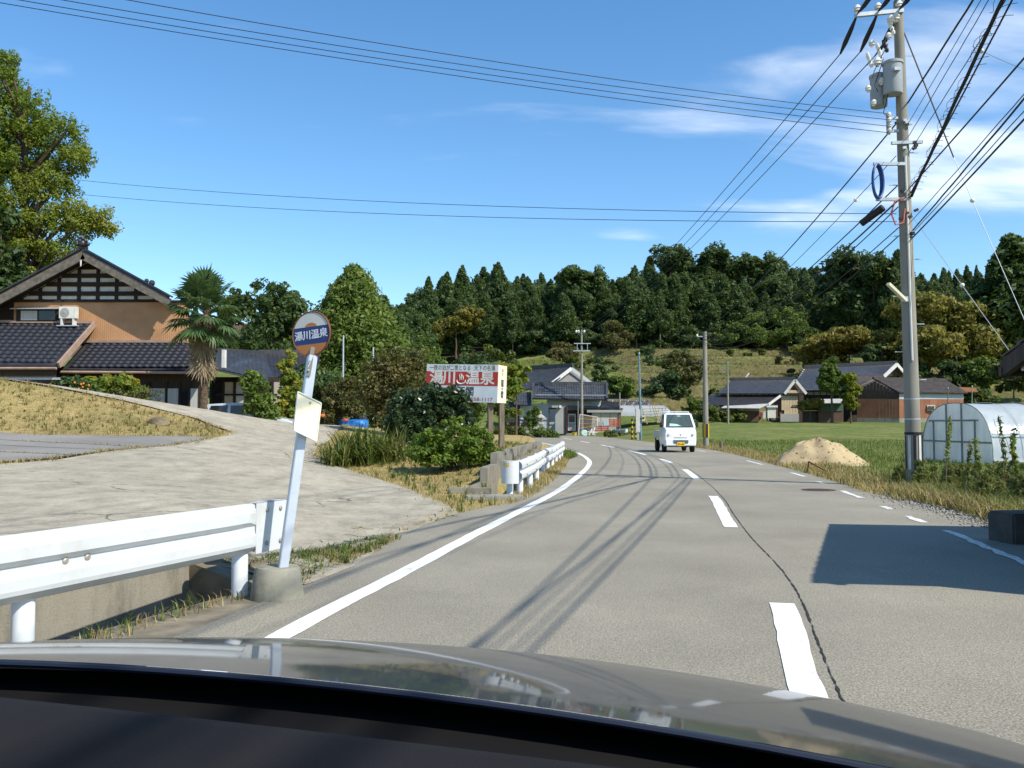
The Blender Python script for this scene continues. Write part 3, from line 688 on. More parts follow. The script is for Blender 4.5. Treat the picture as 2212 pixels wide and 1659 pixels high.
mb = MB(); cq_ = [E1 + dr * t_ - outv * o_ for t_, o_ in ((-.75, -.02), (.24, .10), (.24, .95), (-.75, .95))]
mb.slab([Vector((p.x, p.y, tz(p.x, p.y) * .9 + (.012 if i in (0, 1) else .03))) for i, p in enumerate(cq_)], .9, (0, 0, 1)); O('ditch_fill', mb, mat('dry earth', (.22, .18, .12), (.12, .10, .065), scale=5, rough=.95, bmp=.5, bscale=18), wall)
mb = MB(); q0 = E1 + dr * .06 - outv * .14; q1 = E1 + dr * 8 - outv * .14      # the road side of the ditch
mb.slab([Vector((q0.x, q0.y, -.9)), Vector((q1.x, q1.y, -.9)), Vector((q1.x, q1.y, .004)), Vector((q0.x, q0.y, .004))], .55, (-outv.x, -outv.y, 0)); O('kerb_wall', mb, mat('dusty verge', (.24, .205, .15), (.13, .115, .08), scale=5, rough=.95, bmp=.5, bscale=20), wall)
mb = MB(); mb.slab([Vector((p.x, p.y, -.62)) for p in (W0, W1, q1, q0)], .1, (0, 0, 1)); O('ditch_floor', mb, M_CONC, wall)

# --- bus stop
bs = thing('bus_stop_sign', 'leaning bus stop sign reading 湯川温泉 on a grey square pole in concrete block', 'sign', (-1.69, 6.45, 0))
mb = MB(); c0 = Vector((-1.655, 6.30, 0)); mb.lathe([(.188, -.05), (.186, .02), (.157, .20), (.145, .222), (.001, .218)], c0, 22); o = O('concrete_base', mb, M_CONC2, bs, smooth=True)
pb = P(611, 1226, 6.30); ptop = P(675, 768, 6.46); ax = (ptop - pb).normalized()
side = Vector((1, 0, 0)); side = (side - ax * side.dot(ax)).normalized(); fw = ax.cross(side).normalized(); fw = fw if fw.y < 0 else -fw
R45 = Matrix.Rotation(R(28), 3, ax); e1 = R45 @ side; e2 = R45 @ fw; hw = .032
mb = MB(); vs = [p + e1 * sx * hw + e2 * sy * hw for p in (pb - ax * .1, ptop) for sx, sy in ((-1, -1), (1, -1), (1, 1), (-1, 1))]
mb.add(vs, [(3, 2, 1, 0), (4, 5, 6, 7), (0, 1, 5, 4), (1, 2, 6, 5), (2, 3, 7, 6), (3, 0, 4, 7)])
M_ALU = mat('pale grey steel', (.50, .55, .62), (.44, .49, .56), scale=3, rough=.4, metal=.25, dirt=((.3, .28, .25), .3), dscale=7)
O('pole', mb, M_ALU, bs, bevel=.004)
# strip of green tape on the side that faces the road
fn = e1 if e1.x > 0 else -e1; tt = e2
mb = MB(); ca = pb + ax * .70 + fn * (hw + .0015); cb = pb + ax * .40 + fn * (hw + .0015)
tape = [cb - tt * .020, cb + tt * .020, ca + tt * .020, ca - tt * .020]; mb.slab(tape, .001, fn)
m_g = mat('green tape', (.05, .50, .34), (.07, .42, .28), scale=8, rough=.35); tp = O('green_tape', mb, m_g, bs)
m_tm = mat('pale print', (.35, .7, .55))
for k in range(7):
    mb = MB(); z_ = .43 + .035 * k; cc = pb + ax * z_ + fn * (hw + .003); mb.slab([cc - tt * .012 - ax * .006, cc + tt * .012 - ax * .006, cc + tt * .012 + ax * .006, cc - tt * .012 + ax * .006], .0008, fn); O('tape_mark', mb, m_tm, tp)
# disc
dc = P(673, 721, 6.47); dn = Vector((-.40, -.91, .03)).normalized(); dxv = Vector((0, 0, 1)).cross(dn).normalized(); dxv = -dxv if dxv.x < 0 else dxv
roll = Matrix.Rotation(R(4.0), 3, dn); dxv = roll @ dxv; dyv = dn.cross(dxv).normalized(); dyv = dyv if dyv.z > 0 else -dyv
DM = Matrix.Translation(dc) @ Matrix((dxv, dyv, dn)).transposed().to_4x4()
RD = .169
M_RUSTRIM = mat('rust brown rim', (.20, .085, .04), (.12, .05, .03), rough=.7)
M_ORANGE = mat('faded orange paint', (.40, .17, .055), (.36, .145, .05), scale=12, rough=.6); M_GREYW = mat('white paint with shade grey', (.52, .53, .50), (.47, .48, .46), scale=6, rough=.6)  # the white field's grey is shade on the disc, put into the colour
M_NAVY = mat('navy paint', (.02, .045, .16), (.017, .038, .14), scale=6, rough=.5); M_TXT = mat('pale lettering', (.62, .66, .72), rough=.6)
mb = MB(); mb.lathe([(RD - .012, -.010), (RD, -.006), (RD, .006), (RD - .004, .010), (RD - .012, .004)], (0, 0, 0), 40); mb.xf(DM); disc = O('sign_disc', mb, M_RUSTRIM, bs, smooth=True)
def chord(y0, y1, r, z, n=24, inner=None):
    vs = []
    for i in range(n + 1): y = y0 + (y1 - y0) * i / n; vs.append((math.sqrt(max(r*r - y*y, 0)), y))
    pts_ = [(x, y) for x, y in vs] + [(-x, y) for x, y in vs[::-1]]
    m_ = MB(); m_.slab([Vector((x, y, z)) for x, y in pts_], .001, (0, 0, 1)); return m_
rr_ = RD - .012
O('white_field', chord(.052, rr_ * .999, rr_, .0056).xf(DM), M_GREYW, disc)
O('orange_field', chord(-rr_ * .999, -.076, rr_, .0056).xf(DM), M_ORANGE, disc)
O('blue_band', chord(-.076, .052, rr_ - .0005, .0062).xf(DM), M_NAVY, disc)
mb = MB(); mb.slab([Vector((.055 * math.cos(a) * 1.0, .045 + .036 * math.sin(a), .0060)) for a in [math.pi * i / 16 for i in range(17)]], .0008, (0, 0, 1)); O('red_brown_arc', mb.xf(DM), M_ORANGE, disc)
mb = MB(); mb.bar(pb + ax * ((ptop - pb).length - .16) + fw * (hw + .012), ptop + ax * .062 + Vector((0, -.015, 0)), .030, .010, up=fw); O('strap', mb, mat('strap steel', (.30, .27, .22), rough=.5, metal=.4), bs)
for k in (.05, .12): 
    b_ = MB(); b_.ball(ptop - ax * k + fw * (hw + .022), .008, 8, 5); O('bolt', b_, M_GALV, bs)
def text_mesh(body, size, M, name, m, parent, weight=0.0, ext=.0006, align='CENTER', xscale=1.0):
    cu = bpy.data.curves.new(name, 'FONT'); cu.body = body; cu.size = size; cu.extrude = ext; cu.offset = weight; cu.align_x = align; cu.align_y = 'CENTER'; cu.resolution_u = 3
    tmp = bpy.data.objects.new(name + '_tmp', cu); COL.objects.link(tmp); dg = bpy.context.evaluated_depsgraph_get(); dg.update()
    me = bpy.data.meshes.new_from_object(tmp.evaluated_get(dg)); bpy.data.objects.remove(tmp); bpy.data.curves.remove(cu)
    me.name = name; org = ORG[parent.name]
    me.transform(Matrix.Diagonal((xscale, 1, 1, 1))); me.transform(Matrix.Translation(-org) @ M); me.materials.clear(); me.materials.append(m)
    o = bpy.data.objects.new(name, me); COL.objects.link(o); o.parent = parent; ORG[o.name] = org; return o
text_mesh('湯川温泉', .073, DM @ Matrix.Translation((.0, -.012, .0075)) @ Matrix.Rotation(R(1.5), 4, 'Z'), 'lettering', M_TXT, disc, weight=.0016)
# tilted notice plate
q = [P(634, 929, 6.22), P(683, 953, 6.37), P(693, 871, 6.39), P(643, 846, 6.24)]
mb = MB(); nrm = (q[1] - q[0]).cross(q[3] - q[0]).normalized(); nrm = nrm if nrm.y < 0 else -nrm; mb.slab(q, .006, nrm)
M_CREAM = mat('mottled cream board', (.78, .75, .58), (.74, .71, .53), scale=5, rough=.6, dirt=((.5, .46, .3), .35), dscale=16); plate = O('notice_plate', mb, M_CREAM, bs)  # cream with darker random patches
for i in range(4):
    b_ = MB(); b_.bar(q[i] + nrm * .002, q[(i + 1) % 4] + nrm * .002, .008, .010, up=nrm); O('frame', b_, mat('cream frame', (.72, .72, .62)), plate)
b_ = MB(); b_.ball(q[3].lerp(q[2], .55) * .88 + q[0].lerp(q[1], .55) * .12 + nrm * .004, .008, 8, 5); O('rivet', b_, M_BOLT, plate)

# --- second rail on the bend
r2 = thing('guard_rail', 'white steel guard rail on the bend below the hot spring billboard', 'guard rail', (.14, 15.7, 0), 'roadside guard rails')
yy = [15.1, 15.7, 17.5, 19.3, 22, 23.6, 25.3, 27.8, 29.9, 31.9, 33.4]; xs_ = [rail2_x(y) for y in yy]
outs = []
for i in range(len(yy)):
    a = max(i - 1, 0); b = min(i + 1, len(yy) - 1); d = Vector((xs_[b] - xs_[a], yy[b] - yy[a])).normalized(); outs.append(Vector((d.y, -d.x)))
for s0, s1 in ((0, 4), (4, 7), (7, 10)):
    mb = MB(); sl = slice(s0, s1 + 1); beam(mb, [(xs_[i] + outs[i].x * (.05 + .007 * (s0 == 4)), yy[i] + outs[i].y * .05) for i in range(s0, s1 + 1)], [.26] * (s1 - s0 + 1), outs[sl]); O('beam', mb, M_WHITE, r2)
for y in yy[1:]:
    b_ = MB(); post(b_, rail2_x(y), y, -.4, .60); O('post', b_, M_WHITE2, r2, smooth=True)
    for z in (.35, .52):
        b2 = MB(); i = yy.index(y); c = Vector((rail2_x(y) + outs[i].x * .135, y + outs[i].y * .135, z)); b2.ball(c, .016, 6, 4); O('bolt', b2, M_BOLT, r2)
# rounded end sleeve
mb = MB(); c = Vector((rail2_x(15.1) - .10, 15.02)); vs = []; ns = 12
for z in (.235, .62):
    for i in range(ns + 1):
        a = R(-10) - math.pi * .95 * i / ns; vs.append(Vector((c.x + .15 * math.cos(a) , c.y + .15 * math.sin(a), z)))
fs = [(i, i + 1, ns + 2 + i, ns + 1 + i) for i in range(ns)]; mb.add(vs, fs)
mb.slab([Vector((v.x, v.y, .62)) for v in vs[:ns + 1]], .006, (0, 0, 1)); endc = O('end_cap', mb, M_WHITE, r2, smooth=True)
mb = MB()
for i in range(6, 9):
    a = R(-10) - math.pi * .95 * i / ns; b = R(-10) - math.pi * .95 * (i + 1) / ns
    mb.slab([Vector((c.x + .153 * math.cos(t), c.y + .153 * math.sin(t), z)) for t, z in ((a, .53), (b, .53), (b, .585), (a, .585))], .002)
O('reflector', mb, mat('amber sticker', (.70, .48, .12)), endc)
mb = MB(); post(mb, rail2_x(15.05) - .1, 15.1, -.3, .25); O('post', mb, M_WHITE2, r2, smooth=True)
mb = MB(); mb.slab([Vector((rail2_x(y) + .145, y, z)) for y, z in ((21.0, .52), (22.3, .52), (22.3, .555), (21.0, .55))], .004, (1, -.3, 0)); O('rust_scar', mb, M_RUST, r2)

# --- retaining wall along the second rail: cast panels
w2 = thing('retaining_wall', 'low weathered concrete wall in panels behind the guard rail on the bend', 'wall', (rail2_x(17) - .7, 17, 0))
ys_ = list(np.arange(15.6, 34.1, 1.54))
for i, (a, b) in enumerate(zip(ys_[:-1], ys_[1:])):
    h = .13 if i == 0 else (.40 if i == 1 else .63)
    xa = rail2_x(a) - .78; xb = rail2_x(b) - .78; mb = MB()
    mb.slab([Vector((xa, a + .012, -.6)), Vector((xb, b - .012, -.6)), Vector((xb, b - .012, h)), Vector((xa, a + .012, h))], .15, (1, -.1, 0)); O('panel', mb, M_CONC, w2, bevel=.008)
mb = MB(); mb.box((rail2_x(15.5) - .85, 15.45, -.05), (.75, .16, .36)); O('end_block', mb, M_CONC, w2, bevel=.012)
mb = MB(); mb.box((rail2_x(15) - .35, 14.62, .0), (.95, .5, .13), Matrix.Rotation(R(8), 3, 'Z')); O('ditch_cover', mb, M_CONC2, bevel=.02, label='mossy concrete slab over the ditch at the rounded rail end', cat='slab')
mb = MB(); a, b = 16.0, 33.5; mb.slab([Vector((rail2_x(a) - .70, a, -.35)), Vector((rail2_x(a) - .12, a, -.35)), Vector((rail2_x(b) - .12, b, -.35)), Vector((rail2_x(b) - .70, b, -.35))], .1, (0, 0, 1)); O('ditch_floor', mb, M_CONC, w2)

# --- billboard
M_BOARDW = mat('white sheet metal with shade tint', (.62, .68, .70), (.56, .62, .65), scale=2.5, rough=.5, dirt=((.36, .30, .22), .25), dscale=4)  # white front: its blue-grey tone is shade put into the colour
M_BOARDR = mat('faded red band', (.42, .045, .035), (.36, .04, .032), scale=3, rough=.55)
M_YELW = mat('rust streaked white side with sun tint', (.78, .74, .62), (.70, .60, .40), scale=3.5, rough=.6, dirt=((.45, .20, .05), .5), dscale=2.4)  # same white, warmer and paler: sunlight put into the colour, plus rust streaks
M_WOODG = mat('weathered grey timber', (.20, .165, .12), (.11, .09, .065), scale=5, stretch=(4, 4, .5), rough=.9, bmp=.4)
YB = 29.0
a_tl = P(920, 784, YB); a_tr = P(1074, 788, YB - .9); a_bl = P(919, 866, YB); a_br = P(1074, 867.5, YB - .9)
bb = thing('billboard', 'boxy white and red hot spring billboard reading 湯川♨温泉 on two wooden posts', 'sign', (a_tr.x - .2, YB - .7, tz(a_tr.x - .2, YB - .7)))
ux = (a_tr + a_br - a_tl - a_bl) / 2; Wd = ux.length; ux.normalize(); zt = a_tl.z; zb = a_bl.z; nb = Vector((ux.y, -ux.x, 0)).normalized(); nb = nb if nb.y < 0 else -nb; uyb = nb.cross(ux).normalized()
BO = Vector((a_tl.x, a_tl.y, zb)); Hh = ((a_tl - a_bl).length + (a_tr - a_br).length) / 2; dep = .75
BM = Matrix.Translation(BO) @ Matrix((ux, uyb, nb)).transposed().to_4x4()     # x along, y up, z out
def bl(x, y, z): return BM @ Vector((x, y, z))
def brect(name, x0, x1, y0, y1, z, m, par, t=.004):
    b_ = MB(); b_.slab([bl(x0, y0, z), bl(x1, y0, z), bl(x1, y1, z), bl(x0, y1, z)], t, nb); return O(name, b_, m, par)
mb = MB(); mb.slab([bl(0, 0, 0), bl(Wd, 0, 0), bl(Wd, Hh, 0), bl(0, Hh, 0)], dep, nb); box = O('box', mb, M_YELW, bb)
y1_, y2_ = Hh * .435, Hh * .81
for k in range(3):
    x0, x1 = Wd * k / 3, Wd * (k + 1) / 3; front = brect('front_panel', x0 + .004, x1 - .004, 0, Hh, .006, M_BOARDW, box)
brect('red_band', .0, Wd, y1_, y2_, .009, M_BOARDR, box, .003)
M_TG = mat('olive lettering', (.10, .12, .05), (.16, .13, .05), scale=20); M_TR = mat('dark red lettering', (.30, .03, .04)); M_TK = mat('black lettering', (.02, .02, .022)); M_TW = mat('white lettering', (.72, .68, .63))
u_ = Hh
for sg, sx_ in (('一夜の泊が二夜となる', .335), ('天下の名湯', .815)): text_mesh(sg, u_ * .155, BM @ Matrix.Translation((Wd * sx_, Hh * .90, .008)), 'slogan', M_TG, box, weight=.002, xscale=Wd / (u_ * .155 * 17.2))
for ch, xx in (('湯', .145), ('川', .325), ('温', .655), ('泉', .855)):
    text_mesh(ch, u_ * .385, BM @ Matrix.Translation((Wd * xx, (y1_ + y2_) / 2, .011)), 'lettering', M_TW, box, weight=.012, xscale=1.08)
# hot spring mark: bowl and three rising curls
mb = MB(); sc = u_ * .13; cx0, cy0 = Wd * .495, y1_ + Hh * .085
mb.tube([bl(cx0 + sc * .95 * math.cos(a), cy0 + sc * .32 + sc * .62 * math.sin(a), .0125) for a in [R(160 + 220 * i / 14) for i in range(15)]], [.01 + .016 * math.sin(math.pi * i / 14) for i in range(15)], 6)
for k in (-1, 0, 1):
    mb.tube([bl(cx0 + sc * (.36 * k + .10 * math.sin(i * .95)), cy0 + sc * (.42 + (.26 + .05 * (k == 0)) * i), .0125) for i in range(6)], [.008, .014, .016, .014, .010, .003], 6)
mk = O('hot_spring_mark', mb, M_TW, box)
text_mesh('龍王閣', u_ * .25, BM @ Matrix.Translation((Wd * .50, y1_ * .63, .008)), 'lettering', M_TK, box, weight=.004, xscale=1.0)
text_mesh('☎(0767)58-1117', u_ * .125, BM @ Matrix.Translation((Wd * .935, y1_ * .17, .008)), 'phone_number', M_TR, box, weight=.001, align='RIGHT', xscale=1.3)
SMx = Matrix.Translation(bl(Wd + .003, 0, -dep / 2)) @ Matrix((-nb, uyb, ux)).transposed().to_4x4()
for i, ch in enumerate('龍王閣'): text_mesh(ch, u_ * .2, SMx @ Matrix.Translation((0, Hh * (.52 - .16 * i), .002)), 'lettering', M_TK, box, weight=.003)
for i, ch in enumerate('湯川'): text_mesh(ch, u_ * .1, SMx @ Matrix.Translation((0, Hh * (.86 - .1 * i), .002)), 'lettering', M_TG, box)
for fx, dd in ((.885, .12), (.99, .42), (.12, .12), (.12, .42)):
    b_ = MB(); p0 = bl(Wd * fx, 0, -dd); zg = tz(p0.x, p0.y) - .3; b_.box((p0.x, p0.y, (zg + p0.z) / 2), (.17, .13, p0.z - zg), Matrix.Rotation(R(20), 3, 'Z')); O('post', b_, M_WOODG, bb, bevel=.01)

# --- shrubs on the verge
def shrub(name, label, cat, lobes, n, crad, per, ls, m, seed, base, stems=7, flat=.8, aspect=1.5, inner=.4, group=None, up=.35):
    t = make_tree(name, label, cat, group, lobes, n, crad, per, ls, m, .1, .035, seed, stems, flat=flat, aspect=aspect, inner=inner, loc=base, up=up); return t
def gp(px, py, Y): v = P(px, py, Y); return Vector((v.x, v.y, tz(v.x, v.y)))
b0 = gp(932, 1000, 25.5)
shrub('camellia_bush', 'big dark glossy bush half hiding the billboard', 'bush', [(-.75, 0, 1.15, .55, .7, .7), (.05, .1, 1.35, .72, .7, .66), (-.3, -.2, .75, .95, .8, .5), (.7, 0, 1.0, .5, .6, .55), (.20, 0, 1.70, .40, .4, .32), (.68, .1, 1.62, .36, .4, .32), (-1.0, 0, .65, .4, .5, .4), (1.0, .2, .75, .3, .4, .4), (-.35, 0, 1.50, .42, .4, .32)], 330, .17, 46, .075, leafmat('glossy camellia leaves', [(.012, .026, .010), (.02, .042, .015), (.034, .06, .022), (.06, .09, .04)], .15, .28), 21, b0, 12)
b0 = gp(975, 1030, 20.2)
shrub('azalea_bush', 'low bright green rounded bush in front of the billboard', 'bush', [(-.45, 0, .55, .6, .5, .42), (.1, 0, .75, .55, .5, .42), (.55, 0, .5, .6, .5, .38), (-.1, -.1, .35, .9, .55, .3), (.85, .05, .3, .35, .4, .25)], 260, .12, 44, .06, ML['azalea'], 22, b0, 10)
b0 = gp(846, 960, 33)
make_tree('brown_shrub', 'tall twiggy brownish shrub left of the camellia bush', 'bush', None, [(-.5, 0, 1.75, .95, 1, 1.0), (.8, 0, 1.9, 1.2, 1, 1.2), (0, 0, 2.6, .9, .8, .7), (.6, 0, .9, 1.2, 1.1, .8), (1.6, 0, 1.2, .8, .8, .9)], 240, .30, 42, .10, ML['brown'], .2, .05, 23, 30, loc=b0)
def strap_plant(name, label, base, n, h, seed, m='daylily'):
    t = thing(name, label, 'plant', base); rs = np.random.RandomState(seed); p = np.c_[rs.normal(0, h * .22, n), rs.normal(0, h * .22, n), np.zeros(n)] + np.array(base)
    a = rs.uniform(0, 2 * np.pi, n); d = np.c_[np.cos(a), np.sin(a)]; hh = h * rs.uniform(.6, 1.15, n); sp = rs.uniform(.25, 1.0, n); K = 6; V = []
    s = np.c_[-np.sin(a), np.cos(a)]
    for k in range(K):
        f = k / (K - 1); r = hh * sp * f ** 1.4; z = hh * (f * (1.25 - .2 * sp) - sp * .85 * f ** 2.6); w = .02 * (1 - f) ** .6 + .002
        c = np.c_[p[:, :2] + d * r[:, None], p[:, 2] + z]; V += [np.c_[c[:, :2] - s * w, c[:, 2]], np.c_[c[:, :2] + s * w, c[:, 2]]]
    V = np.stack(V, 1).reshape(-1, 3); b = np.arange(n)[:, None] * 2 * K; Q = np.concatenate([b + np.array([[2*k, 2*k+1, 2*k+3, 2*k+2]]) for k in range(K - 1)], 0)
    o = npmesh('leaf_tuft', V, Q, ML[m], t, attr={'rnd': np.repeat(rs.uniform(0, 1, n), 2 * K)}); tag(o, kind='stuff'); return t
strap_plant('daylily_clump', 'large arching clump of strap leaves beside the driveway', gp(772, 1012, 21.5), 420, 1.05, 31)
strap_plant('daylily_clump', 'smaller paler upright clump of strap leaves beside the azalea', gp(835, 1010, 22.3), 240, .95, 32)
strap_plant('daylily_clump', 'low sprawling strap-leaf clump at the driveway edge, leftmost of the clumps', gp(730, 1012, 20.8), 160, .7, 33)

# --- boulder on the bank
def rock(name, label, base, sx, sy, sz, seed, m, cat='rock', group=None):
    bm = bmesh.new(); bmesh.ops.create_icosphere(bm, subdivisions=3, radius=1); rs = random.Random(seed); pl = [(Vector((rs.uniform(-1, 1), rs.uniform(-1, 1), rs.uniform(-.6, 1))).normalized(), rs.uniform(.5, .85)) for _ in range(14)]
    for v in bm.verts:
        for n_, d in pl:
            e = v.co.dot(n_) - d
            if e > 0: v.co -= n_ * e
        v.co *= 1 + .04 * math.sin(v.co.x * 9 + seed) * math.sin(v.co.y * 8 + v.co.z * 7)
        v.co = Vector((v.co.x * sx, v.co.y * sy, v.co.z * sz)) + Vector(base)
    b_ = MB(); bm.verts.index_update(); b_.V = [v.co.copy() for v in bm.verts]; b_.F = [tuple(v.index for v in f.verts) for f in bm.faces]; bm.free()
    return O(name, b_, m, None, label, cat, group)
M_ROCK = mat('brown boulder', (.22, .17, .11), (.10, .08, .055), scale=3, rough=.95, bmp=.6, bscale=12, bdist=.03)
b0 = gp(340, 915, 24.3); rock('boulder', 'brown boulder lying on the dry grass bank', b0 + Vector((0, 0, .07)), .40, .3, .19, 4, M_ROCK)
# ================================================================ HOUSES: common pieces
def clip_half(poly, f):
    out = []
    for i in range(len(poly)):
        a, b = poly[i], poly[(i + 1) % len(poly)]; fa, fb = f(a), f(b)
        if fa >= 0: out.append(a)
        if (fa >= 0) != (fb >= 0): t = fa / (fa - fb); out.append((a[0] + t * (b[0] - a[0]), a[1] + t * (b[1] - a[1])))
    return out
def tiled(mb, tl, tr, br, bl, tw=.27, tlen=.24, amp=.03, step=.022, thick=.1):
    """pan tiles: a wave across, a lap at every course"""
    tl, tr, br, bl = map(Vector, (tl, tr, br, bl)); nrm = (tr - tl).cross(bl - tl).normalized()
    if nrm.z < 0: nrm = -nrm
    nc = max(2, int(max((tr - tl).length, (br - bl).length) / tw)); nr = max(2, int((bl - tl).length / tlen)); sp = 5; W_ = nc * sp + 1
    prof = [amp * (.5 + .5 * math.cos(2 * math.pi * (i % sp) / sp)) ** 1.6 for i in range(W_)]
    vs = []; fs = []
    for r in range(nr):
        for k, v in ((0, r / nr), (1, (r + 1) / nr)):
            a = tl.lerp(bl, v); b = tr.lerp(br, v); lift = step if k else 0.0
            vs += [a.lerp(b, i / (W_ - 1)) + nrm * (prof[i] + lift) for i in range(W_)]
    for r in range(2 * nr - 1):
        o = r * W_; fs += [(o + i, o + i + 1, o + W_ + i + 1, o + W_ + i) for i in range(W_ - 1)]
    mb.add(vs, fs)
    mb.slab([tl - nrm * .01, tr - nrm * .01, br - nrm * .01, bl - nrm * .01], thick, nrm)
def tile_roof(name, parent, quad, m, tw=.27, tlen=.24, amp=.03, **k):
    mb = MB(); tiled(mb, *quad, tw=tw, tlen=tlen, amp=amp, **k)
    o = O(name, mb, m, parent); return o
def ribbed(mb, a, b, z0, z1, out, pitch=.12, d=.012):
    """ribbed sheet standing between plan points a and b"""
    a = Vector(a); b = Vector(b); n = max(2, int((b - a).length / pitch)) * 4; vs = []
    for z in (z0, z1):
        for i in range(n + 1):
            p = a.lerp(b, i / n) + Vector(out) * (d if i % 4 in (1, 2) else 0); vs.append(Vector((p.x, p.y, z)))
    mb.add(vs, [(i, i + 1, n + 2 + i, n + 1 + i) for i in range(n)])
M_TILE = mat('glossy black roof tile', (.035, .036, .042), (.018, .018, .022), scale=2.5, rough=.38, spec=.5, dirt=((.075, .065, .055), .5), dscale=1.1)
M_TILEG = mat('blue grey roof tile', (.05, .056, .068), (.03, .034, .042), scale=2, rough=.42, spec=.5, dirt=((.10, .095, .085), .45), dscale=1.4)
M_TILEB = mat('brown black roof tile', (.075, .06, .05), (.04, .033, .03), scale=2, rough=.6, spec=.35, dirt=((.13, .105, .08), .5), dscale=1.2)
M_TIMBER = mat('dark timber', (.028, .021, .016), (.016, .012, .01), scale=6, stretch=(1, 1, 3), rough=.75)
M_BARGE = mat('grey weathered barge board', (.16, .145, .12), (.09, .08, .068), scale=5, rough=.85)
M_PLAST = mat('white plaster', (.62, .62, .60), (.52, .52, .50), scale=3, rough=.85)
M_BROWNM = mat('tan metal cladding', (.45, .25, .125), (.385, .205, .10), scale=1.4, rough=.6, dirt=((.20, .11, .055), .4), dscale=.8)
M_GLASS = mat('dark window glass', (.02, .023, .026), rough=.08, spec=.6)
M_CURT = mat('pale curtain', (.50, .50, .47), (.36, .36, .34), scale=3, stretch=(9, 9, .3), rough=.9)
M_FASC = mat('faded pink brown trim', (.34, .24, .18), (.26, .18, .14), scale=3, rough=.7)
M_DKWALL = mat('dark brown boards', (.06, .045, .035), (.035, .026, .02), scale=4, stretch=(6, 6, .6), rough=.85)
M_SHOJI = mat('cream wall panel', (.42, .39, .32), (.36, .33, .27), scale=4, rough=.85)

# ================================================================ THE BIG FARMHOUSE ON THE LEFT
YH = 42.0
zg = .7
fh = thing('farmhouse', 'big farmhouse with timber lattice gable, tan metal wall and black tiled roofs', 'house', (-19.5, YH + 5, zg))
def w(px, py, Y=YH): return P(px, py, Y)
A = w(200, 551); ER = w(384, 652); sl = (A.z - ER.z) / (ER.x - A.x); EL = Vector((A.x - 7.2, YH, A.z - 7.2 * sl))
def roofz(x): return A.z - abs(x - A.x) * sl
YF, YK = YH - .95, YH + 12
SK = -.47 * (YK - YF)               # the ridge runs away to the left
main = tile_roof('main_roof', fh, [(A.x, YF, A.z + .12), (A.x + SK, YK, A.z + .12), (ER.x + SK, YK, ER.z + .12), (ER.x, YF, ER.z + .12)], M_TILE)
tile_roof('main_roof', fh, [(A.x + SK, YK, A.z + .12), (A.x, YF, A.z + .12), (EL.x, YF, EL.z + .12), (EL.x + SK, YK, EL.z + .12)], M_TILE)
mb = MB(); mb.bar((A.x, YF, A.z + .26), (A.x + SK, YK, A.z + .26), .42, .32); rc = O('ridge_cap', mb, M_TILE, main, bevel=.04)
mb = MB(); cq = Vector((A.x, YF - .06, A.z + .30))
for dx_, dz_, r_ in ((0, .28, .10), (-.13, .18, .10), (.13, .18, .10), (-.25, .02, .10), (.25, .02, .10), (0, .05, .17), (-.08, .34, .05), (.08, .34, .05)): mb.ball(cq + Vector((dx_, 0, dz_)), r_, 8, 5)
tag(O('ridge_ornament', mb, M_TILE, main, smooth=True), kind=None)
for sgn, e in ((1, ER), (-1, EL)):
    b_ = MB(); a = Vector((A.x, YF - .02, A.z - .12)); c = Vector((e.x, YF - .02, e.z - .12)); d = (c - a).normalized(); n_ = Vector((-d.z, 0, d.x)); n_ = n_ if n_.z > 0 else -n_
    b_.slab([a + n_ * .13, c + n_ * .13, c - n_ * .24, a - n_ * .24 + Vector((0, 0, -.02))], .09, (0, -1, 0)); O('barge_board', b_, M_BARGE, fh)
    b_ = MB()                                                    # edge tiles along the verge
    L_ = (c - a).length
    for k in range(int(L_ / .26)):
        p_ = a + d * (.26 * k + .13) + n_ * .24; b_.bar(p_ - d * .125 + Vector((0, .02, 0)), p_ + d * .125 + Vector((0, .02, 0)), .18, .07, up=n_)
    tag(O('verge_tile', b_, M_TILE, main), kind='stuff')
    b_ = MB(); b_.bar(a + Vector((0, .7, -.08)), c + Vector((0, .7, -.08)), .5, .04, up=n_); O('soffit', b_, M_TIMBER, fh)
b_ = MB(); b_.ball(Vector((ER.x - .9, YF + .1, roofz(ER.x - .9) + .27)), .15, 8, 5); b_.ball(Vector((ER.x - 1.15, YF + .1, roofz(ER.x - 1.15) + .24)), .11, 8, 5); O('hip_ornament', b_, M_TILE, main)
b_ = MB(); b_.lathe([(.02, -.28), (.035, -.2), (.04, 0)], Vector((A.x - .05, YF - .08, A.z - .45)), 8); O('gable_pendant', b_, M_PLAST, fh)
# lattice gable: posts, beams and plaster panels one by one
zr = [w(0, y).z for y in (651, 634.5, 614.5, 596, 578)]; xp = [w(x, 600).x for x in (8, 49, 89, 129, 172, 212.5, 253, 295, 336, 378)]
for i in range(len(xp) - 1):
    for j in range(4):
        cell = [(xp[i] + .07, zr[j] + .10), (xp[i + 1] - .07, zr[j] + .10), (xp[i + 1] - .07, zr[j + 1] - .10), (xp[i] + .07, zr[j + 1] - .10)]
        for s_ in (1, -1): cell = clip_half(cell, lambda p: A.z - .30 - sl * s_ * (p[0] - A.x) - p[1]) if len(cell) > 2 else cell
        if len(cell) > 2:
            b_ = MB(); b_.slab([Vector((x, YH, z)) for x, z in cell], .05, (0, -1, 0)); O('plaster_panel', b_, M_PLAST, fh)
for i, x in enumerate(xp):
    zt_ = min(roofz(x) - .25, zr[4])
    if zt_ > zr[0] + .1: b_ = MB(); b_.box((x, YH - .01, (zr[0] + zt_) / 2), (.15, .12, zt_ - zr[0])); O('timber_post', b_, M_TIMBER, fh)
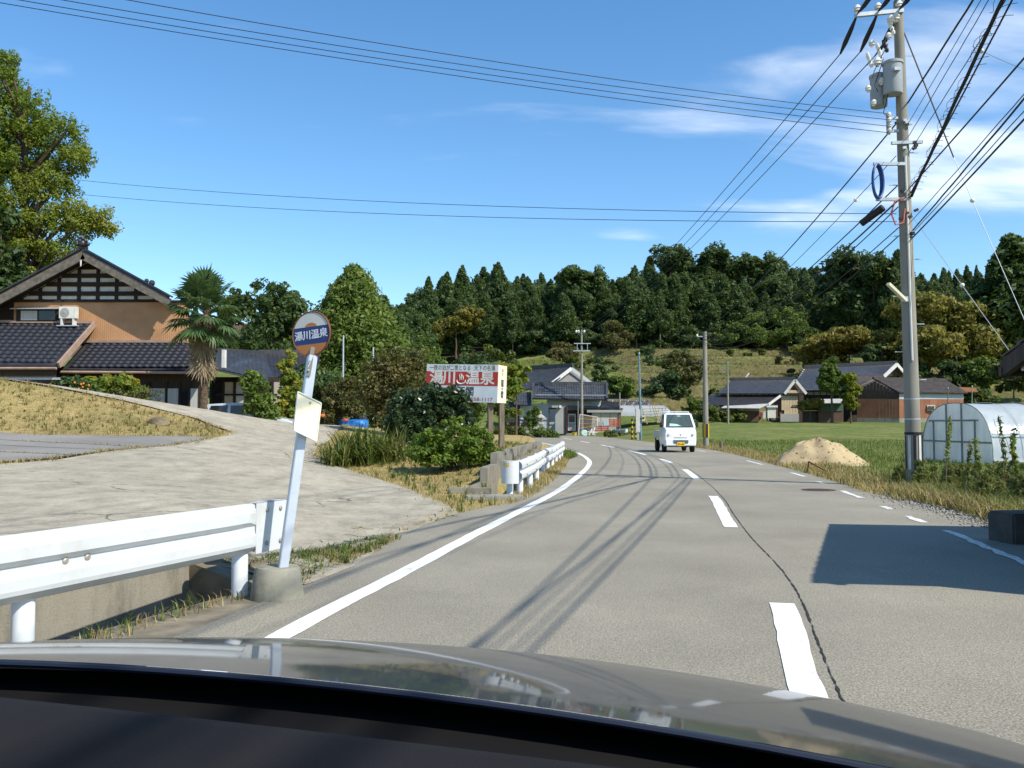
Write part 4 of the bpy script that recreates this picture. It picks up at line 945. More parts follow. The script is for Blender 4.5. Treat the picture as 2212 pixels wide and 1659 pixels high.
for z in zr[1:4]:
    hw_ = (A.z - .25 - z) / sl; b_ = MB(); b_.box((A.x, YH - .04, z), (hw_ * 2, .12, .20)); O('timber_beam', b_, M_TIMBER, fh)
b_ = MB(); b_.slab([Vector((x, YH + .09, z)) for x, z in ((A.x, A.z - .2), (ER.x, ER.z - .2), (ER.x, 5.0), (EL.x, 5.0), (EL.x, EL.z - .2))], .06, (0, -1, 0)); O('gable_wall', b_, M_TIMBER, fh)
# tan ribbed sheet below the lattice
xa_, xb_ = w(30, 700).x, w(408, 700).x
b_ = MB(); ribbed(b_, (xa_, YH - .03, 0), (xb_, YH - .03, 0), w(0, 742).z, zr[0] - .02, (0, -1, 0), .10, .004); O('metal_cladding', b_, M_BROWNM, fh)
b_ = MB(); b_.box(((xa_ + xb_) / 2, YH - .06, zr[0]), (xb_ - xa_, .1, .09)); O('trim', b_, M_TIMBER, fh)
b_ = MB(); ribbed(b_, (xb_, YH - .03, 0), (xb_ - .44 * 9, YH + 9, 0), w(0, 742).z, zr[0] - .3, (1, 0, 0), .11, .014); O('metal_cladding', b_, M_BROWNM, fh)
# lower roofs with single tiles
tile_me = None
def tile_field(parent, tl, tr, br, bl, m, tw, tl_len, limit, poly=None):
    global tile_me
    tl, tr, br, bl = map(Vector, (tl, tr, br, bl)); ux_ = (tr - tl).normalized(); nrm = (tr - tl).cross(bl - tl).normalized(); nrm = nrm if nrm.z > 0 else -nrm
    dv = nrm.cross(ux_).normalized(); dv = dv if dv.z < 0 else -dv; Lr = (bl - tl).dot(dv); rows = int(Lr / tl_len); n = 0; org = ORG[parent.name]
    if tile_me is None:
        K = 6; vs = []
        for y, lift in ((-.02, 0.0), (1.06, .10)):
            for th in (0, -.06):
                for i in range(K + 1): x = i / K - .5; vs.append((x * 1.04, y, lift + th + .085 * math.cos(x * 2 * math.pi * 1.0 + .6)))
        r0, r0b, r1, r1b = 0, K + 1, 2 * (K + 1), 3 * (K + 1)
        fs = [(r0 + i, r0 + i + 1, r1 + i + 1, r1 + i) for i in range(K)] + [(r1 + i, r1 + i + 1, r1b + i + 1, r1b + i) for i in range(K)]
        tile_me = bpy.data.meshes.new('tile'); tile_me.from_pydata(vs, [], fs); tile_me.materials.append(m); tile_me.polygons.foreach_set('use_smooth', [i < K for i in range(len(fs))])
    for r in range(rows):
        f = (r + .5) / rows; a = tl.lerp(bl, f); b = tr.lerp(br, f); k0 = math.ceil((a - tl).dot(ux_) / tw); k1 = math.floor((b - tl).dot(ux_) / tw)
        for k in range(k0, k1):
            if n >= limit: return n
            p = tl + ux_ * (k + .5) * tw + dv * (r * tl_len) + nrm * .035
            o = bpy.data.objects.new('tile', tile_me); COL.objects.link(o); o.parent = parent
            Mx = Matrix((ux_ * tw, dv * tl_len, nrm * tw)).transposed().to_4x4(); o.matrix_local = Matrix.Translation(p - org) @ Mx; n += 1
    return n
def under(name, quad, m, parent, t=.10):
    b_ = MB(); q = [Vector(v) for v in quad]; n = (q[1] - q[0]).cross(q[2] - q[0]).normalized(); n = n if n.z > 0 else -n; b_.slab(q, t, n); return O(name, b_, m, parent)
q = [w(183, 741, YH - .05), w(404, 741, YH - .05), w(448, 800, YH - 2.2), w(133, 798, YH - 2.2)]
lr = under('lower_roof', q, M_TILE, fh); n1 = tile_field(lr, *q, M_TILE, .325, .30, 190)
q2 = [w(-70, 697, YH - .05), w(203, 700, YH - .05), w(124, 790, YH - 3.0), w(-70, 790, YH - 3.0)]
lr2 = under('lower_roof', q2, M_TILE, fh); tile_field(lr2, *q2, M_TILE, .33, .31, 110 + 190 - n1)
tile_roof('pent_roof', fh, [w(404, 741, YH - .05), w(400, 741, YH + 9), w(462, 800, YH + 9), w(448, 800, YH - 2.2)], M_TILE)
for (a, b, s_) in ((q[3], q[2], 1), (q2[3], q2[2], 1)):
    b_ = MB(); b_.tube([a + Vector((0, -.08, -.12)), b + Vector((0, -.08, -.12))], .06, 8); O('gutter', b_, M_FASC, fh)
b_ = MB(); b_.bar(q2[1] + Vector((.05, 0, .02)), q2[2] + Vector((.05, 0, .02)), .1, .26); O('verge_board', b_, M_FASC, fh)
b_ = MB(); b_.bar(q[0] + Vector((0, -.06, .07)), q[1] + Vector((0, -.06, .07)), .16, .12); O('flashing', b_, M_FASC, fh)
b_ = MB(); b_.bar(q2[0] + Vector((0, -.06, .07)), q2[1] + Vector((0, -.06, .07)), .16, .12); O('flashing', b_, M_FASC, fh)
# upper window with awning
x0, x1 = w(40, 680).x, w(128, 680).x; zt_, zb_ = w(0, 670).z, w(0, 695).z
wi = under('awning', [Vector((x0 - .15, YH - .05, zt_ + .12)), Vector((x1 + .1, YH - .05, zt_ + .12)), Vector((x1 + .1, YH - .5, zt_ + .02)), Vector((x0 - .15, YH - .5, zt_ + .02))], M_GALV, fh, .03)
b_ = MB(); b_.box(((x0 + x1) / 2, YH - .12, (zt_ + zb_) / 2), (x1 - x0, .16, zt_ - zb_)); wn_ = O('window', b_, M_TIMBER, fh)
for k, (fa, fb, m_) in enumerate(((.12, .52, M_CURT), (.56, .96, M_GLASS))):
    b_ = MB(); b_.box((x0 + (x1 - x0) * (fa + fb) / 2, YH - .215, (zt_ + zb_) / 2), ((x1 - x0) * (fb - fa), .02, (zt_ - zb_) * .8)); O('pane', b_, m_, wn_)
# ground floor
zb = zg - .1; ze = w(0, 800, YH - 1.5).z
b_ = MB(); b_.slab([Vector((x, YH - 1.2, z)) for x, z in ((w(-60, 0).x, zb), (w(470, 0).x, zb), (w(470, 0).x, ze + .2), (w(-60, 0).x, ze + .2))], .1, (0, -1, 0)); O('ground_floor_wall', b_, M_DKWALL, fh)
xs0 = [w(x, 0, YH - 1.2).x for x in (262, 300, 338, 376, 404, 424, 444)]
for i in range(len(xs0) - 1):
    b_ = MB(); b_.box(((xs0[i] + xs0[i + 1]) / 2, YH - 1.25, zb + 1.25), (xs0[i + 1] - xs0[i] - .12, .05, 2.1)); dd_ = O('sliding_door', b_, M_GLASS if i == 4 else M_CURT, fh)
    b_ = MB(); b_.box((xs0[i], YH - 1.27, zb + 1.3), (.10, .08, 2.6)); O('door_post', b_, M_TIMBER, fh)
b_ = MB(); b_.box((w(60, 0, YH - 2.8).x, YH - 2.7, 2.1), (w(126, 0, YH - 2.7).x - w(-30, 0, YH - 2.7).x, .1, 3.4)); O('ground_floor_wall', b_, M_DKWALL, fh)
b_ = MB(); b_.box((w(60, 0, YH - 2.8).x, YH - 2.78, w(0, 818, YH - 2.8).z), (5.5, .06, .10)); O('rail_trim', b_, M_GALV, fh)
# air conditioner: a thing of its own
def aircon(name, label, c, wd=.80, h=.56, yaw=0.0):
    t = thing(name, label, 'air conditioner', c); mW = mat('ivory casing', (.66, .66, .62), rough=.5); c = Vector(c)
    b_ = MB(); b_.box(c + Vector((0, 0, .36 + h / 2)), (wd, .3, h)); bd = O('casing', b_, mW, t, bevel=.015)
    b_ = MB(); b_.lathe([(.22, 0), (.22, .012), (.06, .02), (.05, .03)], (0, 0, 0), 24); b_.xf(Matrix.Translation(c + Vector((-.12, -.152, .36 + h / 2))) @ Matrix.Rotation(R(90), 4, 'X')); O('fan_grille', b_, mat('grey grille', (.34, .34, .32), (.25, .25, .24), scale=30), t)
    for sx in (-.28, .28): b_ = MB(); b_.box(c + Vector((sx, 0, .18)), (.07, .3, .36)); O('leg', b_, mW, t)
    b_ = MB(); b_.box(c + Vector((0, 0, .02)), (1.0, .35, .05)); O('stand', b_, M_GALV, t); return t
cA = w(148, 705, YH - .35); aircon('air_conditioner', 'ivory outdoor air conditioner on a stand against the tan farmhouse wall', cA)

# ---------------------------------------------------------------- the annex behind the palm
an = thing('annex_house', 'low dark tiled annex joined behind the palm tree', 'house', (-13.5, 50, .7))
tile_roof('roof', an, [w(470, 757, 53), w(572, 765, 54), w(580, 822, 49.0), w(462, 796, 47)], M_TILEG)
tile_roof('roof', an, [w(562, 763, 55), w(690, 763, 57), w(690, 826, 52), w(572, 826, 50)], M_TILE)
b_ = MB(); b_.bar(w(470, 756, 53), w(570, 763, 54), .35, .25); O('ridge_cap', b_, M_TILE, an); b_ = MB(); b_.bar(w(560, 761, 55), w(690, 761, 57), .35, .3); O('ridge_cap', b_, M_TILE, an)
b_ = MB(); b_.bar(w(562, 763, 54.6), w(588, 824, 49.6), .3, .22); O('hip_cap', b_, M_TILE, an)
xs0 = [w(x, 0, 49.2).x for x in (470, 496, 520, 545, 572, 600, 632, 668)]
for i in range(len(xs0) - 1):
    b_ = MB(); m_ = (M_GLASS, M_SHOJI, M_CURT, M_SHOJI, M_DKWALL, M_SHOJI, M_DKWALL)[i]; b_.box(((xs0[i] + xs0[i + 1]) / 2, 49.2, 2.0), (xs0[i + 1] - xs0[i] - .1, .08, 3.2)); O('wall_panel', b_, m_, an)
    b_ = MB(); b_.box((xs0[i], 49.15, 2.0), (.13, .14, 3.4)); O('post', b_, M_TIMBER, an)
b_ = MB(); b_.slab([Vector((xs0[0], 49.4, .3)), Vector((xs0[-1], 49.4, .3)), Vector((xs0[-1], 49.4, 3.9)), Vector((xs0[0], 49.4, 3.9))], .1, (0, -1, 0)); O('wall', b_, M_DKWALL, an)
b_ = MB(); b_.box((xs0[3], 49.12, 2.9), (xs0[5] - xs0[0], .06, .1)); O('lintel', b_, M_TIMBER, an)
b_ = MB(); b_.box(w(484, 775, 46.5), (.16, .3, .95)); O('outdoor_unit', b_, M_PLAST, an)

# ---------------------------------------------------------------- parked estate car behind the crest
M_CARB = mat('pale blue car paint', (.46, .53, .58), (.42, .49, .54), scale=.8, rough=.25, spec=.5, coat=.6)
M_TYRE = mat('tyre rubber', (.018, .018, .019), rough=.85); M_HUB = mat('wheel hub', (.35, .36, .37), rough=.4, metal=.6)
def loft(mb, secs):
    """secs: list of (x, [(y, z)...]) closed rings joined in order"""
    k = len(secs[0][1]); vs = [Vector((x, y, z)) for x, r in secs for y, z in r]; fs = []
    for i in range(len(secs) - 1):
        for j in range(k): fs.append((i*k + j, i*k + (j+1) % k, (i+1)*k + (j+1) % k, (i+1)*k + j))
    fs += [tuple(range(k - 1, -1, -1)), tuple((len(secs) - 1) * k + j for j in range(k))]; mb.add(vs, fs)
def wheel(parent, c, r, wd, axis):
    b_ = MB(); b_.lathe([(r * .62, -wd / 2), (r * .94, -wd / 2), (r, -wd * .3), (r, wd * .3), (r * .94, wd / 2), (r * .62, wd / 2)], (0, 0, 0), 22)
    Mx = Matrix.Translation(Vector(c)) @ Vector(axis).to_track_quat('Z', 'Y').to_matrix().to_4x4(); b_.xf(Mx); t_ = O('wheel', b_, M_TYRE, parent, smooth=True)
    b2 = MB(); b2.lathe([(r * .6, -wd * .42), (r * .6, wd * .42), (r * .2, wd * .30), (.01, wd * .36)], (0, 0, 0), 18); b2.xf(Mx); O('rim', b2, M_HUB, t_, smooth=True)
cc = w(540, 890, 38.4); zc = 2.17 - 1.50; car = thing('estate_car', 'pale blue estate car half hidden behind the driveway crest', 'car', (cc.x, cc.y, zc))
def ring(hw_, z0, z1, hwt): return [(-hw_, z0), (hw_, z0), (hw_ * 1.02, z0 + (z1 - z0) * .5), (hwt, z1), (-hwt, z1), (-hw_ * 1.02, z0 + (z1 - z0) * .5)]
b_ = MB(); loft(b_, [(cc.x - 2.0, ring(.70, zc + .35, zc + .85, .66)), (cc.x - 1.9, ring(.78, zc + .2, zc + .95, .72)), (cc.x + .7, ring(.80, zc + .18, zc + .95, .76)), (cc.x + 1.0, ring(.80, zc + .18, zc + .93, .74)), (cc.x + 1.8, ring(.78, zc + .22, zc + .80, .66)), (cc.x + 2.0, ring(.66, zc + .35, zc + .66, .6))]); b_.V = [Vector((v.x, v.y + cc.y, v.z)) for v in b_.V]; bod = O('body', b_, M_CARB, car, smooth=True, bevel=0)
b_ = MB(); loft(b_, [(cc.x - 1.88, ring(.70, zc + .94, zc + 1.0, .66)), (cc.x - 1.62, ring(.70, zc + .94, zc + 1.44, .56)), (cc.x - .5, ring(.70, zc + .94, zc + 1.50, .58)), (cc.x + .35, ring(.70, zc + .94, zc + 1.47, .57)), (cc.x + 1.1, ring(.70, zc + .92, zc + .96, .66))]); b_.V = [Vector((v.x, v.y + cc.y, v.z)) for v in b_.V]; O('cabin', b_, M_CARB, car, smooth=True)
def sidepane(pts): 
    b_ = MB(); b_.slab([Vector((cc.x + x, cc.y - y, zc + z)) for x, y, z in pts], .02, (0, -1, .2)); return O('window', b_, M_GLASS, car)
sidepane([(-1.62, .745, 1.0), (-.75, .745, 1.0), (-.75, .70, 1.38), (-1.45, .70, 1.37)]); sidepane([(-.62, .745, 1.0), (.15, .745, 1.0), (.15, .70, 1.38), (-.62, .70, 1.38)]); sidepane([(.27, .745, 1.0), (.80, .745, 1.0), (.38, .70, 1.36), (.27, .70, 1.37)])
b_ = MB(); b_.slab([Vector((cc.x + x, cc.y + y, zc + z)) for x, y, z in ((1.10, -.58, .98), (1.10, .58, .98), (.45, .5, 1.42), (.45, -.5, 1.42))], .02, (.6, 0, .8)); O('windscreen', b_, M_GLASS, car)
for sx in (-1.25, 1.3): 
    for sy in (-.68, .68): wheel(car, (cc.x + sx, cc.y + sy, zc + .29), .29, .17, (0, 1 if sy > 0 else -1, 0))

# ---------------------------------------------------------------- palm
M_PALMT = mat('fibrous palm trunk', (.16, .11, .07), (.06, .042, .03), scale=6, stretch=(1.5, 1.5, 2.5), rough=.95, bmp=.9, bscale=14, bdist=.05)
M_DEADP = leafmat('dead palm leaf', [(.14, .10, .06), (.24, .18, .11), (.34, .27, .18)], .2)
M_FROND = leafmat('palm frond', [(.03, .07, .025), (.055, .11, .04), (.09, .15, .055), (.15, .20, .08)], .3, .38)
pbse = w(437, 886, 37.0); pbse.z = tz(pbse.x, pbse.y); ctop = w(441, 668, 37.0)
palm = thing('palm_tree', 'windmill palm with shaggy trunk in front of the farmhouse', 'palm', pbse)
b_ = MB(); H_ = ctop.z - pbse.z; rs = random.Random(2)
pts_ = []; rad_ = []
for i in range(40): f = i / 39; pts_.append(Vector((pbse.x + .15 * f, pbse.y, pbse.z - .2 + (H_ + .4) * f))); rad_.append((.17 + .06 * (f > .45) + .035 * ((i % 2) * 2 - 1) * .6) * (1 - .25 * (f > .92)))
b_.tube(pts_, rad_, 12); O('trunk', b_, M_PALMT, palm, smooth=True)
def fan(base, d, Lp, Rf, seed, m, name, droopk=.25):
    """fan frond: stalk plus a pleated wheel of narrow blades"""
    rs = random.Random(seed); d = Vector(d).normalized(); up = Vector((0, 0, 1)); s = d.cross(up); s = s.normalized() if s.length > .05 else Vector((1, 0, 0)); n = s.cross(d).normalized()
    c = base + d * Lp; mb = MB(); mb.bar(base, c, .03, .02, up=n); V = [tuple(v) for v in mb.V]; Fq = [f for f in mb.F]; K = 30
    for k in range(K):
        a = R(-150 + 300 * k / (K - 1)); dirv = d * math.cos(a) + s * math.sin(a); L = Rf * (1 - .18 * abs(a) / 2.6) * rs.uniform(.88, 1.05); sd_ = (-d * math.sin(a) + s * math.cos(a)) * (.040 * Rf / .6)
        lift = n * (.04 * (k % 2) - .02); p1 = c + dirv * L * .55 + lift - up * droopk * .10 * L; p2 = c + dirv * L - up * droopk * L * rs.uniform(.3, 1.0)
        o = len(V); V += [tuple(c + dirv * .03), tuple(p1 + sd_), tuple(p2), tuple(p1 - sd_)]; Fq.append((o, o + 1, o + 2, o + 3))
    me_ = np.array(V); o = MB(); o.V = [Vector(v) for v in V]; o.F = Fq; ob = O(name, o, m, palm)
    at = ob.data.attributes.new('rnd', 'FLOAT', 'POINT'); at.data.foreach_set('value', [rs.uniform(.2, .9) if i % 4 == 0 else rs.uniform(0, 1) * .5 + .25 for i in range(len(ob.data.vertices))]); return ob
for i in range(32):
    el = R(82 - 118 * (i / 31)); az = i * 2.4 + .3; d = Vector((math.cos(az) * math.cos(el), math.sin(az) * math.cos(el), math.sin(el)))
    fan(ctop + Vector((0, 0, .1 - .5 * i / 25)), d, rs.uniform(.80, 1.15), rs.uniform(.72, .92), 100 + i, M_FROND, 'frond', .12 + .4 * i / 25)
for i in range(14):
    az = i * 2.4; d = Vector((math.cos(az) * .34, math.sin(az) * .34, -1)); fan(ctop + Vector((d.x * .3, d.y * .3, -.3 - .75 * (i % 3))), d, .45, rs.uniform(.6, .8), 200 + i, M_DEADP, 'dead_frond', .5)

# ---------------------------------------------------------------- shrubs round the farmhouse
def gps(px, py, Y): return gp(px, py, Y)
def lob(*a): return [tuple(x) for x in a]
make_tree('persimmon_bush', 'dark bush dotted with orange fruit below the farmhouse eave', 'bush', None, lob((0, 0, 1.3, .9, .7, .6), (-.6, 0, 1.0, .8, .7, .6), (.6, 0, 1.1, .6, .6, .6)), 90, .22, 40, .13, ML['dark'], .3, .05, 41, 8, loc=gps(160, 850, 34.6))
fruit = thing('persimmon_fruit_cluster', 'orange persimmons hanging on the dark bush by the farmhouse', 'fruit', gps(175, 850, 34.0))
rs = random.Random(8); m_or = mat('orange fruit', (.62, .22, .03), rough=.4)
for i in range(13):
    b_ = MB(); p_ = P(rs.uniform(152, 192), rs.uniform(826, 856), rs.uniform(33.7, 34.2)); b_.ball(p_, .042, 7, 5); O('fruit', b_, m_or, fruit, smooth=True)
make_tree('climbing_vine', 'bright green leafy vine on the farmhouse wall', 'vine', None, lob((-.5, 0, 1.9, .8, .4, .5), (.4, 0, 2.0, .8, .4, .5), (1.0, 0, 1.5, .5, .4, .7), (-.9, 0, 1.3, .6, .4, .5)), 110, .2, 40, .15, ML['ginkgo'], .3, .04, 42, 8, loc=gps(240, 860, 36.6))
make_tree('twiggy_shrub', 'grey twiggy shrub under the bright vine by the farmhouse', 'bush', None, lob((0, 0, .8, 1.4, .5, .7), (1.0, 0, 1.0, .8, .5, .6)), 80, .25, 26, .08, ML['brown'], .2, .03, 43, 24, loc=gps(262, 870, 35.6))
make_tree('garden_shrub', 'leafy shrub in front of the estate car', 'bush', None, lob((0, 0, 1.5, .6, .5, .8), (.3, 0, .9, .7, .5, .6), (-.2, 0, 2.1, .35, .35, .4)), 90, .2, 38, .12, ML['lush'], .2, .04, 44, 8, loc=gps(553, 905, 37.2))
make_tree('vine_column', 'tall column of yellowing vine left of the bus stop pole', 'vine', None, lob((0, 0, 1.0, .6, .5, .9), (.1, 0, 2.2, .55, .5, .9), (0, 0, 3.2, .35, .35, .6), (.4, 0, 1.5, .5, .5, .7)), 130, .2, 40, .13, ML['ginkgo'], .2, .05, 45, 8, loc=gps(620, 915, 41))
make_tree('garden_tree', 'rounded grey green tree behind the bus stop pole', 'tree', None, lob((0, 0, 3.0, 1.5, 1.2, 1.0), (.9, 0, 2.4, 1.1, 1, .9), (-.9, 0, 2.2, 1.1, 1, .9)), 110, .35, 40, .16, ML['dark'], 1.0, .09, 46, 10, loc=gps(672, 905, 50))
make_tree('vine_mound', 'brown and green vine tangle over an old shed right of the bus stop pole', 'vine', None, lob((0, 0, 1.7, .9, .7, .9), (.6, 0, 2.5, .6, .5, .6), (-.5, 0, 1.0, .8, .6, .7), (.9, 0, 1.0, .6, .5, .8)), 140, .25, 40, .12, ML['brown'], .2, .05, 47, 16, loc=gps(728, 918, 46))
make_tree('dark_shrub', 'dark green shrub behind the blue tarpaulin', 'bush', None, lob((0, 0, 1.2, 1.6, 1, 1.0), (1.2, 0, 1.6, 1.2, 1, 1.0), (-1.1, 0, 1.0, 1.2, 1, .8)), 130, .3, 40, .14, ML['dark'], .2, .05, 48, 12, loc=gps(785, 915, 52))
# blue tarpaulin heap
def heap(name, label, cat, base, sx, sy, sz, m, seed, sharp=2.2, wob=.12, nu=26, nv=12):
    rs = np.random.RandomState(seed); ph = rs.uniform(0, 6, 6); V = [];
    for j in range(nv + 1):
        f = j / nv
        for i in range(nu):
            a = 2 * math.pi * i / nu; r = (1 - f ** sharp) ** (1 / sharp) if f < 1 else 0; k = 1 + wob * (math.sin(3 * a + ph[0]) + .6 * math.sin(5 * a + ph[1] + f * 4) + .5 * math.sin(9 * a + ph[2]))
            V.append((base[0] + sx * r * k * math.cos(a), base[1] + sy * r * k * math.sin(a), base[2] - .15 + (sz + .15) * f * (1 + .10 * wob * math.sin(4 * a + ph[3]))))
    Qd = [(j * nu + i, j * nu + (i + 1) % nu, (j + 1) * nu + (i + 1) % nu, (j + 1) * nu + i) for j in range(nv) for i in range(nu)]
    b_ = MB(); b_.add(V, Qd); return O(name, b_, m, None, label, cat, smooth=True)
M_TARP = mat('blue tarpaulin', (.015, .16, .50), (.01, .11, .38), scale=6, rough=.4, bmp=.6, bscale=8, bdist=.05)
bt = P(764, 922, 46.0)
heap('blue_tarpaulin', 'bright blue tarpaulin covering a low pile by the drive', 'tarpaulin', bt, .78, .5, .42, M_TARP, 3, 4.5, .05)
heap('dark_net_heap', 'dark netting heap behind the blue tarpaulin', 'heap', bt + Vector((0, .9, .1)), .6, .5, .75, mat('dark net', (.02, .025, .045)), 5, 2, .06)
# odd rubbish at the end of the drive
m_wp = mat('white plastic', (.7, .7, .68), rough=.5)
for i, (px, py, c, lbl) in enumerate(((683, 903, (.70, .69, .66), 'white plastic tub beside the estate car bonnet'), (648, 896, (.5, .55, .6), 'crumpled grey plastic sheet near the vine column'), (695, 895, (.55, .14, .03), 'orange plastic scoop on the white tub'), (746, 905, (.35, .1, .08), 'small red can left of the blue tarpaulin'))):
    v = P(px, py, 40 + .3 * i); b_ = MB(); z0 = v.z - .12; b_.lathe([(.10, z0), (.13, z0 + .06), (.11, z0 + .11), (.06, z0 + .14)], (v.x, v.y, 0), 9, 1.2, .7); b_.lathe([(.03, z0 + .11), (.04, z0 + .17)], (v.x + .1, v.y, 0), 7); O(('plastic_tub', 'plastic_sheet', 'plastic_scoop', 'red_can')[i], b_, mat('junk%d' % i, c, rough=.5), None, lbl, 'rubbish')
for px, lbl, top in ((740, 'thin grey steel pole behind the vine tangle', 724), (805, 'short grey steel pole behind the brown shrub', 750)):
    b_ = MB(); v = gps(px, 920, 56); zt_ = P(px, top, 56).z; b_.tube([v - Vector((0, 0, .2)), Vector((v.x, v.y, v.z + (zt_ - v.z) * .65)), Vector((v.x, v.y, zt_))], [.075, .06, .05], 8); t_ = thing('steel_pole', lbl, 'pole', v); O('shaft', b_, M_GALV, t_)
    for k in range(6): b2 = MB(); z_ = v.z + 1.5 + .55 * k; b2.bar((v.x - .15, v.y, z_), (v.x + .15, v.y, z_), .02, .02); O('step_bolt', b2, M_GALV, t_)

# ---------------------------------------------------------------- big trees left
def gk(px, py, r, Y=50): v = P(px, py, Y); return (v.x, v.y, v.z, r / 38.2, r / 38.2 * .9, r / 38.2 * .85)
gb = gp(40, 860, 50)
gl = [gk(0, 190, 75), gk(60, 250, 70), gk(125, 300, 62), gk(30, 330, 95), gk(165, 345, 38), gk(120, 385, 50), gk(55, 440, 85), gk(150, 470, 58), gk(205, 470, 38), gk(230, 488, 22), gk(40, 560, 95), gk(130, 545, 52), gk(95, 600, 50), gk(-60, 350, 120), gk(-60, 520, 120), gk(10, 130, 30)]
gl = [(a - gb.x, b - gb.y, c - gb.z, d, e, f) for a, b, c, d, e, f in gl]
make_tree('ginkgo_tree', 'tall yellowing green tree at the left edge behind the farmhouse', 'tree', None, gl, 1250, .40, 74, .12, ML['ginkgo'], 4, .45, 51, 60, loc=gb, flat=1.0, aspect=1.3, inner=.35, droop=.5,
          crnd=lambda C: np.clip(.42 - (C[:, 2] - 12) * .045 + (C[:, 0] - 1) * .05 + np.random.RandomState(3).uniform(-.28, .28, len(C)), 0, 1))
eb = gp(-5, 860, 47); el_ = [gk(-10, 480, 40, 47), gk(0, 560, 55, 47), gk(20, 640, 60, 47), gk(-50, 620, 70, 47), gk(40, 680, 45, 47)]
make_tree('evergreen_tree', 'dark evergreen below the yellowing tree at the left edge', 'tree', None, [(a - eb.x, b - eb.y, c - eb.z, d, e, f) for a, b, c, d, e, f in el_], 260, .42, 46, .22, ML['dark'], 2, .3, 52, 14, loc=eb, droop=.6)
lc = gp(765, 905, 85)
big = cedar_proto('lush_conifer', 14.4, 10.0, .8, 61, 120, 340, 'lush', .26); tag(big, 'large bright green conifer behind the bus stop sign', 'tree'); big.location = lc
for i, (px, Yt, h, wd_, lbl) in enumerate(((535, 92, 11.5, 8, 'dark rounded tree behind the annex, leftmost of three'), (590, 96, 12.3, 8.5, 'dark rounded tree behind the annex, middle of three'), (640, 104, 12.0, 8, 'dark rounded tree behind the annex, rightmost of three'))):
    t_ = broad_proto('background_tree', h, wd_, 70 + i, 110, 60, 'dark', .36, .12); tag(t_, lbl, 'tree', 'trees behind the annex'); t_.location = gp(px, 880, Yt)
for i, (px, py, Yt, h, wd_, m, n, lbl) in enumerate(((985, 925, 66, 5.6, 4.2, 'lush', 90, 'leafy green tree left of the billboard top'), (1060, 925, 62, 6.8, 4.2, 'weed', 42, 'sparse tree with bare twigs above the billboard'), (1115, 925, 58, 4.8, 2.6, 'ginkgo', 70, 'yellow green tree at the right end of the billboard'), (905, 925, 60, 5.2, 4.5, 'brown', 80, 'brownish tree behind the camellia bush'), (868, 915, 72, 5.5, 4.5, 'dark', 90, 'dark tree beside the big bright conifer'), (940, 925, 80, 8.5, 6, 'lush', 110, 'mid green tree in front of the cedar slope'), (1010, 925, 90, 9, 6.5, 'dark', 110, 'dark tree high behind the billboard'))):
    t_ = broad_proto('garden_tree', h, wd_, 80 + i, n, 50, m, .22, .15); tag(t_, lbl, 'tree'); t_.location = gp(px, py, Yt)
# ================================================================ CENTRE: HOUSE ON THE BEND, CLUTTER, KEI TRUCK
def rect(mb, px0, py0, px1, py1, Y, t=.15):
    mb.slab([P(px0, py1, Y), P(px1, py1, Y), P(px1, py0, Y), P(px0, py0, Y)], t, (0, -1, 0)); return mb
def prect(name, parent, px0, py0, px1, py1, Y, m, t=.15): return O(name, rect(MB(), px0, py0, px1, py1, Y, t), m, parent)
M_BLUEW = mat('pale blue grey render', (.42, .47, .50), (.36, .41, .44), scale=.8, rough=.85, dirt=((.28, .29, .28), .4), dscale=.5)
M_MAROON = mat('maroon frame', (.10, .025, .022), (.07, .02, .018), rough=.6)
M_GREYP = mat('grey panel', (.33, .33, .31), (.28, .28, .27), scale=.8, rough=.7)
M_BEIGE = mat('beige shutter', (.47, .42, .33), (.42, .37, .29), scale=1, rough=.75)
ch = thing('bend_house', 'dark tiled house with pale blue walls at the bend of the road', 'house', (10, 110, .1))
Yc = 110
# main roof: hip and gable end facing right
rl = P(1140, 797, Yc + 6); rr_ = P(1236, 791, Yc + 2.5)
tile_roof('main_roof', ch, [rl, rr_, P(1192, 832, Yc + .2), P(1112, 846, Yc + 1.5)], M_TILEG, .3, .3)
tile_roof('main_roof', ch, [rr_, P(1232, 791, Yc + 9), P(1285, 828, Yc + 9), P(1277, 830, Yc + 2.0)], M_TILEG, .3, .3)
b_ = MB(); b_.bar(rl + Vector((0, 0, .15)), rr_ + Vector((.1, 0, .15)), .5, .45); O('ridge_cap', b_, M_TILEG, ch)
ga = P(1234, 799, Yc + 2.4); gbL = P(1190, 830, Yc + 1.2); gbR = P(1277, 829, Yc + 2.2)
b_ = MB(); b_.slab([ga, gbL, gbR], .12, (.2, -1, 0)); O('gable_wall', b_, mat('grey gable boards', (.23, .22, .21), (.17, .165, .16), scale=2, stretch=(4, 4, 1), rough=.8), ch)
for e in (gbL, gbR): b_ = MB(); b_.bar(ga + Vector((0, -.5, .15)), e + Vector((0, -.5, 0)), .12, .42); O('barge_board', b_, M_PLAST, ch)
fr = tile_roof('front_roof', ch, [P(1152, 829, Yc), P(1308.5, 829, Yc), P(1312, 862.5, Yc - 2.2), P(1150.5, 860, Yc - 2.2)], M_TILEG, .3, .3)
b_ = MB(); b_.bar(P(1150, 828, Yc), P(1311, 828, Yc), .4, .35); O('ridge_cap', b_, M_TILEG, fr)
for px in (1152, 1311): b_ = MB(); b_.bar(P(px, 827, Yc - .1), P(px, 861, Yc - 2.3), .3, .2); O('verge_cap', b_, M_TILEG, fr)
b_ = MB(); b_.tube([P(1156, 853, Yc - 2.1), P(1309, 854, Yc - 2.1)], .035, 6); O('snow_bar', b_, M_GALV, fr)
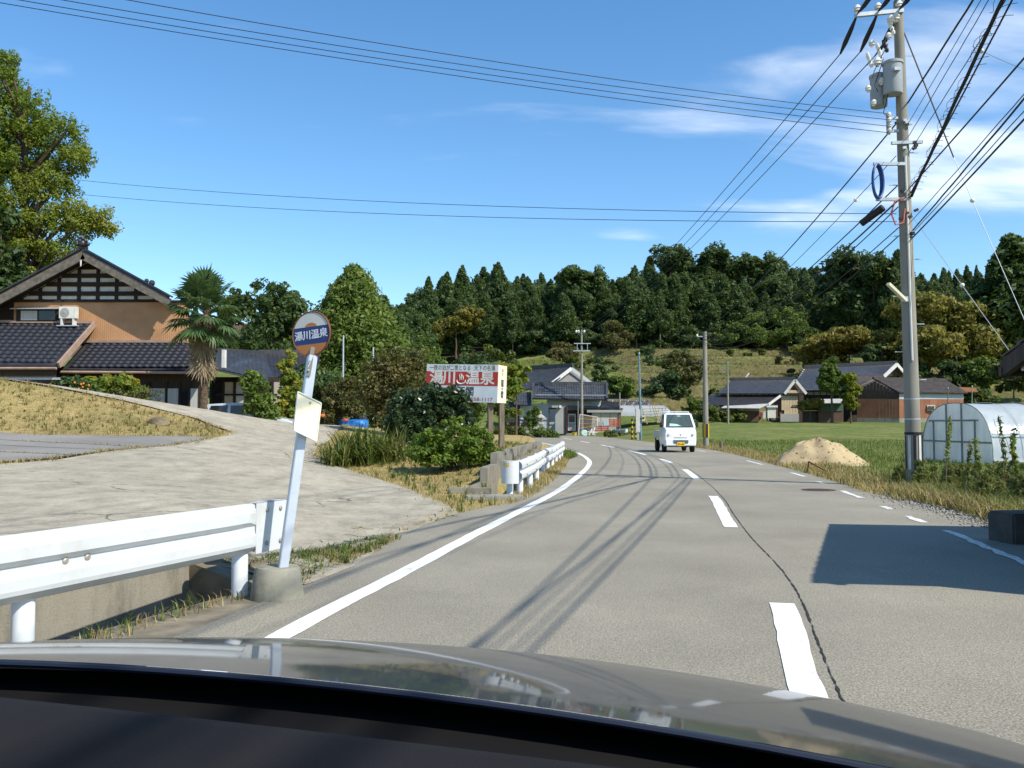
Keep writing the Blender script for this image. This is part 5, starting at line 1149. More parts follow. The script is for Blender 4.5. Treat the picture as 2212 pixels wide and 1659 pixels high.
b_ = MB(); b_.tube([P(1150, 862, Yc - 2.35), P(1312, 864.5, Yc - 2.35)], .06, 6); O('gutter', b_, M_TIMBER, ch)
tile_roof('left_roof', ch, [P(1112, 847, Yc), P(1148, 847, Yc), P(1148, 875, Yc - 2.0), P(1110, 874, Yc - 2.0)], M_TILEG, .3, .3)
tile_roof('side_roof', ch, [P(1300, 864, Yc + 1), P(1308, 864, Yc + 1), P(1341, 881, Yc - 2.0), P(1299, 881, Yc - 2.0)], M_TILE, .3, .3)
prect('wall', ch, 1182, 860, 1298, 938, Yc - .6, M_BLUEW); prect('wall', ch, 1122, 872, 1186, 938, Yc - .9, M_BLUEW)
prect('wall', ch, 1296, 868, 1336, 938, Yc - .2, M_DKWALL); prect('wall', ch, 1086, 868, 1124, 930, Yc + .4, M_DKWALL)
for x in (1092, 1104, 1115): prect('plaster_panel', ch, x - 4, 850, x + 5, 866, Yc + .2, M_PLAST)
tile_roof('left_roof', ch, [P(1080, 845, Yc + 4), P(1114, 845, Yc + 4), P(1114, 852, Yc + 1.2), P(1078, 852, Yc + 1.2)], M_TILEG, .3, .3)
tile_roof('porch_roof', ch, [P(1082, 868, Yc + .4), P(1124, 868, Yc + .4), P(1124, 884, Yc - 1.6), P(1080, 884, Yc - 1.6)], M_TILE, .3, .3)
for i, x in enumerate((1088, 1097, 1106, 1115)): prect('sliding_door', ch, x - 4, 892, x + 4, 912, Yc + .2, M_SHOJI)
# entrance block and lean-to
Ye = 106.5
prect('entrance_wall', ch, 1199.5, 878, 1217, 937, Ye, M_GREYP, .3); prect('entrance_side', ch, 1217.3, 877, 1224, 937, Ye + .1, mat('weathered siding', (.16, .15, .15), (.11, .105, .1), scale=3, stretch=(1, 1, 6), rough=.85), .3)
for a in ((1185, 884, 1187, 934), (1223.5, 876, 1225.6, 936)): prect('door_frame', ch, *a, Ye - .1, M_MAROON, .15)
prect('door_frame', ch, 1184, 880.5, 1200, 884, Ye - .1, M_MAROON); prect('canopy', ch, 1192, 876, 1213, 880.5, Ye - .5, M_GREYP, .9); prect('canopy_end', ch, 1208, 875.5, 1213, 881, Ye - .6, M_PLAST, .1)
Yp = 107.2
mb = MB(); n_ = 60; a = P(1226, 880, Yp); b = P(1348, 885, Yp); c_ = P(1226, 876, Yp + 2.4); d_ = P(1344, 880, Yp + 2.4)
vs = []; 
for (p_, q_) in ((a, b), (c_, d_)):
    for i in range(n_ * 2 + 1): vs.append(p_.lerp(q_, i / (2 * n_)) + Vector((0, 0, .06 if i % 2 else 0)))
mb.add(vs, [(i, i + 1, 2 * n_ + 2 + i, 2 * n_ + 1 + i) for i in range(2 * n_)]); O('corrugated_roof', mb, M_TILEG, ch)
prect('fascia', ch, 1268, 885.5, 1345, 891, Yp - .05, M_GREYP, .2)
prect('lean_to_wall', ch, 1226, 886, 1278, 937, Yp + 1.6, M_DKWALL); 
for x in (1279, 1298.5, 1318): prect('shutter', ch, x, 891, x + 18.6, 913, Yp + .3, M_BEIGE); 
prect('lean_to_wall', ch, 1278, 912, 1337, 937, Yp + .35, M_GREYP); prect('corner_post', ch, 1337.5, 888, 1341.5, 937, Yp + .1, mat('brown post', (.16, .1, .07)), .25)
dr_ = prect('door', ch, 1227, 894, 1243.5, 930, Yp + 1.35, M_PLAST, .08); prect('pane', dr_, 1229, 896.5, 1241.5, 912, Yp + 1.33, M_GLASS, .03); prect('pane', dr_, 1229, 914, 1241.5, 928, Yp + 1.33, M_GREYP, .02)
prect('downpipe', ch, 1248, 866, 1250, 937, Yp - .3, mat('grey pipe', (.25, .24, .23)), .1)
b_ = MB(); rect(b_, 1190, 936, 1345, 946, Yp - .4, 4.0); O('plinth', b_, M_CONC, ch)

# clutter beside the road
Yq = 97
zq = .0
def box_at(name, label, cat, px0, px1, py0, py1, Y, depth, m, group=None):
    a = P(px0, py1, Y); b = P(px1, py0, Y); bb_ = MB(); bb_.box(((a.x + b.x) / 2, Y + depth / 2, (a.z + b.z) / 2), (b.x - a.x, depth, b.z - a.z)); return O(name, bb_, m, None, label, cat, group, bevel=.01)
fr_ = thing('net_frame', 'white framed panel strung with coloured cords leaning by the house', 'frame', P(1270, 942, Yq))
fc = [P(1250, 941, Yq), P(1253, 895, Yq + .3), P(1291, 901, Yq + .3), P(1290, 921, Yq)]
for a, b in ((fc[0], fc[1]), (fc[1], fc[2]), (fc[2], fc[3])): b_ = MB(); b_.bar(a, b, .07, .07); O('frame_bar', b_, M_PLAST, fr_)
cols = [(.45, .12, .06), (.10, .28, .22), (.5, .36, .08), (.12, .16, .32), (.4, .2, .1), (.3, .32, .3)]
for i in range(12):
    f = .06 + .88 * i / 11; a = fc[1].lerp(P(1252, 938, Yq), f); b = fc[2].lerp(P(1290, 928, Yq), f); b_ = MB(); b_.bar(a + Vector((0, -.02, 0)), b + Vector((0, -.02, 0)), .03, .07); O('cord', b_, mat('cord%d' % (i % 6), cols[i % 6]), fr_)
def slatted_crate(label, px0, px1, py0, py1, Y, rows, m):
    a = P(px0, py1, Y); b = P(px1, py0, Y); t = thing('red_crate', label, 'crate', (a.x, Y, a.z), 'red crates beside the bend'); W_ = b.x - a.x; H__ = b.z - a.z
    for r in range(rows):
        b_ = MB(); b_.box(((a.x + b.x) / 2, Y + .25, a.z + H__ * (r + .5) / rows), (W_, .5, H__ / rows * .72)); O('slat', b_, m, t)
    for sx in (a.x + .05, (a.x + b.x) / 2, b.x - .05): b_ = MB(); b_.box((sx, Y - .03, a.z + H__ / 2), (.08, .05, H__)); O('upright', b_, m, t)
M_CRATE = mat('brick red plastic', (.42, .105, .05), (.34, .08, .04), scale=4, rough=.6)
slatted_crate('upper stack of brick red crates beside the lean-to', 1316, 1338, 905, 922, Yq + 1.5, 5, M_CRATE); slatted_crate('lower stack of brick red crates by the coloured cord panel', 1285, 1315, 919.5, 932, Yq + .8, 3, M_CRATE)
b_ = MB(); v = P(1241, 941, Yq - .5); b_.lathe([(.20, v.z), (.29, v.z + .38), (.31, v.z + .4), (.27, v.z + .4), (.18, v.z + .08)], (v.x, v.y, 0), 14); O('yellow_bucket', b_, mat('yellow plastic', (.62, .50, .09), rough=.5), None, 'yellow plastic bucket beside the coloured cord panel', 'bucket', smooth=True)
t_ = thing('wash_basin', 'old grey appliance lying on the crates', 'appliance', P(1295, 919, Yq + .5))
b_ = MB(); b_.box(P(1293, 914, Yq + .9), (.8, .4, .3), Matrix.Rotation(R(15), 3, 'Y')); O('body', b_, M_GREYP, t_); b_ = MB(); b_.box(P(1309, 912, Yq + .9), (.62, .3, .7), Matrix.Rotation(R(-6), 3, 'Y')); O('lid', b_, M_BLUEW, t_)
t_ = thing('scrap_chair', 'broken pale garden chair in front of the red crates', 'chair', P(1280, 941, Yq - .6))
for a, b in (((1272, 940), (1279, 926)), ((1286, 941), (1277, 928)), ((1280, 939), (1285, 923)), ((1270, 933), (1290, 934))): b_ = MB(); b_.bar(P(*a, Yq - .6), P(*b, Yq - .5), .06, .12); O('slat', b_, M_PLAST, t_)
b_ = MB(); b_.lathe([(.35, 0), (.38, .1), (.3, .16)], (0, 0, 0), 14); b_.xf(Matrix.Translation(P(1262, 936, Yq - .4)) @ Matrix.Rotation(R(75), 4, 'X')); O('round_tub', b_, mat('pale aqua plastic', (.42, .55, .48)), None, 'pale aqua round tub leaning on the cord panel', 'tub')
# short rail remnant
t_ = thing('rail_remnant', 'short white guard rail stub past the red crates', 'guard rail', P(1335, 942, 95))
a = P(1318, 929, 96); b = P(1351, 929, 92.5); b_ = MB(); d = Vector((b.x - a.x, b.y - a.y)).normalized(); o_ = Vector((d.y, -d.x)); beam(b_, [(a.x, a.y), (b.x, b.y)], [.33, .33], [o_, o_], 1.15); O('beam', b_, M_GALV, t_)
for px, Y in ((1320, 95.5), (1328, 94.8), (1338, 94), (1350, 92.8)): b_ = MB(); v = P(px, 930, Y); post(b_, v.x, v.y, -.2, .75, .06); O('post', b_, M_WHITE2, t_)
b_ = MB(); v = P(1352, 930, 92.4); b_.lathe([(.18, .33), (.18, .8)], (v.x, v.y, 0), 12); O('end_cap', b_, M_WHITE, t_)
# yellow and black markers
M_YEL = mat('warning yellow', (.62, .40, .02), rough=.5); M_BLK = mat('warning black', (.02, .02, .02), rough=.6)
for px, lbl in ((1365.5, 'yellow and black striped marker post by the meter box, left one'), (1373, 'yellow and black striped marker post by the meter box, right one')):
    v = G(px, 950); t_ = thing('marker_post', lbl, 'post', v, 'striped marker posts')
    for k in range(9): b_ = MB(); b_.lathe([(.08, v.z + .19 * k), (.08, v.z + .19 * (k + 1))], (v.x, v.y, 0), 10); O('band', b_, M_YEL if k % 2 else M_BLK, t_)
v = G(1378, 951); t_ = thing('meter_box', 'tall grey meter cabinet on a post beside the blue pole', 'cabinet', v)
b_ = MB(); b_.box((v.x, v.y, v.z + 1.55), (.35, .25, 1.85)); O('cabinet', b_, mat('light grey cabinet', (.52, .52, .48), (.46, .46, .43)), t_, bevel=.02); b_ = MB(); b_.box((v.x, v.y, v.z + .35), (.12, .12, .9)); O('leg', b_, M_GALV, t_); b_ = MB(); b_.box((v.x + .42, v.y - .1, v.z + 1.75), (.26, .2, .42)); mt = O('meter', b_, mat('cream meter', (.6, .55, .35)), t_); b_ = MB(); b_.lathe([(.09, 0), (.09, .03)], (0, 0, 0), 12); b_.xf(Matrix.Translation((v.x + .42, v.y - .2, v.z + 1.78)) @ Matrix.Rotation(R(90), 4, 'X')); O('dial', b_, M_GLASS, mt)
v = G(1384.5, 951); zt_ = P(1382, 764, v.y).z; t_ = thing('blue_pole', 'slim blue steel pole beside the meter cabinet', 'pole', v); b_ = MB(); b_.tube([v - Vector((0, 0, .3)), (v.x - .05, v.y, zt_ * .5), (v.x - .1, v.y, zt_)], [.1, .085, .06], 10); O('shaft', b_, mat('blue grey steel', (.17, .27, .34), (.13, .21, .27), rough=.5, metal=.3), t_, smooth=True)
b_ = MB(); b_.lathe([(.07, zt_), (.075, zt_ + .12)], (v.x - .1, v.y, 0), 8); O('cap', b_, M_GALV, t_)
# drying rack of bamboo
t_ = thing('bamboo_rack', 'bamboo drying rack leaning behind the kei truck', 'rack', G(1410, 935)); Yr = 101
M_BAM = mat('dry bamboo', (.42, .34, .20), (.30, .24, .14), rough=.7)
for k in range(6): b_ = MB(); y = 884 + 5.6 * k; b_.tube([P(1382, y, Yr), P(1444, y - 3 + k * .4, Yr)], .045, 6); O('rail', b_, M_BAM, t_)
for (x0, y0, x1, y1) in ((1386, 878, 1398, 916), (1408, 874, 1424, 914), (1412, 872, 1428, 914), (1424, 880, 1420, 914), (1430, 882, 1437, 914)): b_ = MB(); b_.tube([P(x1, y1, Yr - .3), P(x0, y0, Yr + .1)], .05, 6); O('upright', b_, M_BAM, t_)
# low grey poly tunnel behind
t_ = thing('grey_tunnel', 'low grey poly tunnel behind the bamboo rack', 'tunnel', P(1400, 900, 108)); b_ = MB(); n_ = 10; vs = []
for px in (1341, 1440, 1452):
    for i in range(n_ + 1): a = math.pi * i / n_; q_ = P(px, 899, 108); sc = 1 if px < 1450 else .55; vs.append(Vector((q_.x, q_.y + 1.6 - 1.6 * math.cos(a) * sc, q_.z + 1.35 * math.sin(a) * sc)))
b_.add(vs, [(j * (n_ + 1) + i, j * (n_ + 1) + i + 1, (j + 1) * (n_ + 1) + i + 1, (j + 1) * (n_ + 1) + i) for j in (0, 1) for i in range(n_)]); O('cover', b_, mat('grey tunnel film', (.34, .36, .36), (.28, .30, .30), scale=.6, rough=.35), t_, smooth=True)
for px in (1341, 1374, 1407, 1440):
    q_ = P(px, 899, 107.98); b_ = MB(); b_.tube([Vector((q_.x, q_.y + 1.62 - 1.62 * math.cos(math.pi * i / n_), q_.z + 1.38 * math.sin(math.pi * i / n_))) for i in range(n_ + 1)], .03, 5); O('hoop', b_, M_GALV, t_)
# stone lantern
v = P(1168, 926, 98); v.z = tz(v.x, v.y); M_STONE = mat('pale granite', (.42, .40, .33), (.28, .27, .22), scale=4, rough=.9, dirt=((.18, .18, .13), .5), dscale=3)
sl_ = thing('stone_lantern', 'stone lantern in the garden of the house on the bend', 'lantern', v); zt_ = P(1168, 887, 98).z; hL = zt_ - v.z; 
for nm, z0, prof in (('base', 0, [(.36, 0), (.36, .07), (.2, .11)]), ('shaft', .1, [(.15, 0), (.13, .16), (.15, .32)]), ('platform', .42, [(.18, 0), (.34, .06), (.34, .11), (.22, .13)]), ('cap', .71, [(.20, 0), (.50, .015), (.46, .06), (.2, .13), (.1, .16)]), ('finial', .87, [(.06, 0), (.12, .04), (.10, .08), (.03, .13)])):
    b_ = MB(); b_.lathe([(r, v.z + hL * (z0 + z)) for r, z in prof], (v.x, v.y, 0), 6 if nm in ('cap', 'platform') else 12); O(nm, b_, M_STONE, sl_)
b_ = MB()
for sx, sy in ((-1, -1), (1, -1), (1, 1), (-1, 1)): b_.box((v.x + .15 * sx, v.y + .15 * sy, v.z + hL * .63), (.09, .09, hL * .17))
b_.box((v.x, v.y, v.z + hL * .63), (.30, .06, hL * .17)); O('fire_box', b_, M_STONE, sl_)
rock('garden_rock', 'dark flat-topped garden rock left of the stone lantern', gp(1138, 940, 84) + Vector((0, 0, .15)), .75, .5, .42, 9, mat('dark rock', (.075, .06, .045), (.04, .033, .026), scale=2, rough=.95, bmp=.6, bscale=6, bdist=.05))
rock('garden_rock', 'smaller pale rock beside the dark garden rock', gp(1108, 950, 82) + Vector((0, 0, .05)), .4, .3, .2, 12, M_ROCK)
fe = thing('picket_fence', 'low dark picket fence left of the stone lantern', 'fence', gp(1117, 930, 101))
a = P(1094, 917, 101); b = P(1139, 917, 101)
for z_ in (.15, .5): b_ = MB(); b_.bar(a + Vector((0, 0, z_)), b + Vector((0, 0, z_)), .06, .08); O('rail', b_, M_TIMBER, fe)
for i in range(15): b_ = MB(); p_ = a.lerp(b, (i + .5) / 15); b_.box(p_ + Vector((0, -.05, .1)), (.07, .04, 1.0)); O('picket', b_, M_TIMBER, fe)
make_tree('garden_pine', 'rounded garden tree behind the stone lantern', 'tree', None, lob((0, 0, 2.0, .9, .8, .9), (.5, 0, 2.8, .6, .6, .6), (-.5, 0, 1.3, .7, .7, .6)), 100, .3, 40, .16, ML['lush'], .6, .08, 91, 8, loc=gp(1150, 932, 102))
make_tree('garden_shrub', 'low clipped shrub at the foot of the stone lantern', 'bush', None, lob((0, 0, .5, 1.0, .8, .5), (.8, 0, .35, .7, .6, .4), (1.3, -.6, .1, .6, .5, .35)), 80, .25, 40, .12, ML['lush'], .2, .05, 92, 6, loc=gp(1165, 938, 85))
make_tree('garden_shrub', 'leggy roadside shrub below the picket fence', 'bush', None, lob((0, 0, .7, 1.3, .8, .6), (1.2, 0, .6, .8, .6, .5), (-1.2, 0, .7, .8, .6, .5)), 90, .25, 34, .12, ML['weed'], .2, .05, 93, 14, loc=gp(1098, 950, 75))
make_tree('roadside_weeds', 'low scrub in front of the white rail stub', 'bush', None, lob((0, 0, .3, 1.1, .5, .35), (1.4, 0, .2, 1.2, .5, .3)), 70, .2, 36, .12, ML['weed'], .1, .03, 94, 5, loc=G(1326, 945))

# ---------------------------------------------------------------- kei truck
KX, KY = 7.42, 39.0          # centre of the front bumper; it drives towards the camera
M_KW = mat('white truck paint', (.80, .81, .81), (.77, .78, .78), scale=.7, rough=.3, spec=.5, coat=.5, dirt=((.5, .46, .4), .12), dscale=3)
M_KB = mat('black plastic', (.022, .022, .023), rough=.6); M_LENS = mat('headlamp glass', (.35, .36, .37), (.22, .23, .24), scale=14, rough=.12, spec=.7)
tr = thing('kei_truck', 'small white flatbed truck coming round the bend', 'truck', (KX, KY + 1.6, 0))
def K(x, y, z): return Vector((KX + x, KY + y, z))           # y counts backwards from the bumper
def kring(hw_, z0, z1, hb, y): return [K(-hb, y, z0), K(hb, y, z0), K(hw_, y, z0 + (z1 - z0) * .3), K(hw_, y, z0 + (z1 - z0) * .75), K(hw_ * .93, y, z1), K(-hw_ * .93, y, z1), K(-hw_, y, z0 + (z1 - z0) * .75), K(-hw_, y, z0 + (z1 - z0) * .3)]
def loftp(rings):
    m_ = MB(); k = len(rings[0]); vs = [p for r in rings for p in r]; fs = [(i*k + j, i*k + (j+1) % k, (i+1)*k + (j+1) % k, (i+1)*k + j) for i in range(len(rings) - 1) for j in range(k)]
    fs += [tuple(range(k - 1, -1, -1)), tuple((len(rings) - 1) * k + j for j in range(k))]; return m_.add(vs, fs)
body = O('cab_body', loftp([kring(.66, .40, .98, .60, .02), kring(.71, .30, 1.08, .66, .10), kring(.725, .28, 1.12, .68, .30), kring(.73, .28, 1.14, .68, 1.30)]), M_KW, tr, smooth=True, bevel=0)
# greenhouse: roof, pillars, panes
A0 = [K(-.665, .24, 1.10), K(.665, .24, 1.10), K(.56, .66, 1.70), K(-.56, .66, 1.70)]; B0 = [K(-.665, 1.30, 1.10), K(.665, 1.30, 1.10), K(.57, 1.26, 1.72), K(-.57, 1.26, 1.72)]
b_ = loftp([[K(-.575, .62, 1.68), K(.575, .62, 1.68), K(.54, .64, 1.74), K(-.54, .64, 1.74)], [K(-.60, .8, 1.69), K(.60, .8, 1.69), K(.55, .8, 1.775), K(-.55, .8, 1.775)], [K(-.60, 1.3, 1.70), K(.60, 1.3, 1.70), K(.55, 1.3, 1.765), K(-.55, 1.3, 1.765)]]); O('roof', b_, M_KW, tr, smooth=True)
for a, b in ((A0[0], A0[3]), (A0[1], A0[2]), (B0[0], B0[3]), (B0[1], B0[2])): b_ = MB(); b_.bar(a, b, .085, .075, up=(0, 1, 0)); O('pillar', b_, M_KW, tr)
b_ = MB(); b_.slab(A0, .012, (0, -1, .6)); ws = O('windscreen', b_, mat('green tinted windscreen', (.07, .10, .095), (.05, .075, .07), scale=3, rough=.06, spec=.6), tr)
b_ = MB(); b_.slab([K(-.68, .30, 1.12), K(-.68, 1.25, 1.12), K(-.585, 1.22, 1.66), K(-.575, .68, 1.66)], .012, (-1, 0, .2)); O('side_window', b_, M_GLASS, tr); b_ = MB(); b_.slab([K(.68, .30, 1.12), K(.68, 1.25, 1.12), K(.585, 1.22, 1.66), K(.575, .68, 1.66)], .012, (1, 0, .2)); O('side_window', b_, M_GLASS, tr)
b_ = MB(); b_.slab([K(-.60, 1.29, 1.1), K(.60, 1.29, 1.1), K(.52, 1.27, 1.7), K(-.52, 1.27, 1.7)], .01, (0, 1, 0)); O('rear_window', b_, M_GLASS, tr)
for a, b in (((-.45, .245, 1.13), (.05, .27, 1.17)), ((.05, .245, 1.13), (.5, .27, 1.17))): b_ = MB(); b_.bar(K(*a) + Vector((0, -.03, 0)), K(*b) + Vector((0, -.03, 0)), .018, .018); O('wiper', b_, M_KB, tr)
b_ = MB(); b_.slab([K(-.44, .27, 1.165), K(.10, .27, 1.165), K(-.10, .33, 1.26), K(-.42, .34, 1.29)], .004, (0, -1, .6)); O('paper', b_, mat('pale paper on the dash', (.42, .60, .58)), ws)
b_ = MB(); b_.slab([K(-.06, .575, 1.60), K(.12, .575, 1.60), K(.10, .60, 1.64), K(-.04, .60, 1.64)], .004, (0, -1, .6)); O('mirror', b_, mat('mirror', (.4, .5, .5), rough=.2), ws)
# face
for s_ in (-1, 1):
    b_ = MB(); b_.slab([K(s_ * .40, .025, .68), K(s_ * .69, .075, .68), K(s_ * .705, .10, .87), K(s_ * .44, .035, .87)], .05, (0, -1, 0)); hl = O('headlight', b_, M_LENS, tr)
    b_ = MB(); b_.ball(K(s_ * .53, .03, .79), .062, 12, 8); O('bulb', b_, mat('bright reflector', (.7, .72, .74), rough=.1, metal=.7), hl, smooth=True)
    b_ = MB(); b_.slab([K(s_ * .41, .018, .685), K(s_ * .68, .066, .685), K(s_ * .685, .07, .735), K(s_ * .43, .020, .735)], .03, (0, -1, 0)); O('turn_signal', b_, mat('amber lens', (.25, .19, .13)), hl)
b_ = loftp([[K(-.69, .10, .32), K(.69, .10, .32), K(.715, .08, .62), K(-.715, .08, .62)], [K(-.66, -.02, .30), K(.66, -.02, .30), K(.68, -.03, .63), K(-.68, -.03, .63)]]); bp = O('bumper', b_, M_KW, tr, bevel=.03)
for k, (z, hw_) in enumerate(((.655, .30), (.545, .33), (.505, .33), (.465, .33), (.425, .31))):
    b_ = MB(); b_.box(K(0, -.034 if k else .016, z), (hw_ * 2, .02, .018)); O('grille_slot', b_, M_KB, bp)
b_ = MB(); b_.lathe([(.032, 0), (.032, .012), (.02, .016)], (0, 0, 0), 14); b_.xf(Matrix.Translation(K(0, .02, .79)) @ Matrix.Rotation(R(90), 4, 'X')); O('badge', b_, mat('chrome badge', (.4, .4, .4), rough=.3, metal=.8), tr)
b_ = MB(); b_.box(K(.0, -.052, .385), (.33, .012, .165)); pl = O('number_plate', b_, mat('yellow plate', (.80, .52, .02), rough=.5), tr)
text_mesh('82-68', .11, Matrix.Translation(K(0, -.0595, .375)) @ Matrix.Rotation(R(90), 4, 'X'), 'plate_number', M_BLK, pl, weight=.003); 
for s_ in (-1, 1):
    b_ = MB(); b_.box(K(s_ * .80, .42, 1.22), (.10, .12, .22)); b_.bar(K(s_ * .67, .40, 1.18), K(s_ * .80, .42, 1.20), .03, .03); O('wing_mirror', b_, M_KB, tr)
    wheel(tr, K(s_ * .62, .62, .265), .265, .15, (s_, 0, 0)); wheel(tr, K(s_ * .62, 2.50, .265), .265, .15, (s_, 0, 0))
    b_ = MB(); b_.box(K(s_ * .70, 2.25, .82), (.03, 1.85, .29)); bs_ = O('bed_side', b_, M_KW, tr)
    for z in (.74, .83, .92): b_ = MB(); b_.box(K(s_ * .72, 2.25, z), (.02, 1.8, .025)); O('bed_rib', b_, M_GALV, bs_)
    for y in (1.9, 2.95): b_ = MB(); b_.box(K(s_ * .62, y, .40), (.06, .04, .42)); O('mud_flap', b_, M_KB, tr)
b_ = MB(); b_.box(K(0, 2.25, .66), (1.40, 1.9, .05)); O('bed_floor', b_, M_GALV, tr); b_ = MB(); b_.box(K(0, 3.18, .82), (1.40, .03, .29)); O('tailgate', b_, M_KW, tr)
b_ = MB(); b_.box(K(0, 1.9, .45), (.75, 2.5, .18)); O('chassis', b_, M_KB, tr); b_ = MB(); b_.tube([K(-.66, 1.36, 1.1), K(-.62, 1.36, 1.82), K(.62, 1.36, 1.82), K(.66, 1.36, 1.1)], .02, 6); O('headboard_rail', b_, M_KW, tr)
b_ = MB(); b_.box(K(.0, .15, .33), (1.1, .1, .14)); O('under_tray', b_, M_KB, tr)
# ================================================================ RIGHT: FARM BUILDINGS
M_WHITEB = mat('white barge board', (.58, .57, .53), (.48, .47, .43), scale=3, rough=.7)
M_REDBARN = mat('rusty red metal', (.30, .125, .065), (.22, .09, .048), scale=.7, rough=.7, dirt=((.17, .07, .04), .6), dscale=.45)
M_BRWALL = mat('brown board wall', (.11, .065, .045), (.075, .045, .032), scale=2, stretch=(5, 5, .6), rough=.85)
M_METW = mat('pale sheet roof', (.45, .43, .40), (.37, .36, .33), scale=.6, rough=.5, stretch=(3, .5, 1))
M_YPAN = mat('bare cream board', (.52, .42, .26), (.44, .35, .21), scale=1.5, rough=.8)
M_OLDW = mat('old plank wall', (.075, .055, .042), (.04, .03, .024), scale=2, stretch=(6, 6, .5), rough=.9)
Yk = 120
kh = thing('low_farmhouse', 'low farmhouse with stepped dark tiled roofs and cream boarded gable', 'house', P(1620, 908, Yk))
tile_roof('upper_roof', kh, [P(1580, 821, Yk + 2), P(1717, 819.5, Yk + 2), P(1697, 850, Yk - 1.5), P(1550, 850, Yk - 1.5)], M_TILEG, .32, .32)
tile_roof('upper_roof', kh, [P(1717, 819.5, Yk + 2), P(1580, 821, Yk + 2), P(1600, 850, Yk + 6), P(1742, 850, Yk + 6)], M_TILEG, .32, .32)
b_ = MB(); b_.bar(P(1577, 819, Yk + 2), P(1719, 817.5, Yk + 2), .45, .4); O('ridge_cap', b_, M_TILE, kh)
prect('wall', kh, 1556, 849, 1690, 858, Yk - .6, M_PLAST)
for i in range(11): x = 1560 + 12.5 * i; prect('post', kh, x, 849, x + 1.2, 857, Yk - .75, M_TIMBER, .1)
tile_roof('lower_roof', kh, [P(1534, 853, Yk - .6), P(1686, 853, Yk - .6), P(1660, 875, Yk - 3.2), P(1514, 876, Yk - 3.2)], M_TILE, .32, .32)
b_ = MB(); q = [P(1566, 876, Yk - 3.0), P(1664, 871.5, Yk - 3.0), P(1640, 881.5, Yk - 5.0), P(1558, 880.5, Yk - 5.0)]; b_.slab(q, .08, (0, -.3, 1)); O('sheet_roof', b_, M_METW, kh)
prect('wall', kh, 1530, 876, 1640, 890, Yk - 2.6, M_SHOJI); prect('wall', kh, 1530, 888, 1640, 911, Yk - 2.8, M_BRWALL)
for x in (1542, 1592): wn_ = prect('window', kh, x, 882, x + 16, 888, Yk - 2.85, M_TIMBER, .1); prect('pane', wn_, x + 1.2, 883, x + 7.5, 887, Yk - 2.97, M_GLASS, .03); prect('pane', wn_, x + 8.5, 883, x + 14.8, 887, Yk - 2.97, M_GLASS, .03)
ga = P(1716, 823, Yk - 1.6); gl_ = P(1693, 851, Yk - 1.6); gr_ = P(1740, 851, Yk - 1.6)
b_ = MB(); b_.slab([ga, gl_, gr_], .1, (0, -1, 0)); O('gable_wall', b_, M_BRWALL, kh)
for e in (gl_, gr_): b_ = MB(); b_.bar(ga + Vector((0, -.35, .1)), e + Vector((0, -.35, 0)), .12, .36); O('barge_board', b_, M_WHITEB, kh)
prect('gable_panel', kh, 1700, 843, 1728, 849, Yk - 1.75, M_YPAN, .05)
prect('beam', kh, 1686, 849.5, 1738, 853, Yk - 1.9, M_TIMBER, .3)
for i in range(6): x = 1688 + 6.0 * i; prect('board', kh, x + .25, 854 + (i % 2) * .6, x + 5.75, 894 if i else 886, Yk - 1.5, M_YPAN, .08)
prect('wall', kh, 1684, 853, 1726, 896, Yk - 1.35, M_BRWALL, .1); prect('base_wall', kh, 1686, 894, 1726, 911, Yk - 1.6, M_GREYP, .1); prect('wall', kh, 1666, 858, 1688, 908, Yk - 1.2, M_BRWALL); prect('wall', kh, 1724, 850, 1736, 908, Yk - 1.0, M_OLDW)
b_ = MB(); b_.bar(P(1686, 855, Yk - 2.0), P(1660, 874, Yk - 3.3), .15, .3); O('barge_board', b_, M_WHITEB, kh)
sb_ = thing('storage_cabinet', 'white storage cabinet by the low farmhouse door', 'cabinet', P(1667, 906, Yk - 3)); prect('body', sb_, 1658, 880, 1676, 903, Yk - 3.2, mat('cream white cabinet', (.62, .60, .52)), .8); prect('canopy', sb_, 1656, 876, 1680, 880, Yk - 3.4, M_PLAST, 1.0); prect('leg', sb_, 1659, 903, 1660.5, 908, Yk - 3.2, M_GALV, .1); prect('leg', sb_, 1673, 903, 1674.5, 908, Yk - 3.2, M_GALV, .1)
for nm, a, c, lbl in (('red_towel', (1641, 890, 1645.5, 901), (.50, .08, .08), 'red towel on the washing line by the low farmhouse'), ('white_towel', (1649, 890, 1654.5, 904), (.75, .75, .73), 'white towel on the washing line by the low farmhouse')):
    b_ = MB(); x0, y0, x1, y1 = a; n_ = 6; vs = [P(x0 + (x1 - x0) * i / n_, yy_, Yk - 3.6 + .05 * math.sin(i * 1.7)) for yy_ in (y0, y1) for i in range(n_ + 1)]; b_.add(vs, [(i, i + 1, n_ + 2 + i, n_ + 1 + i) for i in range(n_)]); O(nm, b_, mat(nm, c, rough=.95), None, lbl, 'towel')
b_ = MB(); b_.tube([P(1637, 889.5, Yk - 3.6), P(1658, 889.5, Yk - 3.6)], .02, 5); O('washing_line', b_, M_GALV, None, 'washing line between the farmhouse wall and white cabinet', 'line')

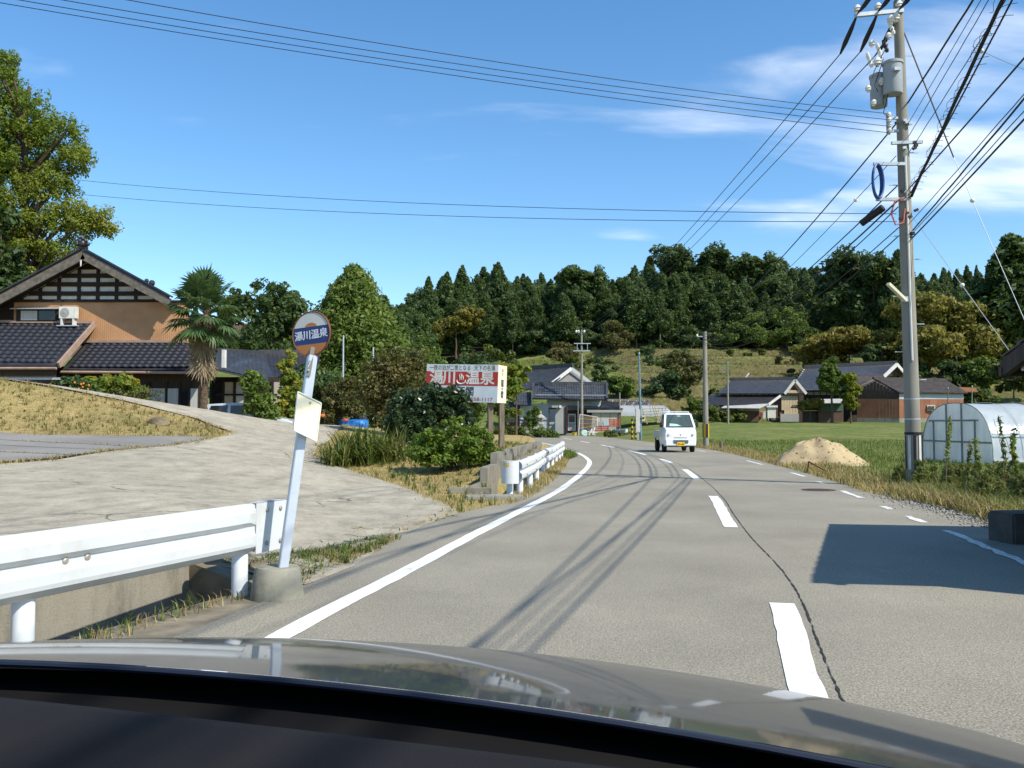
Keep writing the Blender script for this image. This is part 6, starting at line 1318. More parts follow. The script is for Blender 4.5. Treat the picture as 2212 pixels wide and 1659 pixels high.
mh_ = thing('main_farmhouse', 'large farmhouse with long dark ridge behind the two garden trees', 'house', P(1830, 905, Yk + 4)); Ym = Yk + 4
tile_roof('roof', mh_, [P(1738, 796, Ym + 3), P(1936, 786, Ym + 3), P(1908, 815, Ym - 1.5), P(1716, 838, Ym - 2.5)], M_TILEG, .32, .32)
tile_roof('roof', mh_, [P(1738, 794, Ym + 3), P(1740, 800, Ym + 10), P(1710, 836, Ym + 9), P(1712, 838, Ym - 2.5)], M_TILEG, .32, .32)
tile_roof('lower_roof', mh_, [P(1722, 826, Ym - 1.5), P(1908, 814, Ym - 1.5), P(1908, 840, Ym - 3.5), P(1716, 844, Ym - 3.5)], M_TILEG, .32, .32)
for k in range(3): b_ = MB(); b_.bar(P(1736, 797 - 3.2 * k, Ym + 3), P(1937, 787.5 - 3.4 * k, Ym + 3), .5 - .1 * k, .2); O('ridge_course', b_, M_TILE, mh_)
ga = P(1934, 789, Ym - .2); gl_ = P(1906, 814, Ym - 1.2); gr_ = P(1954, 810, Ym + 2.5)
b_ = MB(); b_.slab([ga, gl_, gr_], .12, (.4, -1, 0)); O('gable_wall', b_, M_OLDW, mh_)
for e in (gl_, gr_): b_ = MB(); b_.bar(ga + Vector((.05, -.4, .1)), e + Vector((.05, -.4, 0)), .12, .5); O('barge_board', b_, M_WHITEB, mh_)
tile_roof('roof', mh_, [P(1936, 786, Ym + 3), P(1940, 784, Ym + 12), P(1962, 812, Ym + 12), P(1955, 811, Ym + 3)], M_TILEG, .32, .32)
for k in range(7): b_ = MB(); b_.box(P(1721 + 2.6 * k, 823 - 4.1 * k, Ym - .4 + .45 * k), (.22, .1, .14)); O('hip_tile', b_, M_WHITEB, mh_)
for k in range(6): b_ = MB(); b_.box(P(1910 + 3.0 * k, 811 - 3.3 * k, Ym - 1.0), (.22, .1, .14)); O('hip_tile', b_, M_WHITEB, mh_)
prect('wall', mh_, 1718, 838, 1900, 912, Ym - 1.5, M_OLDW)
for i in range(5): prect('plaster_panel', mh_, 1745 + 14 * i, 846, 1757 + 14 * i, 853, Ym - 1.7, M_PLAST, .06)
mid = tile_roof('front_roof', mh_, [P(1836, 809, Ym - 2), P(1908, 809, Ym - 2), P(1912, 828, Ym - 5), P(1858, 832, Ym - 5)], M_TILEB, .32, .32)
tile_roof('front_roof', mh_, [P(1836, 809, Ym - 2), P(1836, 809, Ym - 2.2), P(1824, 830, Ym - 4.6), P(1858, 832, Ym - 5)], M_TILEB, .32, .32)
ht = thing('garden_shed', 'small shed with pale sheet roof behind the yellow green tree', 'shed', P(1790, 908, Yk - 4))
b_ = MB(); b_.slab([P(1772, 862, Yk - 3), P(1822, 861, Yk - 3), P(1826, 870, Yk - 5.5), P(1757, 870.5, Yk - 5.5)], .08, (0, -.3, 1)); O('sheet_roof', b_, M_METW, ht); prect('wall', ht, 1768, 868, 1822, 912, Yk - 4, M_BRWALL); prect('green_screen', ht, 1773, 872, 1820, 888, Yk - 4.1, mat('green mesh', (.06, .10, .075)), .05); prect('wall', ht, 1734, 880, 1770, 912, Yk - 3.5, M_OLDW)
tile_roof('wall_cap', ht, [P(1712, 875, Yk - 3.4), P(1770, 875, Yk - 3.4), P(1772, 880, Yk - 4.2), P(1708, 880, Yk - 4.2)], M_TILEB, .32, .32)
b_ = MB(); b_.bar(P(1735, 887, Yk - 3.6), P(1770, 887, Yk - 3.6), .1, .1); O('rail', b_, M_PLAST, ht)

bn = thing('red_barn', 'long barn with rusty red metal walls and dark roof', 'barn', P(1960, 905, Yk - 4)); Yb = Yk - 4
tile_roof('roof', bn, [P(1889, 818, Yb + 1), P(2043, 821, Yb + 3), P(2091, 849, Yb - 1.4), P(1943, 848, Yb - 3.4)], M_TILEB, .34, .34)
tile_roof('roof', bn, [P(2043, 821, Yb + 3), P(1889, 818, Yb + 1), P(1850, 837, Yb - .6), P(1990, 840, Yb + 6)], M_TILEB, .34, .34)
b_ = MB(); b_.bar(P(1886, 817, Yb + 1), P(2045, 820, Yb + 3), .45, .3); O('ridge_cap', b_, M_TILEB, bn)
gq = [P(1889, 821, Yb + .6), P(1851, 840, Yb - .3), P(1851, 862, Yb - .3), P(1942.5, 862, Yb - 3.0), P(1942.5, 848, Yb - 3.0)]
b_ = MB(); b_.slab(gq, .12, (-.3, -1, 0)); O('gable_wall', b_, M_OLDW, bn)
for i in range(13):
    f0 = i / 13; f1 = (i + 1) / 13; x0 = 1851 + 91.5 * f0; x1 = 1851 + 91.5 * f1; xm = (x0 + x1) / 2; top_ = (840 - 19 * (xm - 1851) / 38) if xm < 1889 else (821 + 27 * (xm - 1889) / 53.5)
    ya = Yb - .35 - 2.7 * f0; yb2 = Yb - .35 - 2.7 * f1; b_ = MB(); b_.slab([P(x0 + .3, 861, ya), P(x1 - .3, 861, yb2), P(x1 - .3, top_ + 3, yb2), P(x0 + .3, top_ + 3, ya)], .05, (-.3, -1, 0)); O('plank', b_, M_OLDW, bn)
    b_ = MB(); b_.slab([P(x0 + .2, 903, ya - .1), P(x1 - .2, 903, yb2 - .1), P(x1 - .2, 861.5, yb2 - .1), P(x0 + .2, 861.5, ya - .1)], .05, (-.3, -1, 0)); O('metal_sheet', b_, M_REDBARN, bn)
for i in range(15):
    f0 = i / 15; f1 = (i + 1) / 15; x0 = 1942.5 + 139 * f0; x1 = 1942.5 + 139 * f1; ya = Yb - 3.0 + 2.0 * f0; yb2 = Yb - 3.0 + 2.0 * f1
    b_ = MB(); b_.slab([P(x0 + .15, 903, ya), P(x1 - .15, 903, yb2), P(x1 - .15, 862, yb2), P(x0 + .15, 862, ya)], .08, (0.2, -1, 0)); O('metal_sheet', b_, M_REDBARN, bn)
    b_ = MB(); b_.slab([P(x0, 862, ya + .02), P(x1, 862, yb2 + .02), P(x1, 850, yb2 + .02), P(x0, 850, ya + .02)], .08, (0.2, -1, 0)); O('top_panel', b_, M_BLUEW, bn)
b_ = MB(); b_.slab([P(1851, 918, Yb - .5), P(1942, 918, Yb - 3.1), P(1942, 903, Yb - 3.1), P(1851, 903, Yb - .5)], .2, (-.3, -1, 0)); O('foundation', b_, M_CONC, bn); b_ = MB(); b_.slab([P(1942.5, 918, Yb - 3.05), P(2082, 918, Yb - 1.05), P(2082, 903.5, Yb - 1.05), P(1942.5, 903.5, Yb - 3.05)], .2, (.2, -1, 0)); O('foundation', b_, M_CONC, bn)
wn_ = prect('window', bn, 2003, 875, 2020, 887, Yb - 2.3, M_PLAST, .1); prect('pane', wn_, 2004.5, 877, 2011, 885.5, Yb - 2.42, M_GLASS, .03); prect('pane', wn_, 2012, 877, 2018.5, 885.5, Yb - 2.42, M_GLASS, .03)
b_ = MB(); b_.slab([P(2072, 836, Yb + 8), P(2108, 838, Yb + 8), P(2112, 846, Yb + 5), P(2076, 846, Yb + 5)], .1, (0, -.3, 1)); O('rusty_shed_roof', b_, M_RUST, None, 'rusty sheet roof peeping out behind the red barn', 'roof')
# trees by the houses
make_tree('garden_tree', 'dark green tree in front of the main farmhouse', 'tree', None, lob((0, 0, 5.8, 1.4, 1.3, 1.1), (-.3, 0, 7.0, 1.1, 1, .9), (.2, 0, 7.9, .6, .6, .6), (.9, 0, 5.2, 1.1, 1, .9), (-.9, 0, 5.0, 1.0, 1, .8), (.3, 0, 4.3, 1.1, 1, .6)), 150, .4, 50, .24, ML['lush'], 3.6, .2, 95, 10, loc=gp(1797, 922, 112))
make_tree('garden_tree', 'slim yellow green tree in front of the red barn', 'tree', None, lob((0, 0, 5.4, .8, .8, 1.0), (.3, 0, 4.3, .95, .8, .8), (-.3, 0, 3.2, .85, .8, .7), (.3, 0, 2.2, .7, .7, .5)), 110, .33, 44, .22, ML['yellow'], 1.4, .11, 96, 8, loc=gp(1838, 922, 111))
make_tree('maple_shrub', 'rust coloured clipped shrub before the main farmhouse', 'bush', None, lob((0, 0, 2.4, 1.4, 1, .5), (-1, 0, 2.0, .8, .8, .4), (.9, 0, 2.6, .8, .8, .4)), 70, .3, 40, .18, ML['autumn'], 1.2, .1, 97, 8, loc=gp(1750, 915, 114))
for i, (px, Yt, h, wd_, lbl) in enumerate(((1835, 158, 12.5, 17, 'spreading orange tinted tree behind the main farmhouse'), (2035, 150, 17.5, 20, 'largest golden green tree right of the utility pole'), (2175, 175, 14, 13, 'golden green tree at the right edge beyond the barn'))):
    t_ = broad_proto('autumn_tree', h, wd_, 110 + i, 300, 75, 'autumn', .5, .10, .35); tag(t_, lbl, 'tree', 'autumn trees behind the farm'); t_.location = gp(px, 800, Yt)
for i, (px, py, Yt, h, wd_, m, lbl) in enumerate(((2130, 850, 140, 6, 9, 'lush', 'leafy thicket above the greenhouse'), (2190, 850, 132, 6, 8, 'weed', 'leafy thicket at the right edge above the greenhouse'), (1905, 800, 150, 9, 7, 'dark', 'dark bush between the two autumn trees'), (1960, 830, 145, 7, 8, 'dark', 'dark bush behind the utility pole'), (2060, 830, 142, 6, 8, 'dark', 'dark bush under the largest golden tree'), (2110, 880, 128, 4.0, 6, 'weed', 'low bush behind the red barn end'))):
    t_ = broad_proto('thicket', h, wd_, 120 + i, 90, 60, m, .38, .05); tag(t_, lbl, 'bush'); t_.location = gp(px, py, Yt)

# ================================================================ GREENHOUSE
XG = 16.0
M_FILM, _t, _b = newmat('clear poly film')
_v = coords(_t, (1, 1, .4)); _c = ramp(_t, noise(_t, _v, 1.4, 6, .65), [(.3, (.62, .67, .70)), (.7, (.78, .83, .86))]); _t.links.new(_c, _b.inputs['Base Color']); _b.inputs['Roughness'].default_value = .25; _b.inputs['Specular IOR Level'].default_value = .6
_tr = node(_t, 'ShaderNodeBsdfTransparent'); _tr.inputs[0].default_value = (.86, .89, .90, 1); _tl = node(_t, 'ShaderNodeBsdfTranslucent'); _t.links.new(_c, _tl.inputs[0]); _m1 = node(_t, 'ShaderNodeMixShader'); _m1.inputs[0].default_value = .45; _t.links.new(_b.outputs[0], _m1.inputs[1]); _t.links.new(_tl.outputs[0], _m1.inputs[2])
_m2 = node(_t, 'ShaderNodeMixShader'); _t.links.new(remap(_t, noise(_t, _v, 2.2, 5), .3, .7, .78, .95), _m2.inputs[0]); _t.links.new(_tr.outputs[0], _m2.inputs[1]); _t.links.new(_m1.outputs[0], _m2.inputs[2]); _t.links.new(_m2.outputs[0], _t.nodes['Material Output'].inputs['Surface']); bump(_t, _b, noise(_t, _v, 3.5, 5, .6), .5, .08)
gh = thing('greenhouse', 'clear plastic tunnel greenhouse with framed end wall', 'greenhouse', (XG, 32, -.1)); y0, y1, hz, zb0 = 29.5, 34.6, 2.12, -.12
def arch(f): 
    a = math.pi * f; return (y0 + y1) / 2 - (y1 - y0) / 2 * math.copysign(abs(math.cos(a)) ** .8, math.cos(a)), zb0 + hz * math.sin(a) ** .72
NA = 22; ARC = [arch(i / NA) for i in range(NA + 1)]
xs_ = [XG + 1.0 * i for i in range(0, 27)]; b_ = MB(); vs = []; rs = random.Random(4)
for i, x in enumerate(xs_): vs += [Vector((x, y, z - (.03 if i % 2 else 0) + rs.uniform(-.01, .01))) for y, z in ARC]
b_.add(vs, [(j * (NA + 1) + i, j * (NA + 1) + i + 1, (j + 1) * (NA + 1) + i + 1, (j + 1) * (NA + 1) + i) for j in range(len(xs_) - 1) for i in range(NA)]); O('film_cover', b_, M_FILM, gh, smooth=True)
b_ = MB(); b_.add([Vector((XG + .02, y, z)) for y, z in ARC], [tuple(range(NA + 1))]); O('end_film', b_, M_FILM, gh)
M_FRM = mat('grey green frame', (.26, .29, .27), (.2, .22, .21), rough=.6, metal=.2)
for x in xs_[::2]: b_ = MB(); b_.tube([Vector((x, y, z + .012)) for y, z in ARC], .017, 6); O('hoop', b_, M_FRM, gh)
for k in range(1, 26, 3): b_ = MB(); b_.tube([Vector((XG + k + .4 * (y - y0) * 0, y, z + .03)) for y, z in ARC], .008, 5); O('strap', b_, M_GALV, gh)
for yv in (30.6, 31.5, 32.6, 33.6): zz_ = np.interp(yv, [a for a, _ in ARC], [z for _, z in ARC]); b_ = MB(); b_.bar((XG - .02, yv, zb0), (XG - .02, yv, zz_ if yv in (32.6, 31.5) else 1.38), .05, .05); O('mullion', b_, M_FRM, gh)
for z_, ya, yb2 in ((1.38, 30.4, 33.9), (.62, 29.6, 34.5)): b_ = MB(); b_.bar((XG - .025, ya, z_), (XG - .025, yb2, z_), .05, .06); O('transom', b_, M_FRM, gh)
b_ = MB(); b_.bar((XG, y0 - .04, .02), (XG + 26, y0 - .04, .02), .05, .06); O('base_rail', b_, M_PLAST, gh)
b_ = MB(); b_.bar((XG, y0 + .06, .9), (XG + 26, y0 + .06, .9), .03, .03); O('side_rail', b_, M_GALV, gh)

# ================================================================ SAND HEAP, STAKES
M_SAND = mat('damp yellow sand', (.42, .33, .19), (.33, .25, .14), scale=1.6, rough=.95, bmp=.5, bscale=9, bdist=.03, dirt=((.22, .17, .10), .4), dscale=2.0)
sc_ = G(1772, 1004); NU, NVv = 72, 22; V = []; rs = np.random.RandomState(6); ph = rs.uniform(0, 6, 8)
for j in range(NVv + 1):
    f = j / NVv
    for i in range(NU):
        a = 2 * math.pi * i / NU; k = 1 + .10 * math.sin(2 * a + ph[0]) + .06 * math.sin(5 * a + ph[1]) + .03 * math.sin(11 * a + ph[2] + 5 * f); rr2 = (1 - f) * k
        x = 1.68 * rr2 * math.cos(a); y = 1.25 * rr2 * math.sin(a); z = .98 * (1 - (1 - f) ** 1.5) * .92 - .08 + .035 * math.sin(a * 9 + f * 14) * (1 - f) * f * 2 + .05 * math.sin(4 * a + ph[3]) * f * (1 - f) * 3 + rs.uniform(-.008, .008)
        V.append((sc_.x + x - .12 * f, sc_.y + y, sc_.z + z))
b_ = MB(); b_.add(V, [(j * NU + i, j * NU + (i + 1) % NU, (j + 1) * NU + (i + 1) % NU, (j + 1) * NU + i) for j in range(NVv) for i in range(NU)]); b_.V = [v + Vector((.03 * math.sin(v.x * 7 + v.y * 3) , .03 * math.sin(v.y * 9 + v.x * 4), .035 * math.sin(v.x * 11 + 2 * math.sin(v.y * 8)) * math.sin(v.y * 10))) for v in b_.V]
sh_ = thing('sand_heap', 'heap of yellow sand on the verge beside the road', 'sand', sc_); O('heap', b_, M_SAND, sh_, smooth=True)
b2 = MB(); rq = random.Random(3)
for i in range(150):
    v = b_.V[rq.randrange(NU * 3, NU * NVv)]; s_ = rq.uniform(.012, .04); b2.lathe([(.3 * s_, -.6 * s_), (s_, 0), (.5 * s_, .6 * s_)], v, 5)
tag(O('clod', b2, mat('damp clods', (.27, .205, .115), (.2, .15, .085)), sh_), kind='stuff')
t_ = thing('rusty_bracket', 'bent rusty bar standing before the sand heap', 'bar', G(1747, 1022)); 
for a, b in (((1743, 1025), (1747, 997)), ((1747, 997), (1785, 1018))): b_ = MB(); b_.bar(P(*a, 22.4), P(*b, 22.4 if b[0] < 1750 else 22.0), .03, .03); O('arm', b_, M_RUST, t_)
b_ = MB(); v = G(1558, 972); b_.lathe([(.09, v.z - .2), (.085, v.z + .42), (.06, v.z + .45), (.001, v.z + .45)], (v.x, v.y, 0), 8); O('wooden_stake', b_, M_WOODG, None, 'short wooden stake at the field edge past the striped pole', 'stake')
b_ = MB(); b_.bar(P(1618, 806, 160), P(1611, 815, 160), .25, .25); O('white_pipe', b_, M_PLAST, None, 'short white pipe slanting out of the terraced bank', 'pipe')

# ================================================================ POLES
M_POLE = mat('grey concrete pole', (.27, .255, .215), (.20, .19, .16), scale=3, stretch=(1, 1, .35), rough=.85, dirt=((.14, .13, .11), .35), dscale=.9)
M_WIRE = mat('black cable', (.012, .012, .013), rough=.6); M_PORC = mat('white porcelain', (.74, .73, .68), rough=.2, spec=.6); M_DKI = mat('dark insulator cover', (.025, .022, .022), rough=.6)
M_TRANS = mat('transformer grey', (.31, .34, .36), (.27, .30, .32), scale=3, rough=.5)
PB = Vector((7.93, 17.5, 0)); PT = P(1940, 8, 17.4); PD = (PT - PB).normalized()
def on(py, off=(0, 0, 0)):
    """point on the pole's axis that shows at picture height py"""
    lo, hi = 0.0, 1.2
    for _ in range(40):
        m_ = (lo + hi) / 2; v = PB.lerp(PT, m_); yv = CY - F_PX * ((v.z - EYE) * math.cos(PITCH) - v.y * math.sin(PITCH)) / (v.y * math.cos(PITCH) + (v.z - EYE) * math.sin(PITCH))
        if yv > py: lo = m_
        else: hi = m_
    return PB.lerp(PT, lo) + Vector(off)
up = thing('utility_pole', 'tall concrete utility pole with transformers beside the greenhouse', 'utility pole', PB)
b_ = MB(); b_.tube([PB - PD * .5, PB.lerp(PT, .5), PT], [.155, .125, .09], 18); O('shaft', b_, M_POLE, up, smooth=True)
b_ = MB(); b_.lathe([(.085, 0), (.09, .1), (.06, .16), (.001, .17)], PT - Vector((0, 0, .06)), 14); O('cap', b_, mat('mossy cap', (.17, .18, .09), (.12, .12, .08), scale=9), up)
for py in (905, 862, 820, 780, 738, 700, 660, 600, 540, 490): 
    c = on(py); b_ = MB(); b_.tube([c - PD * .012, c + PD * .012], .155 - .07 * (c.z / 9.7), 18); O('band', b_, M_GALV, up)
for i, py in enumerate((120, 160, 330, 400, 455, 510, 560, 640, 700, 760, 820)): c = on(py); s_ = -1 if i % 2 else 1; b_ = MB(); b_.bar(c, c + Vector((.30 * s_, 0, 0)), .018, .018); O('step_bolt', b_, M_GALV, up)
# striped bands low down
c = on(1000); 
for k in range(10):
    a = R(36 * k); b_ = MB(); ra = .168; p_ = PB + Vector((ra * math.cos(a), ra * math.sin(a), 0)); b_.slab([Vector((PB.x + ra * math.cos(a + d), PB.y + ra * math.sin(a + d), z)) for d, z in ((-.15, .35), (.15, .35), (.15, 1.02), (-.15, 1.02))], .01, (math.cos(a), math.sin(a), 0)); O('stripe', b_, M_BLK if k % 2 else mat('white stripe', (.62, .62, .58)), up)
b_ = MB(); b_.tube([PB + Vector((0, 0, 1.03)), PB + Vector((0, 0, 1.08))], .172, 16); O('band', b_, M_BLK, up)
# conduit
b_ = MB(); b_.tube([on(340, (-.02, -.13, 0)), on(500, (-.02, -.14, 0)), on(660, (-.03, -.145, 0)), on(780, (-.03, -.15, 0))], .022, 8); O('conduit', b_, M_PLAST, up, smooth=True)
# crossarm and insulators
a = on(28, (.05, -.1, 0)); b = a + Vector((-.98, -.05, -.12)); b_ = MB(); b_.bar(a, b, .075, .075); xa_ = O('crossarm', b_, M_GALV, up)
def insul(c, parent, s=1.0): 
    b_ = MB(); b_.lathe([(.03 * s, 0), (.03 * s, .03 * s), (.065 * s, .04 * s), (.05 * s, .07 * s), (.07 * s, .085 * s), (.05 * s, .12 * s), (.03 * s, .15 * s)], c, 10); return O('insulator', b_, M_PORC, parent, smooth=True)
HV = []
for f in (.08, .52, .95):
    p_ = a.lerp(b, f); insul(p_ + Vector((0, 0, .04)), xa_, 1.1); e = p_ + Vector((-.12, .62, -.52)) 
    b_ = MB(); b_.tube([p_ + Vector((0, .05, 0)), p_.lerp(e, .35), p_.lerp(e, .7), e], [.02, .045, .05, .02], 7); O('strain_insulator', b_, M_DKI, xa_); HV.append((p_, e))
    e2 = p_ + Vector((.12, -.6, .22)); b_ = MB(); b_.tube([p_ + Vector((0, -.05, .03)), p_.lerp(e2, .35), p_.lerp(e2, .7), e2], [.02, .045, .05, .02], 7); O('strain_insulator', b_, M_DKI, xa_)
# cut-outs and bushings
for (px, py, s) in ((1818, 0, 0),): pass
for dx_, py, s in ((-.28, 92, .9), (-.22, 60, 1.2), (-.62, 108, .9), (-.52, 150, 1.2), (-.45, 190, 1.0), (-.72, 205, .9), (-.62, 235, .9), (-.30, 180, 1.1), (-.12, 55, 1.2)):
    insul(on(py, (dx_, -.15, 0)), up, s)
for dx_, py, L_ in ((-.42, 130, .3), (-.30, 118, .26), (-.16, 80, .34), (-.62, 150, .3)): c = on(py, (dx_, -.12, 0)); b_ = MB(); b_.lathe([(.03, 0), (.045, .05), (.03, .08), (.045, .12), (.03, .16), (.045, .2), (.03, L_)], (0, 0, 0), 8); b_.xf(Matrix.Translation(c) @ Matrix.Rotation(R(-18), 4, 'Y')); O('cutout_fuse', b_, M_PORC if L_ > .28 else M_DKI, up, smooth=True)
for k in range(5): c = on(70 + 32 * k, (-.2 - .1 * (k % 3), -.16, 0)); d_ = on(150 + 28 * k, (-.75 + .1 * k, -.2, 0)); b_ = MB(); b_.tube([c, c.lerp(d_, .5) + Vector((-.12, 0, -.2)), d_], .009, 5); O('jumper', b_, M_WIRE, up)
for (dx_, dy_, pt_, pb_, r_) in ((-.25, -.20, 143, 212, .19), (-.42, .08, 160, 228, .17)):
    c0_ = on(pb_, (dx_, dy_, 0)); c1_ = on(pt_, (dx_, dy_, 0)); h_ = c1_.z - c0_.z; b_ = MB(); b_.lathe([(r_ * .9, 0), (r_ * .96, .04), (r_ * .96, h_ - .06), (r_ * 1.06, h_ - .05), (r_ * 1.06, h_), (r_ * .5, h_ + .05), (.001, h_ + .05)], c0_, 22); tf = O('transformer', b_, M_TRANS, up, smooth=True)
    b_ = MB(); b_.box(c1_ + Vector((0, 0, -h_ * .35)), (.12, .5, .06)); O('hanger', b_, M_GALV, tf)
# low tension rack, brackets, coil
b_ = MB(); b_.bar(on(248, (-.30, -.05, 0)), on(292, (-.30, -.05, 0)), .07, .05); rk = O('rack', b_, M_GALV, up)
for py in (252, 263, 274, 286): insul(on(py, (-.30, -.1, -.05)), rk, .7)
for py in (256, 284): b_ = MB(); b_.bar(on(py, (-.32, -.03, 0)), on(py, (.05, -.03, 0)), .05, .05); O('arm', b_, M_GALV, up)
for y_, x0_, x1_ in ((313, -.28, .33), (358, -.65, .0), (434, -.62, .0)): b_ = MB(); b_.bar(on(y_, (x0_, -.12, 0)), on(y_, (x1_, -.12, .02 if y_ == 313 else 0)), .06, .06); O('bracket', b_, M_GALV, up)
cc_ = on(397, (-.60, -.14, 0)); b_ = MB()
for k in range(3): b_.tube([cc_ + Vector(((.145 - .01 * k) * math.cos(t), .04 * k - .06 + .10 * math.cos(t), (.335 - .008 * k) * math.sin(t))) for t in [2 * math.pi * i / 28 for i in range(29)]], .023, 6)
O('cable_coil', b_, mat('blue cable sheath', (.02, .075, .26), rough=.45), up, smooth=True)
b_ = MB(); b_.tube([on(430, (-.05, -.15, 0)), on(440, (-.28, -.18, 0)), on(465, (-.36, -.18, 0)), on(490, (-.28, -.18, 0)), on(485, (-.12, -.16, 0)), on(455, (-.08, -.16, 0))], .018, 7); O('orange_conduit', b_, mat('salmon conduit', (.55, .17, .13)), up, smooth=True)
b_ = MB(); b_.tube([on(475, (-.72, .4, .02)), on(447, (-.42, .05, 0))], [.07, .075], 12); O('splice_box', b_, M_DKI, up, smooth=True)
b_ = MB(); b_.bar(on(652, (-.10, -.12, 0)), on(618, (-.52, -.30, 0)), .075, .055); O('street_lamp_tube', b_, mat('cream lamp housing', (.66, .65, .46)), up)
b_ = MB(); b_.box(on(648, (-.12, -.1, 0)), (.1, .12, .1)); O('lamp_bracket', b_, M_GALV, up)
rs = random.Random(12)
for k in range(16): py = rs.choice((268, 285, 318, 330, 420, 455, 470, 505)) + rs.uniform(-6, 6); c = on(py, (rs.uniform(-.2, .25), -.13, 0)); b_ = MB(); b_.box(c, (.07, .06, .05), Matrix.Rotation(rs.uniform(-.5, .5), 3, 'Y')); O('clamp', b_, M_DKI if k % 3 else M_GALV, up)

# other poles
def conc_pole(px, pyb, pyt, lbl, r0, r1, Y=None, z0=None):
    v = G(px, pyb) if Y is None else gp(px, pyb, Y); zt_ = P(px, pyt, v.y).z; t = thing('utility_pole', lbl, 'utility pole', v); b_ = MB(); b_.tube([v - Vector((0, 0, .4)), Vector((v.x, v.y, (v.z + zt_) / 2)), Vector((v.x, v.y, zt_))], [r0, (r0 + r1) / 2, r1], 14); O('shaft', b_, M_POLE, t, smooth=True); return t, v, zt_
pA, vA, zA = conc_pole(1257, 940, 712, 'concrete pole with crossarms in front of the bend house', .19, .11)
for py, x0, x1, in ((742, 1240, 1276), (758, 1238, 1275)): b_ = MB(); b_.bar(P(x0, py, vA.y - .2), P(x1, py, vA.y - .2), .1, .1); O('crossarm', b_, M_GALV, pA)
for x in (1247, 1269): b_ = MB(); b_.bar(P(x, 742, vA.y - .2), P(x, 758, vA.y - .2), .06, .06); O('strut', b_, M_GALV, pA)
for x in (1245, 1250, 1262): insul(P(x, 719, vA.y - .1), pA, 2.2)
for k in range(8): b_ = MB(); z_ = 3.5 + .9 * k; b_.bar((vA.x - .3, vA.y, z_), (vA.x + .3, vA.y, z_), .03, .03); O('step_bolt', b_, M_GALV, pA)
pB, vB, zB = conc_pole(1525, 967, 716, 'concrete pole with yellow and black band behind the kei truck', .165, .105)
for k in range(8):
    a = R(45 * k + 10); ra = .175; b_ = MB(); b_.slab([Vector((vB.x + ra * math.cos(a + d), vB.y + ra * math.sin(a + d), z)) for d, z in ((-.36, .55), (.36, .55), (.36, 1.28), (-.36, 1.28))], .01, (math.cos(a), math.sin(a), 0)); O('stripe', b_, M_YEL if k % 2 else M_BLK, pB)
b_ = MB(); b_.bar(P(1507, 727, vB.y), P(1527, 727, vB.y), .06, .06); O('arm', b_, M_GALV, pB); insul(P(1506, 727, vB.y), pB, .9); b_ = MB(); b_.box(P(1532, 724, vB.y), (.14, .12, .12)); O('clamp', b_, M_DKI, pB)
pC, vC, zC = conc_pole(1573, 917, 780, 'slim concrete pole with an aerial by the low farmhouse', .13, .09, 108)
for k in range(4): b_ = MB(); b_.bar(P(1556 + 2 * k, 796 + 3.0 * k, 108), P(1572, 790 + 3.0 * k, 108), .02, .02); O('aerial_rod', b_, M_GALV, pC)
pE, vE, zE = conc_pole(1339, 935, 848, 'short concrete pole right of the bend house', .1, .08, 108)
for px, t_y, lbl in ((2100, 835, 'thin teal pole behind the greenhouse'), (2048, 838, 'thin wooden pole behind the greenhouse')): v = gp(px, 900, 100); b_ = MB(); b_.tube([v, Vector((v.x, v.y, (v.z + P(px, t_y, 100).z) / 2)), P(px, t_y, 100)], [.07, .06, .05], 6); t_ = thing('thin_pole', lbl, 'pole', v); O('shaft', b_, M_FRM if px == 2100 else M_WOODG, t_); b_ = MB(); b_.ball(P(px, t_y, 100), .08, 6, 4); O('cap', b_, M_GALV, t_)

# ================================================================ WIRES
def wire(label, p, q, sag, r, group=None, n=28, wob=0, name='cable', m=None, balls=()):
    p = Vector(p); q = Vector(q); rs = random.Random(int(abs(p.z * 100 + q.x * 10))); pts = []
    for i in range(n + 1):
        f = i / n; v = p.lerp(q, f) - Vector((0, 0, sag * 4 * f * (1 - f)))
        if wob: v += Vector((rs.uniform(-wob, wob), 0, rs.uniform(-wob, wob)))
        pts.append(v)
    b_ = MB(); b_.tube(pts, r, 5)
    if not balls: return O(name, b_, m or M_WIRE, None, label, 'cable', group, smooth=True)
    t = thing(name, label, 'cable', p, group); O('strand', b_, m or M_WIRE, t, smooth=True)
    for f in balls: b2 = MB(); b2.ball(p.lerp(q, f) - Vector((0, 0, sag * 4 * f * (1 - f))), .045, 10, 6); O('ball_insulator', b2, M_PORC, t, smooth=True)
    return t
for k, ((p_, e), px, lbl) in enumerate(zip(HV, (1262, 1250, 1245), ('right', 'middle', 'left'))): wire('high voltage line from the crossarm to the distant bend pole, %s one' % lbl, e, P(px, 717, vA.y), 1.1, .011, 'high voltage lines')
for k, ((p_, e), lbl) in enumerate(zip(HV, ('right', 'middle', 'left'))): wire('high voltage line leaving the crossarm overhead towards the camera, %s one' % lbl, p_ + Vector((.12, -.6, .22)), Vector((-1.6 + .5 * (2 - k), -14, 11.6)), .2, .011, 'high voltage lines')
for k, (py, px0, z_) in enumerate(((245, 500, 0), (258, 365, 0), (272, 270, 0), (286, 190, 0))):
    a = on(py + 4, (-.34, -.1, 0)); m_ = P(px0, 0, 13.2 + .2 * k); d_ = (m_ - a); wire('thin line crossing the sky to the upper left, number %s from the top' % ('one', 'two', 'three', 'four')[k], a, a + d_ * 2.4 + Vector((0, 0, .6)), .55, .0065, 'lines crossing the sky', n=40)
